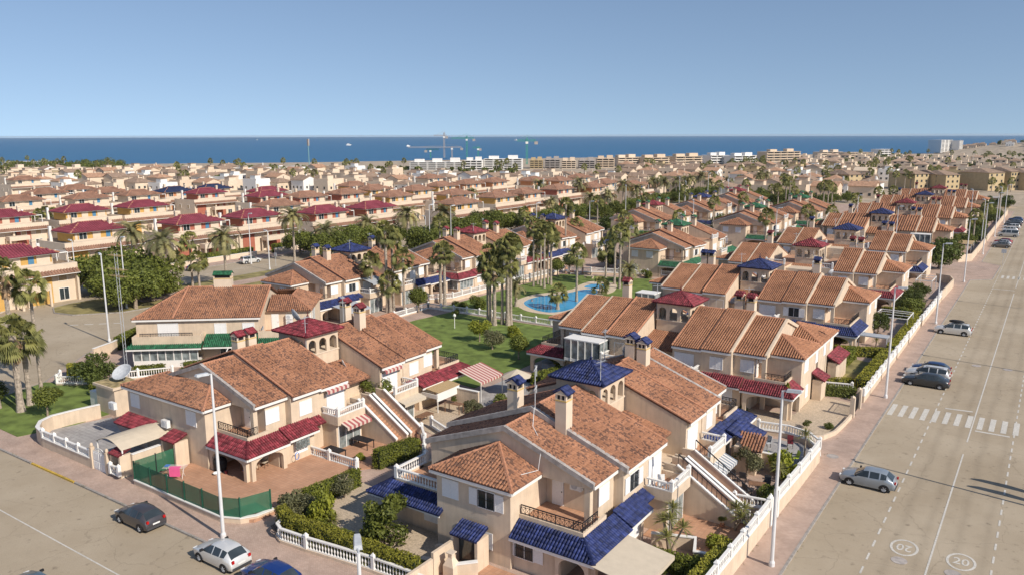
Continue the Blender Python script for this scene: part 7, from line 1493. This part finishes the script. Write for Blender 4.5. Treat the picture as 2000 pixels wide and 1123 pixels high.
for i, (px, py) in enumerate(((1116,536),(1124,538))):
    x, y = at(px, py); t = thing('sun_lounger', ('white sun lounger under the lying sunbather','white sun lounger nearer the round trees')[i], 'sun lounger', (x,y,.16), (1.2,1.9)[i]); MB().box(-.3,.3,-.9,1.0,.24,.30).build('bed', M['plastic'], t)
    for sx in (-.25,.25):
        for sy in (-.8,.9): MB().box(sx-.03,sx+.03,sy-.03,sy+.03,0,.24).build('leg', M['plastic'], t)
# covered furniture and porch things of the red villa opposite
cvt = thing('covered_furniture', 'garden table set under a grey cover in the red porch', 'covered furniture', (-47.0,77.3,.14)); MB().lathe([(1.3,0),(1.25,.6),(1.35,.8),(1.0,.85),(.4,.95),(0,.9)], 9).build('cover', M['greycanvas'], cvt)
# dishes and aerials fixed to villas
dish(VL, (2.9,1.5,5.0), .5, .9, .3); dish(VL, (-4.4,2.0,8.8), .8, 1.2, .2); dish(VA, (-.1,8.0,8.2), .95, 2.5, .5); b = MB(); b.bar((.35,-8.6,8.2),(.35,-8.6,11.6),.03,n=6); b.build('aerial_pole', M['lampgrey'], VA); dish(VA, (.4,-8.5,9.6), .28, 3.6, .3); dish(VA, (.4,-8.5,10.8), .28, 3.6, .5)
cb_ = MB(); cb_.tube([(.35,-8.7,8.6),(1.2,-10.2,7.9),(2.3,-10.9,7.25),(2.9,-11.9,7.0),(2.9,-12.2,5.9),(2.3,-13.3,5.85),(1.0,-13.8,5.95)], .022, 5); cb_.build('cable', M['plastic'], VA)
for k, v in enumerate(ROWS[:4]): dish(v, (-1.2,(5.8,9.5,-3.6,3.6)[k],(8.6,8.0,6.4,6.4)[k]), .5, 4.0+k*.3, .5)
dish(VG, (7.0,6.0,3.9), .35, 5.0, .3); dish(VG, (7.0,9.3,3.9), .4, 5.0, .3)
# glazed conservatory boxes on some villas
def conserv(par, x0, x1, y0, y1, z0, z1, sides, roof='white', label='conservatory'):
    b = MB(); g = MB(); b.box(x0,x1,y0,y1,z1,z1+.12); b.box(x0,x1,y0,y1,z0,z0+.3); g.box(x0+.05,x1-.05,y0+.05,y1-.05,z0+.3,z1)
    for (a0, a1, c, ax) in ((y0,y1,x1,'x'),(x0,x1,y0,'y'),(x0,x1,y1,'y'),(y0,y1,x0,'x')):
        n = max(2, round((a1-a0)/.9))
        for i in range(n+1):
            u = a0+(a1-a0)*i/n; q = (c-.04,c+.04,u-.04,u+.04) if ax == 'x' else (u-.04,u+.04,c-.04,c+.04); b.box(*q,z0,z1)
    o = b.build(label, M[roof], par); g.build('glazing', M['glass2'], o)
conserv(ROWS[0], 7.3, 9.4, -9.6, -5.2, 2.6, 5.0, 0); conserv(ROWS[1], 7.3, 9.6, -14.5, -11.6, .0, 4.9, 0); conserv(ROWS[4], 6.8, 9.2, 7.6, 11.6, 2.8, 5.2, 0); conserv(ROWS[0], 7.3, 9.0, -2.6, -.2, 0, 4.3, 0)
# ================================================================ palms
def P_(kind, cx, cy, by=None, bx=None, h=9.5, var=0, dead=0, s=1.0, lean=0, z=.14, r=.26):
    if by is not None:
        x, y = at(bx if bx else cx, by); hh = tall(x, y, cy)
    else: x, y = at(cx, cy, h); hh = h
    return (kind, x, y, max(1.5, hh), var, dead, s, lean, z, r)
near = [P_('f',430*.21374+780-92+92-0, 492, 600, 869, dead=1.2, var=0, r=.34), P_('f',864,496,594,861,var=1,r=.34), P_('f',790,505,614,790,var=2), P_('f',732,512,611,728,var=3), P_('f',763,453,611,757,var=1,dead=1.5,r=.3), P_('f',765,550,612,763,var=0,r=.33), P_('f',770,465,607,769,var=2,r=.26),
 P_('f',968,532,637,966,var=0,dead=.8,r=.36), P_('f',957,500,634,958,var=1), P_('f',975,490,635,981,var=2,r=.28), P_('f',984,484,637,992,var=3,dead=.8,r=.34), P_('f',1004,478,636,998,var=1,r=.26), P_('f',948,515,632,953,var=0), P_('f',994,515,634,990,var=2),
 P_('f',1033,443,561,1042,var=0,r=.24), P_('f',1048,488,557,1050,var=1,r=.2), P_('f',1060,449,560,1056,var=2,r=.24), P_('f',1066,458,564,1063,var=3,r=.26), P_('f',1086,464,558,1076,var=0,r=.26), P_('f',1104,402,515,1104,var=1,r=.26), P_('f',1125,440,500,1124,var=2,r=.24), P_('f',1128,496,591,1126,var=3,r=.27), P_('f',1080,452,556,1070,var=2,r=.2),
 P_('f',1092,572,606,1089,var=0,r=.36,s=.9), P_('f',1172,560,575,1172,var=1,s=.9), P_('f',1179,480,544,1183,var=2,r=.24), P_('f',1200,461,557,1200,var=3,r=.26), P_('f',1208,456,565,1210,var=0,r=.28), P_('f',1232,448,548,1227,var=1,r=.25), P_('f',1324,475,512,1326,var=2,r=.3), P_('f',1340,474,512,1338,var=3,r=.3),
 P_('f',43,655,806,42,var=0,dead=1.4,r=.42,s=1.25), P_('f',62,662,793,60,var=1,r=.36,s=1.2), P_('f',82,557,771,82,var=2,r=.22), P_('f',34,534,790,38,var=3,dead=1.8,r=.28), P_('f',-2,668,800,-2,var=2,s=1.1), P_('f',344,507,566,348,var=0,r=.3), P_('f',374,470,562,377,var=1,r=.24), P_('f',390,507,563,390,var=2,r=.28),
 P_('f',78,418,455,80,var=0,s=1.1), P_('f',92,414,452,93,var=1,s=1.1), P_('f',108,416,452,107,var=2,s=1.1), P_('f',70,446,470,72,var=3,s=.9), P_('f',380,390,420,381,var=1), P_('f',395,392,421,394,var=3),
 P_('f',1536,352,414,1533,var=0), P_('f',1548,356,416,1540,var=1), P_('f',1518,368,406,1516,var=2), P_('f',1505,370,400,1506,var=3), P_('f',1460,376,402,1460,var=0), P_('f',1606,364,426,1606,var=1), P_('f',1615,364,420,1615,var=2), P_('f',1626,368,414,1623,var=3), P_('f',1748,342,371,1748,var=0), P_('f',1766,340,371,1766,var=1), P_('f',1780,344,371,1777,var=2), P_('f',1609,335,362,1609,var=3), P_('f',1619,336,362,1619,var=0), P_('f',1626,342,362,1626,var=1), P_('f',1936,356,376,1936,var=2), P_('f',1974,356,376,1974,var=1)]
FP = []
for i, (k, x, y, h, v, dd, s, ln, z, r) in enumerate(near): FP.append(fan_palm('fan palm', x, y, h, v, z, s, dd, r=r))
def nearest_label(objs, fmt_list):
    for f, o in zip(fmt_list, objs): o['label'] = f
zones_ = [('among the tall palms behind the left villa', lambda p: 700 < p < 900),('in the cluster left of the pool', lambda p: 940 < p < 1015),('around the pool lawn', lambda p: 1015 <= p < 1190),('between the pool and the green-turret villa', lambda p: 1190 <= p < 1400),('on the corner lawn at the left edge', lambda p: p < 120),('on the boulevard median', lambda p: 300 < p < 400),('in the right-hand distance', lambda p: p >= 1400)]
for nm, f in zones_: ordinals([o for o in FP if f(pxof(o.location.x, o.location.y, 0)[0]) and not (o.location.x < -140 and pxof(o.location.x, o.location.y, 0)[0] < 120)], 'tall fan palm '+nm+', {} from the left')
ordinals([o for o in FP if o['label'] == 'fan palm'], 'fan palm between the maroon-roofed rows, {} from the left')
dp = [P_('d',256,456,None,h=9.5,s=1.15), P_('d',318,474,577,326,s=1.2,var=1), P_('d',437,467,560,443,s=1.15,var=2), P_('d',568,424,512,576,s=1.25), P_('d',638,453,501,638,s=1.2,var=1), P_('d',718,437,482,719,s=1.15,var=2), P_('d',796,421,483,796,s=1.3), P_('d',867,416,462,868,s=1.2,var=1), P_('d',1012,393,430,1012,s=.9,var=2), P_('d',1053,363,412,1054,s=1.2), P_('d',1077,395,425,1077,s=1.0,var=1), P_('d',1131,360,410,1131,s=1.2,var=2), P_('d',1153,388,418,1153,s=1.1), P_('d',1186,383,428,1186,s=1.15,var=1), P_('d',1216,364,412,1216,s=1.2,var=2), P_('d',1244,372,412,1244,s=1.2), P_('d',1274,356,394,1274,s=1.2,var=1), P_('d',1296,358,396,1296,s=1.2,var=2), P_('d',1320,356,392,1320,s=1.2), P_('d',1346,352,388,1346,s=1.2,var=1), P_('d',1368,346,382,1368,s=1.2,var=2), P_('d',1385,358,385,1385,s=1.0), P_('d',1420,356,384,1420,s=1.0,var=1), P_('d',1480,346,374,1480,s=1.0), P_('d',1496,344,372,1496,s=1.0,var=2), P_('d',924,376,402,924,s=.9), P_('d',1230,528,553,1228,s=.8,var=1), P_('d',1012,560,600,1008,s=.7,var=2)]
DP = [date_palm('x', x, y, h, v, z, s, r=r if h > 3 else .35) for (k, x, y, h, v, dd, s, ln, z, r) in dp]
ordinals(DP[:-2], 'orange-fruited date palm on the boulevard, {} from the left'); DP[-2]['label'] = 'short date palm arching behind the slender pool palms'; DP[-1]['label'] = 'low feathery palm at the left end of the pool'; 
for o in DP[-2:]: del o['group']
# boulevard trees
bt = [(188,525,1.25),(212,515,1.4),(245,520,1.45),(275,528,1.35),(295,540,1.15),(232,552,1.2),(262,556,1.1),(318,560,.45),(585,468,1.0),(612,470,1.1),(645,470,1.1),(676,462,1.1),(705,455,1.1),(735,452,1.0),(770,455,1.0),(830,462,1.2),(850,455,1.1),(875,446,1.1),(905,440,1.2),(930,432,1.2),(955,428,1.2),(985,426,1.1),(1010,428,1.0),(1040,430,1.1),(1065,422,1.1),(1090,415,1.1),(1120,412,1.1),(1150,408,1.0),(1175,408,1.0),(1205,404,1.0),(1235,398,1.0),(1262,394,1.0),(1288,388,1.0),(1312,384,1.0),(1336,380,1.0),(1362,376,1.0),(1386,372,1.0),(1560,392,.9),(1580,394,.9),(1545,386,.8),(820,470,.8),(560,455,.8),(1412,372,.8)]
BT = []
for i, (px, py, s) in enumerate(bt):
    x, y = at(px, py, 3.6*s); BT.append(tree('x', x, y, 'boulevard', s, .12, i%3, 'tree', 'boulevard trees', sz=s*1.02))
ordinals(BT, 'broad dense tree in the boulevard row, {} from the left')
for i, (px, py) in enumerate(((1868,418),(1890,408),(1912,412),(1850,404),(1925,400),(1895,392),(1850,440),(1940,395),(1965,393))):
    x, y = at(px, py, 3); tree(('dense','tall','wide','small','dark','far','low','hazy','last')[i]+' dark tree at the end of the parked cars', x, y, 'dark', 1.0 if i != 6 else .6, .12, i, 'tree')
ft = []
for px0, px1, y0, y1, n, s0, s1 in ((0,250,322,338,60,1.0,1.6),(0,800,338,372,60,.6,1.0),(330,620,333,346,50,.7,1.1),(600,820,332,344,24,.6,.9),(1410,1560,326,340,40,.8,1.2),(1250,2000,330,360,60,.7,1.1),(1250,1700,350,392,46,.7,1.1),(1330,1440,330,345,20,.7,1.0),(1640,2000,304,326,85,.6,1.1),(1560,1760,330,350,30,.6,.9),(1700,2000,328,345,30,.6,.9),(860,1010,333,344,24,.6,.9),(1260,1280,328,334,3,1.0,1.2),(1100,1250,345,372,26,.6,.9)):
    for i in range(n):
        px, py = rs.uniform(px0, px1), rs.uniform(y0, y1); x, y = at(px, py); ft.append((x, y, rs.uniform(s0, s1), rs.random() < .76))
ft.sort(key=lambda f: f[0]**2+f[1]**2); fo = []; nt = 0; dq = QB(); dtk = MB()
for i, (x, y, s_, is_t) in enumerate(ft):
    if is_t and nt < 120: nt += 1; fo.append(tree('x', x, y, 'far', s_, 0, i, 'tree', 'far trees'))
    elif is_t:
        bl = np.array(blobs(i, 2.8*s_, 2.6*s_, 7, 1.4*s_)); n = 240; j = np.random.randint(0, 7, n); D = np.random.normal(size=(n,3)); D /= np.linalg.norm(D,axis=1)[:,None]; C = bl[j,:3]+D*bl[j,3:4]*.9+np.array([x,y,1.5*s_]); V, Q = leafquads(C, D, .55, .6); dq.add(V, Q, np.random.rand(n)); dtk.bar((x,y,0),(x,y,2.2*s_),.2)
    else: hh = rs.uniform(6, 9); t = thing('palm_tree', 'x', 'palm tree', (x, y, 0), rs.random()*6, 'far palms'); link('trunk', palm_trunk((8,'far'), 8, .3), t, scale=(1,1,hh/8)); link('crown', fan_crown(100+i%4), t, loc=(0,0,hh), scale=1.25); fo.append(t)
ft = fo; dt_ = thing('distant_trees', 'belt of distant trees before the sea', 'trees'); dt_['kind'] = 'stuff'; dq.build('crowns', M['leaf'], dt_, kind='stuff'); dtk.build('trunks', M['bark'], dt_, kind='stuff')
def cells(objs, fmt):
    L = sorted(objs, key=lambda o: o.location.length)
    for i in range(0, len(L), 40): ordinals(L[i:i+40], fmt+', '+('nearest' if i == 0 else ORD[i//40]) +' band'+', {} from the left')
cells([o for o in ft if o.name.startswith('tree')], 'small round tree in the distance'); cells([o for o in ft if o.name.startswith('palm')], 'small palm in the distance')
# ================================================================ lamps, signs, cars
lt = []
for i in range(7): lt.append(street_lamp(('street lamp nearest the camera, beside the tall cream street wall','street lamp beside the hedges, level with the three parked cars','street lamp at the white estate car','street lamp opposite the bushy corner tree','street lamp just beyond the side turning','street lamp beside the pale van','farthest lamp on the parked-car side')[i], -12.55, 47.6+39.7*i+(2 if i == 4 else 0), 0))
street_lamp('tall lamp in front of the green mesh fence', -44.6, 30.35, -math.pi/2); street_lamp('lamp cut off at the bottom edge, before the long hedge', *at(700,1078,11.75), 2.4) ; street_lamp('lamp at the corner villa wall by the junction', *at(214,668), math.pi*.9)
for i, (px, py, pt) in enumerate(((248,603,463),(152,578,470),(491,517,418),(527,528,452),(401+187,496,430),(832,482,424),(585,490,427))):
    x, y = at(px, py); h = tall(x, y, pt); street_lamp('x', x, y, (0,math.pi)[i%2], round(h,1), group='boulevard lamps', r=.12); lt.append(sc.objects[-1]) if False else None
for px, pt in ((838,402),(880,404),(1048,398),(1152,395),(1223,364),(1328,348),(1340,356),(1410,340),(1424,342),(1384,340),(1583,337),(1902,300),(1355,393),(1518,408),(1677,383),(1755,405),(1885+16,372),(1925,392),(1958,368)):
    x, y = at(px, pt, 11); street_lamp('x', x, y, (px%3)*1.1, 11.0, group='boulevard lamps', r=.11)
ordinals([o for o in sc.objects if o.get('group') == 'boulevard lamps'], 'slim lamp standing among the houses and boulevard trees, {} from the left')
for i, y in enumerate((26.5, 66.2, 105.9, 145.6, 185.3)): street_lamp(('lamp','lamp','lamp','lamp','lamp')[i]+' on the far kerb beyond the picture, '+ORD[i]+' along', 4.6, y, math.pi, group='far kerb lamps')
for i, (px, py) in enumerate(((1900,936),(1893,950))):
    x, y = at(px, py); x += 6.0; y -= .85; t = thing('feather_banner', ('tall','second tall')[i]+' feather banner beyond the right edge whose shadow lies on the road', 'banner', (x, y, .12), R(100), 'feather banners'); MB().bar((0,0,0),(0,0,4.6),.03,n=6).build('pole', M['iron'], t)
    MB().profy([(0,1.3),(.55,1.5),(.75,2.6),(.6,3.9),(.25,4.5),(0,4.6)], -.01, .01).build('flag', M['bluedoor'], t)
hgp = (lambda c: c)
hd = [('grey hatchback parked alone nose to the kerb',-9.9,64.0,math.pi,'hatch',('silver_blue',(.30,.34,.38)),None),('dark grey saloon, nearest of the three parked together',-9.75,94.6,math.pi,'sedan',('graphite',(.045,.05,.055)),None),('white estate between the dark saloon and the blue car',-9.9,97.3,math.pi,'estate',('white_car',(.72,.72,.70)),'rails'),('dark blue car farthest of the three parked together',-9.9,99.8,math.pi,'hatch',('navy_car',(.03,.06,.16)),None),('white estate with a black roof box',-9.9,122.2,math.pi,'estate',('white_car',(.72,.72,.70)),'box'),
 ('grey-brown hatchback, nearest of the farther trio',-9.9,224.5,math.pi,'hatch',('taupe',(.16,.15,.14)),None),('silver hatchback in the farther trio',-9.9,228.6,math.pi,'hatch',('silver',(.45,.46,.47)),None),('red car at the back of the farther trio',-9.9,232.5,math.pi,'hatch',('red_car',(.30,.02,.02)),None),('pale grey van in the far parking row',-9.7,249.5,math.pi,'van',('palegrey',(.5,.52,.52)),None),('dark car just beyond the pale van',-9.9,254.5,math.pi,'hatch',('graphite',(.045,.05,.055)),None),('white hatchback past the pale van',-9.9,262.5,math.pi,'hatch',('white_car',(.72,.72,.70)),None),('white car fifth beyond the van',-9.9,270.5,math.pi,'estate',('white_car',(.72,.72,.70)),None),('dark estate among the farthest cars',-9.9,278.5,math.pi,'estate',('graphite',(.045,.05,.055)),None),('slate saloon among the farthest cars',-9.9,287,math.pi,'sedan',('slate',(.1,.12,.15)),None),('farthest dark car in the parking row',-9.9,296,math.pi,'hatch',('navy_car',(.03,.06,.16)),None),
 ('dark grey hatchback by the kerb before the mesh fence',-51.4,28.45,math.pi,'hatch',('darkgrey',(.07,.065,.07)),None),('white hatchback at the foot of the tall lamp',-42.1,28.45,math.pi,'hatch',('white_car',(.72,.72,.70)),None),('dark blue car cut off at the bottom edge',-37.3,28.5,math.pi,'hatch',('blue_car',(.015,.05,.22)),None),('blue-grey car roof at the bottom left corner',*at(60,1122,1.45),math.pi,'hatch',('bluegrey',(.12,.17,.20)),None),
 ('white car on the boulevard before the hedged wall',*at(489,514),1.45,'estate',('white_car',(.72,.72,.70)),None),('dark car behind the boulevard palms',*at(385,528),1.6,'hatch',('navy_car',(.03,.06,.16)),None)]
for c in hd: car(c[0], c[1], c[2], c[3], c[4], c[5], c[6])
sg = thing('road_sign', 'small square sign on a pole at the pavement bulge', 'road sign', (*at(1958,518),.12)); MB().bar((0,0,0),(0,0,2.6),.04,n=6).build('pole', M['lampgrey'], sg); MB().box(-.45,.45,-.03,.03,2.4,3.2).build('plate', M['lampgrey'], sg)
sg = thing('road_sign', 'small sign on the boulevard by the white car', 'road sign', (*at(539,521),.12)); MB().bar((0,0,0),(0,0,2.2),.04,n=6).build('pole', M['lampgrey'], sg); MB().box(-.35,.35,-.03,.03,2.0,2.8).build('plate', M['lampgrey'], sg)
wt = thing('water_tower', 'thin pole with a box top standing by the shore', 'mast', (*at(604,325),0)); MB().bar((0,0,0),(0,0,22),.4,n=6).build('mast', mat('teal_mast',(.18,.34,.36),.7), wt); MB().box(-.9,.9,-.6,.6,18,24).build('sign_box', M['concrete'], wt)
for i, (px, py) in enumerate(((262,565),(1,1))[:1]): pass
bs = thing('low_building', 'low tan service building beside the dark trees', 'building', (*at(1935,404),0), 0); MB().box(-6,6,-4,4,0,3.4).build('wall', M['sand'], bs); MB().box(-6.3,6.3,-4.3,4.3,3.4,3.6).build('roof', M['concrete'], bs)
for i, (px, py, s_) in enumerate(((1008,275,6),(681,284,4),(797,286,3),(502,274,3))):
    u = at(px, py); k = 1.0; t = thing('boat', ('white yacht near the lone green crane','small white boat on open water','white boat left of the cranes','tiny reddish boat far out')[i], 'boat', (u[0], u[1], -1.2), .6*i, 'boats at sea'); MB().hexa([(-6,-1.6,0),(5,-1.2,0),(5,1.2,0),(-6,1.6,0),(-6.5,-2.2,2.2),(8,-.4,2.6),(8,.4,2.6),(-6.5,2.2,2.2)]).build('hull', M['white'], t); MB().box(-4,2,-1.4,1.4,2.2,4.6).build('cabin', M['white'], t); t.scale = (s_*.28,)*3
# west hedge and walls of the left district street
for i, (y0, y1) in enumerate(((52,66),(72,84),(88,101),(103,116),(121,134),(138,152))):
    wall('low pale wall along the boulevard, '+ORD[i]+' stretch from the left', [(-149.7,y0),(-149.7,y1)], 1.1, m='wall2', group='boulevard walls'); hedge('hedge behind the low boulevard wall, '+ORD[i]+' from the left', [(-150.7,y0+.5),(-150.7,y1-.5)], 1.2, 2.0, 'hedge', 0, 45, .16, group='boulevard hedges')
# weeds and litter along the kerbs
q = QB(); n = 2600; t_ = np.random.rand(n); side = np.random.randint(0, 3, n)
X = np.where(side == 0, -11.75+np.random.normal(size=n)*.05, np.where(side == 1, -14.15+np.abs(np.random.normal(size=n))*.08, -88+76*t_)); Y = np.where(side == 2, 29.25+np.random.normal(size=n)*.04, 30+150*t_); keep_ = np.array([noise.noise(Vector((x*.8, y*.8, 0))) > .12 for x, y in zip(X, Y)])
C = np.stack([X, Y, np.where(side == 0, .02, .15)], 1)[keep_]; V, Q = leafquads(C, np.tile([0,0,.6], (len(C),1)), .05, .4); q.add(V, Q, np.random.rand(len(C))); q.build('kerb_weeds', M['leafo'], None, label='dry weeds along the kerbs and wall foot', cat='weeds', kind='stuff')

for i, (px, py, s_) in enumerate(((1500,398,.9),(1525,402,1.1),(1550,405,1.2),(1572,403,1.1),(1590,408,1.0),(1610,402,.9),(1630,396,.8),(1470,392,.8),(1445,388,.8),(1560,396,1.0),(1655,392,.8),(1540,390,.9))):
    x, y = at(px, py+4, 0); tree('leafy park tree behind the green-turret villas, '+ORD[i]+' of its group', x, y, 'boulevard', s_, .05, i, 'tree', 'park trees')
ordinals([o for o in sc.objects if o.get('group') == 'park trees'], 'leafy park tree behind the green-turret villas, {} from the left')
# houses and trees on the headland
for i in range(84):
    a = rs.random()*6.28; d = math.sqrt(rs.random())*150; x, y = hc[0]+d*math.cos(a), hc[1]+d*math.sin(a); z = 19*max(0, 1-(d/190)**2)**1.2-1.0
    if i % 2: t = far_house('x', x, y, 0, 'flat' if i%4 == 1 else 'hip', rs.choice(W3), 'farbrown', 10, 9, 4.5, 'headland houses'); t.location.z = z
    else: t = tree('x', x, y, 'far', 1.3, z, i, 'tree', 'headland trees')
ordinals([o for o in sc.objects if o.get('group') == 'headland houses'], 'pale house on the headland at the right edge, {} from the left'); ordinals([o for o in sc.objects if o.get('group') == 'headland trees'], 'tree among the headland houses, {} from the left')

for lb, y0, y1, z0 in (('small maroon tile hood on the street side of the drive villa',82.3,84.6,2.3),('longer maroon tile hood farther back on the drive villa',88.7,94.0,2.6)):
    t = thing('side_hood', lb, 'porch roof', (-18.9,(y0+y1)/2,0)); cy_ = (y0+y1)/2; r = Roof(lambda x,y,z: (x+18.9,y-cy_,z), .22, .34, .8); r.plane((-17.6,y0,z0),(-17.6,y1,z0),(-18.93,y1,z0+.7),(-18.93,y0,z0+.7)); r.done(t, 'red', 'roof'); MB().box(.1,1.0,y0-cy_+.1,y1-cy_-.1,0,z0-.02).build('wall', M['wall'], t)
for yy, zz in ((79.6,3.75),(84.0,3.75),(87.4,3.75),(80.6,.95)): win(ROWS[0], IDF, -(yy-83.0), 14.76, zz, (0,1), 'shut', .9, 1.15)

gtl = []; rg = random.Random(11)
spots = [(rg.uniform(-51.5,-47.5), y+rg.uniform(-2,2)) for y in range(150, 330, 7)]+[(rg.uniform(-78,-75), y+rg.uniform(-2,2)) for y in range(146, 330, 7)]+[(rg.uniform(-18,-15.5), y) for y in (197,214,222,229,247,254,262,284,291,300,318)]+[(rg.uniform(-104.5,-102.5), y+rg.uniform(-2,2)) for y in range(70, 330, 8)]
for i, (x, y) in enumerate(spots):
    k = i % 4
    if k == 3: gtl.append(fan_palm('x', x, y, rg.uniform(6.5,10), i, .12, 1.0, 0, group='garden palms'))
    else: gtl.append(tree('x', x, y, ('dark','round','boulevard')[k], rg.uniform(.55,.95), .12, i, 'tree', 'garden trees'))
ordinals([o for o in gtl if o['group'] == 'garden palms'], 'fan palm in a back garden between villas, {} from the left'); ordinals([o for o in gtl if o['group'] == 'garden trees'], 'rounded garden tree between villas, {} from the left')
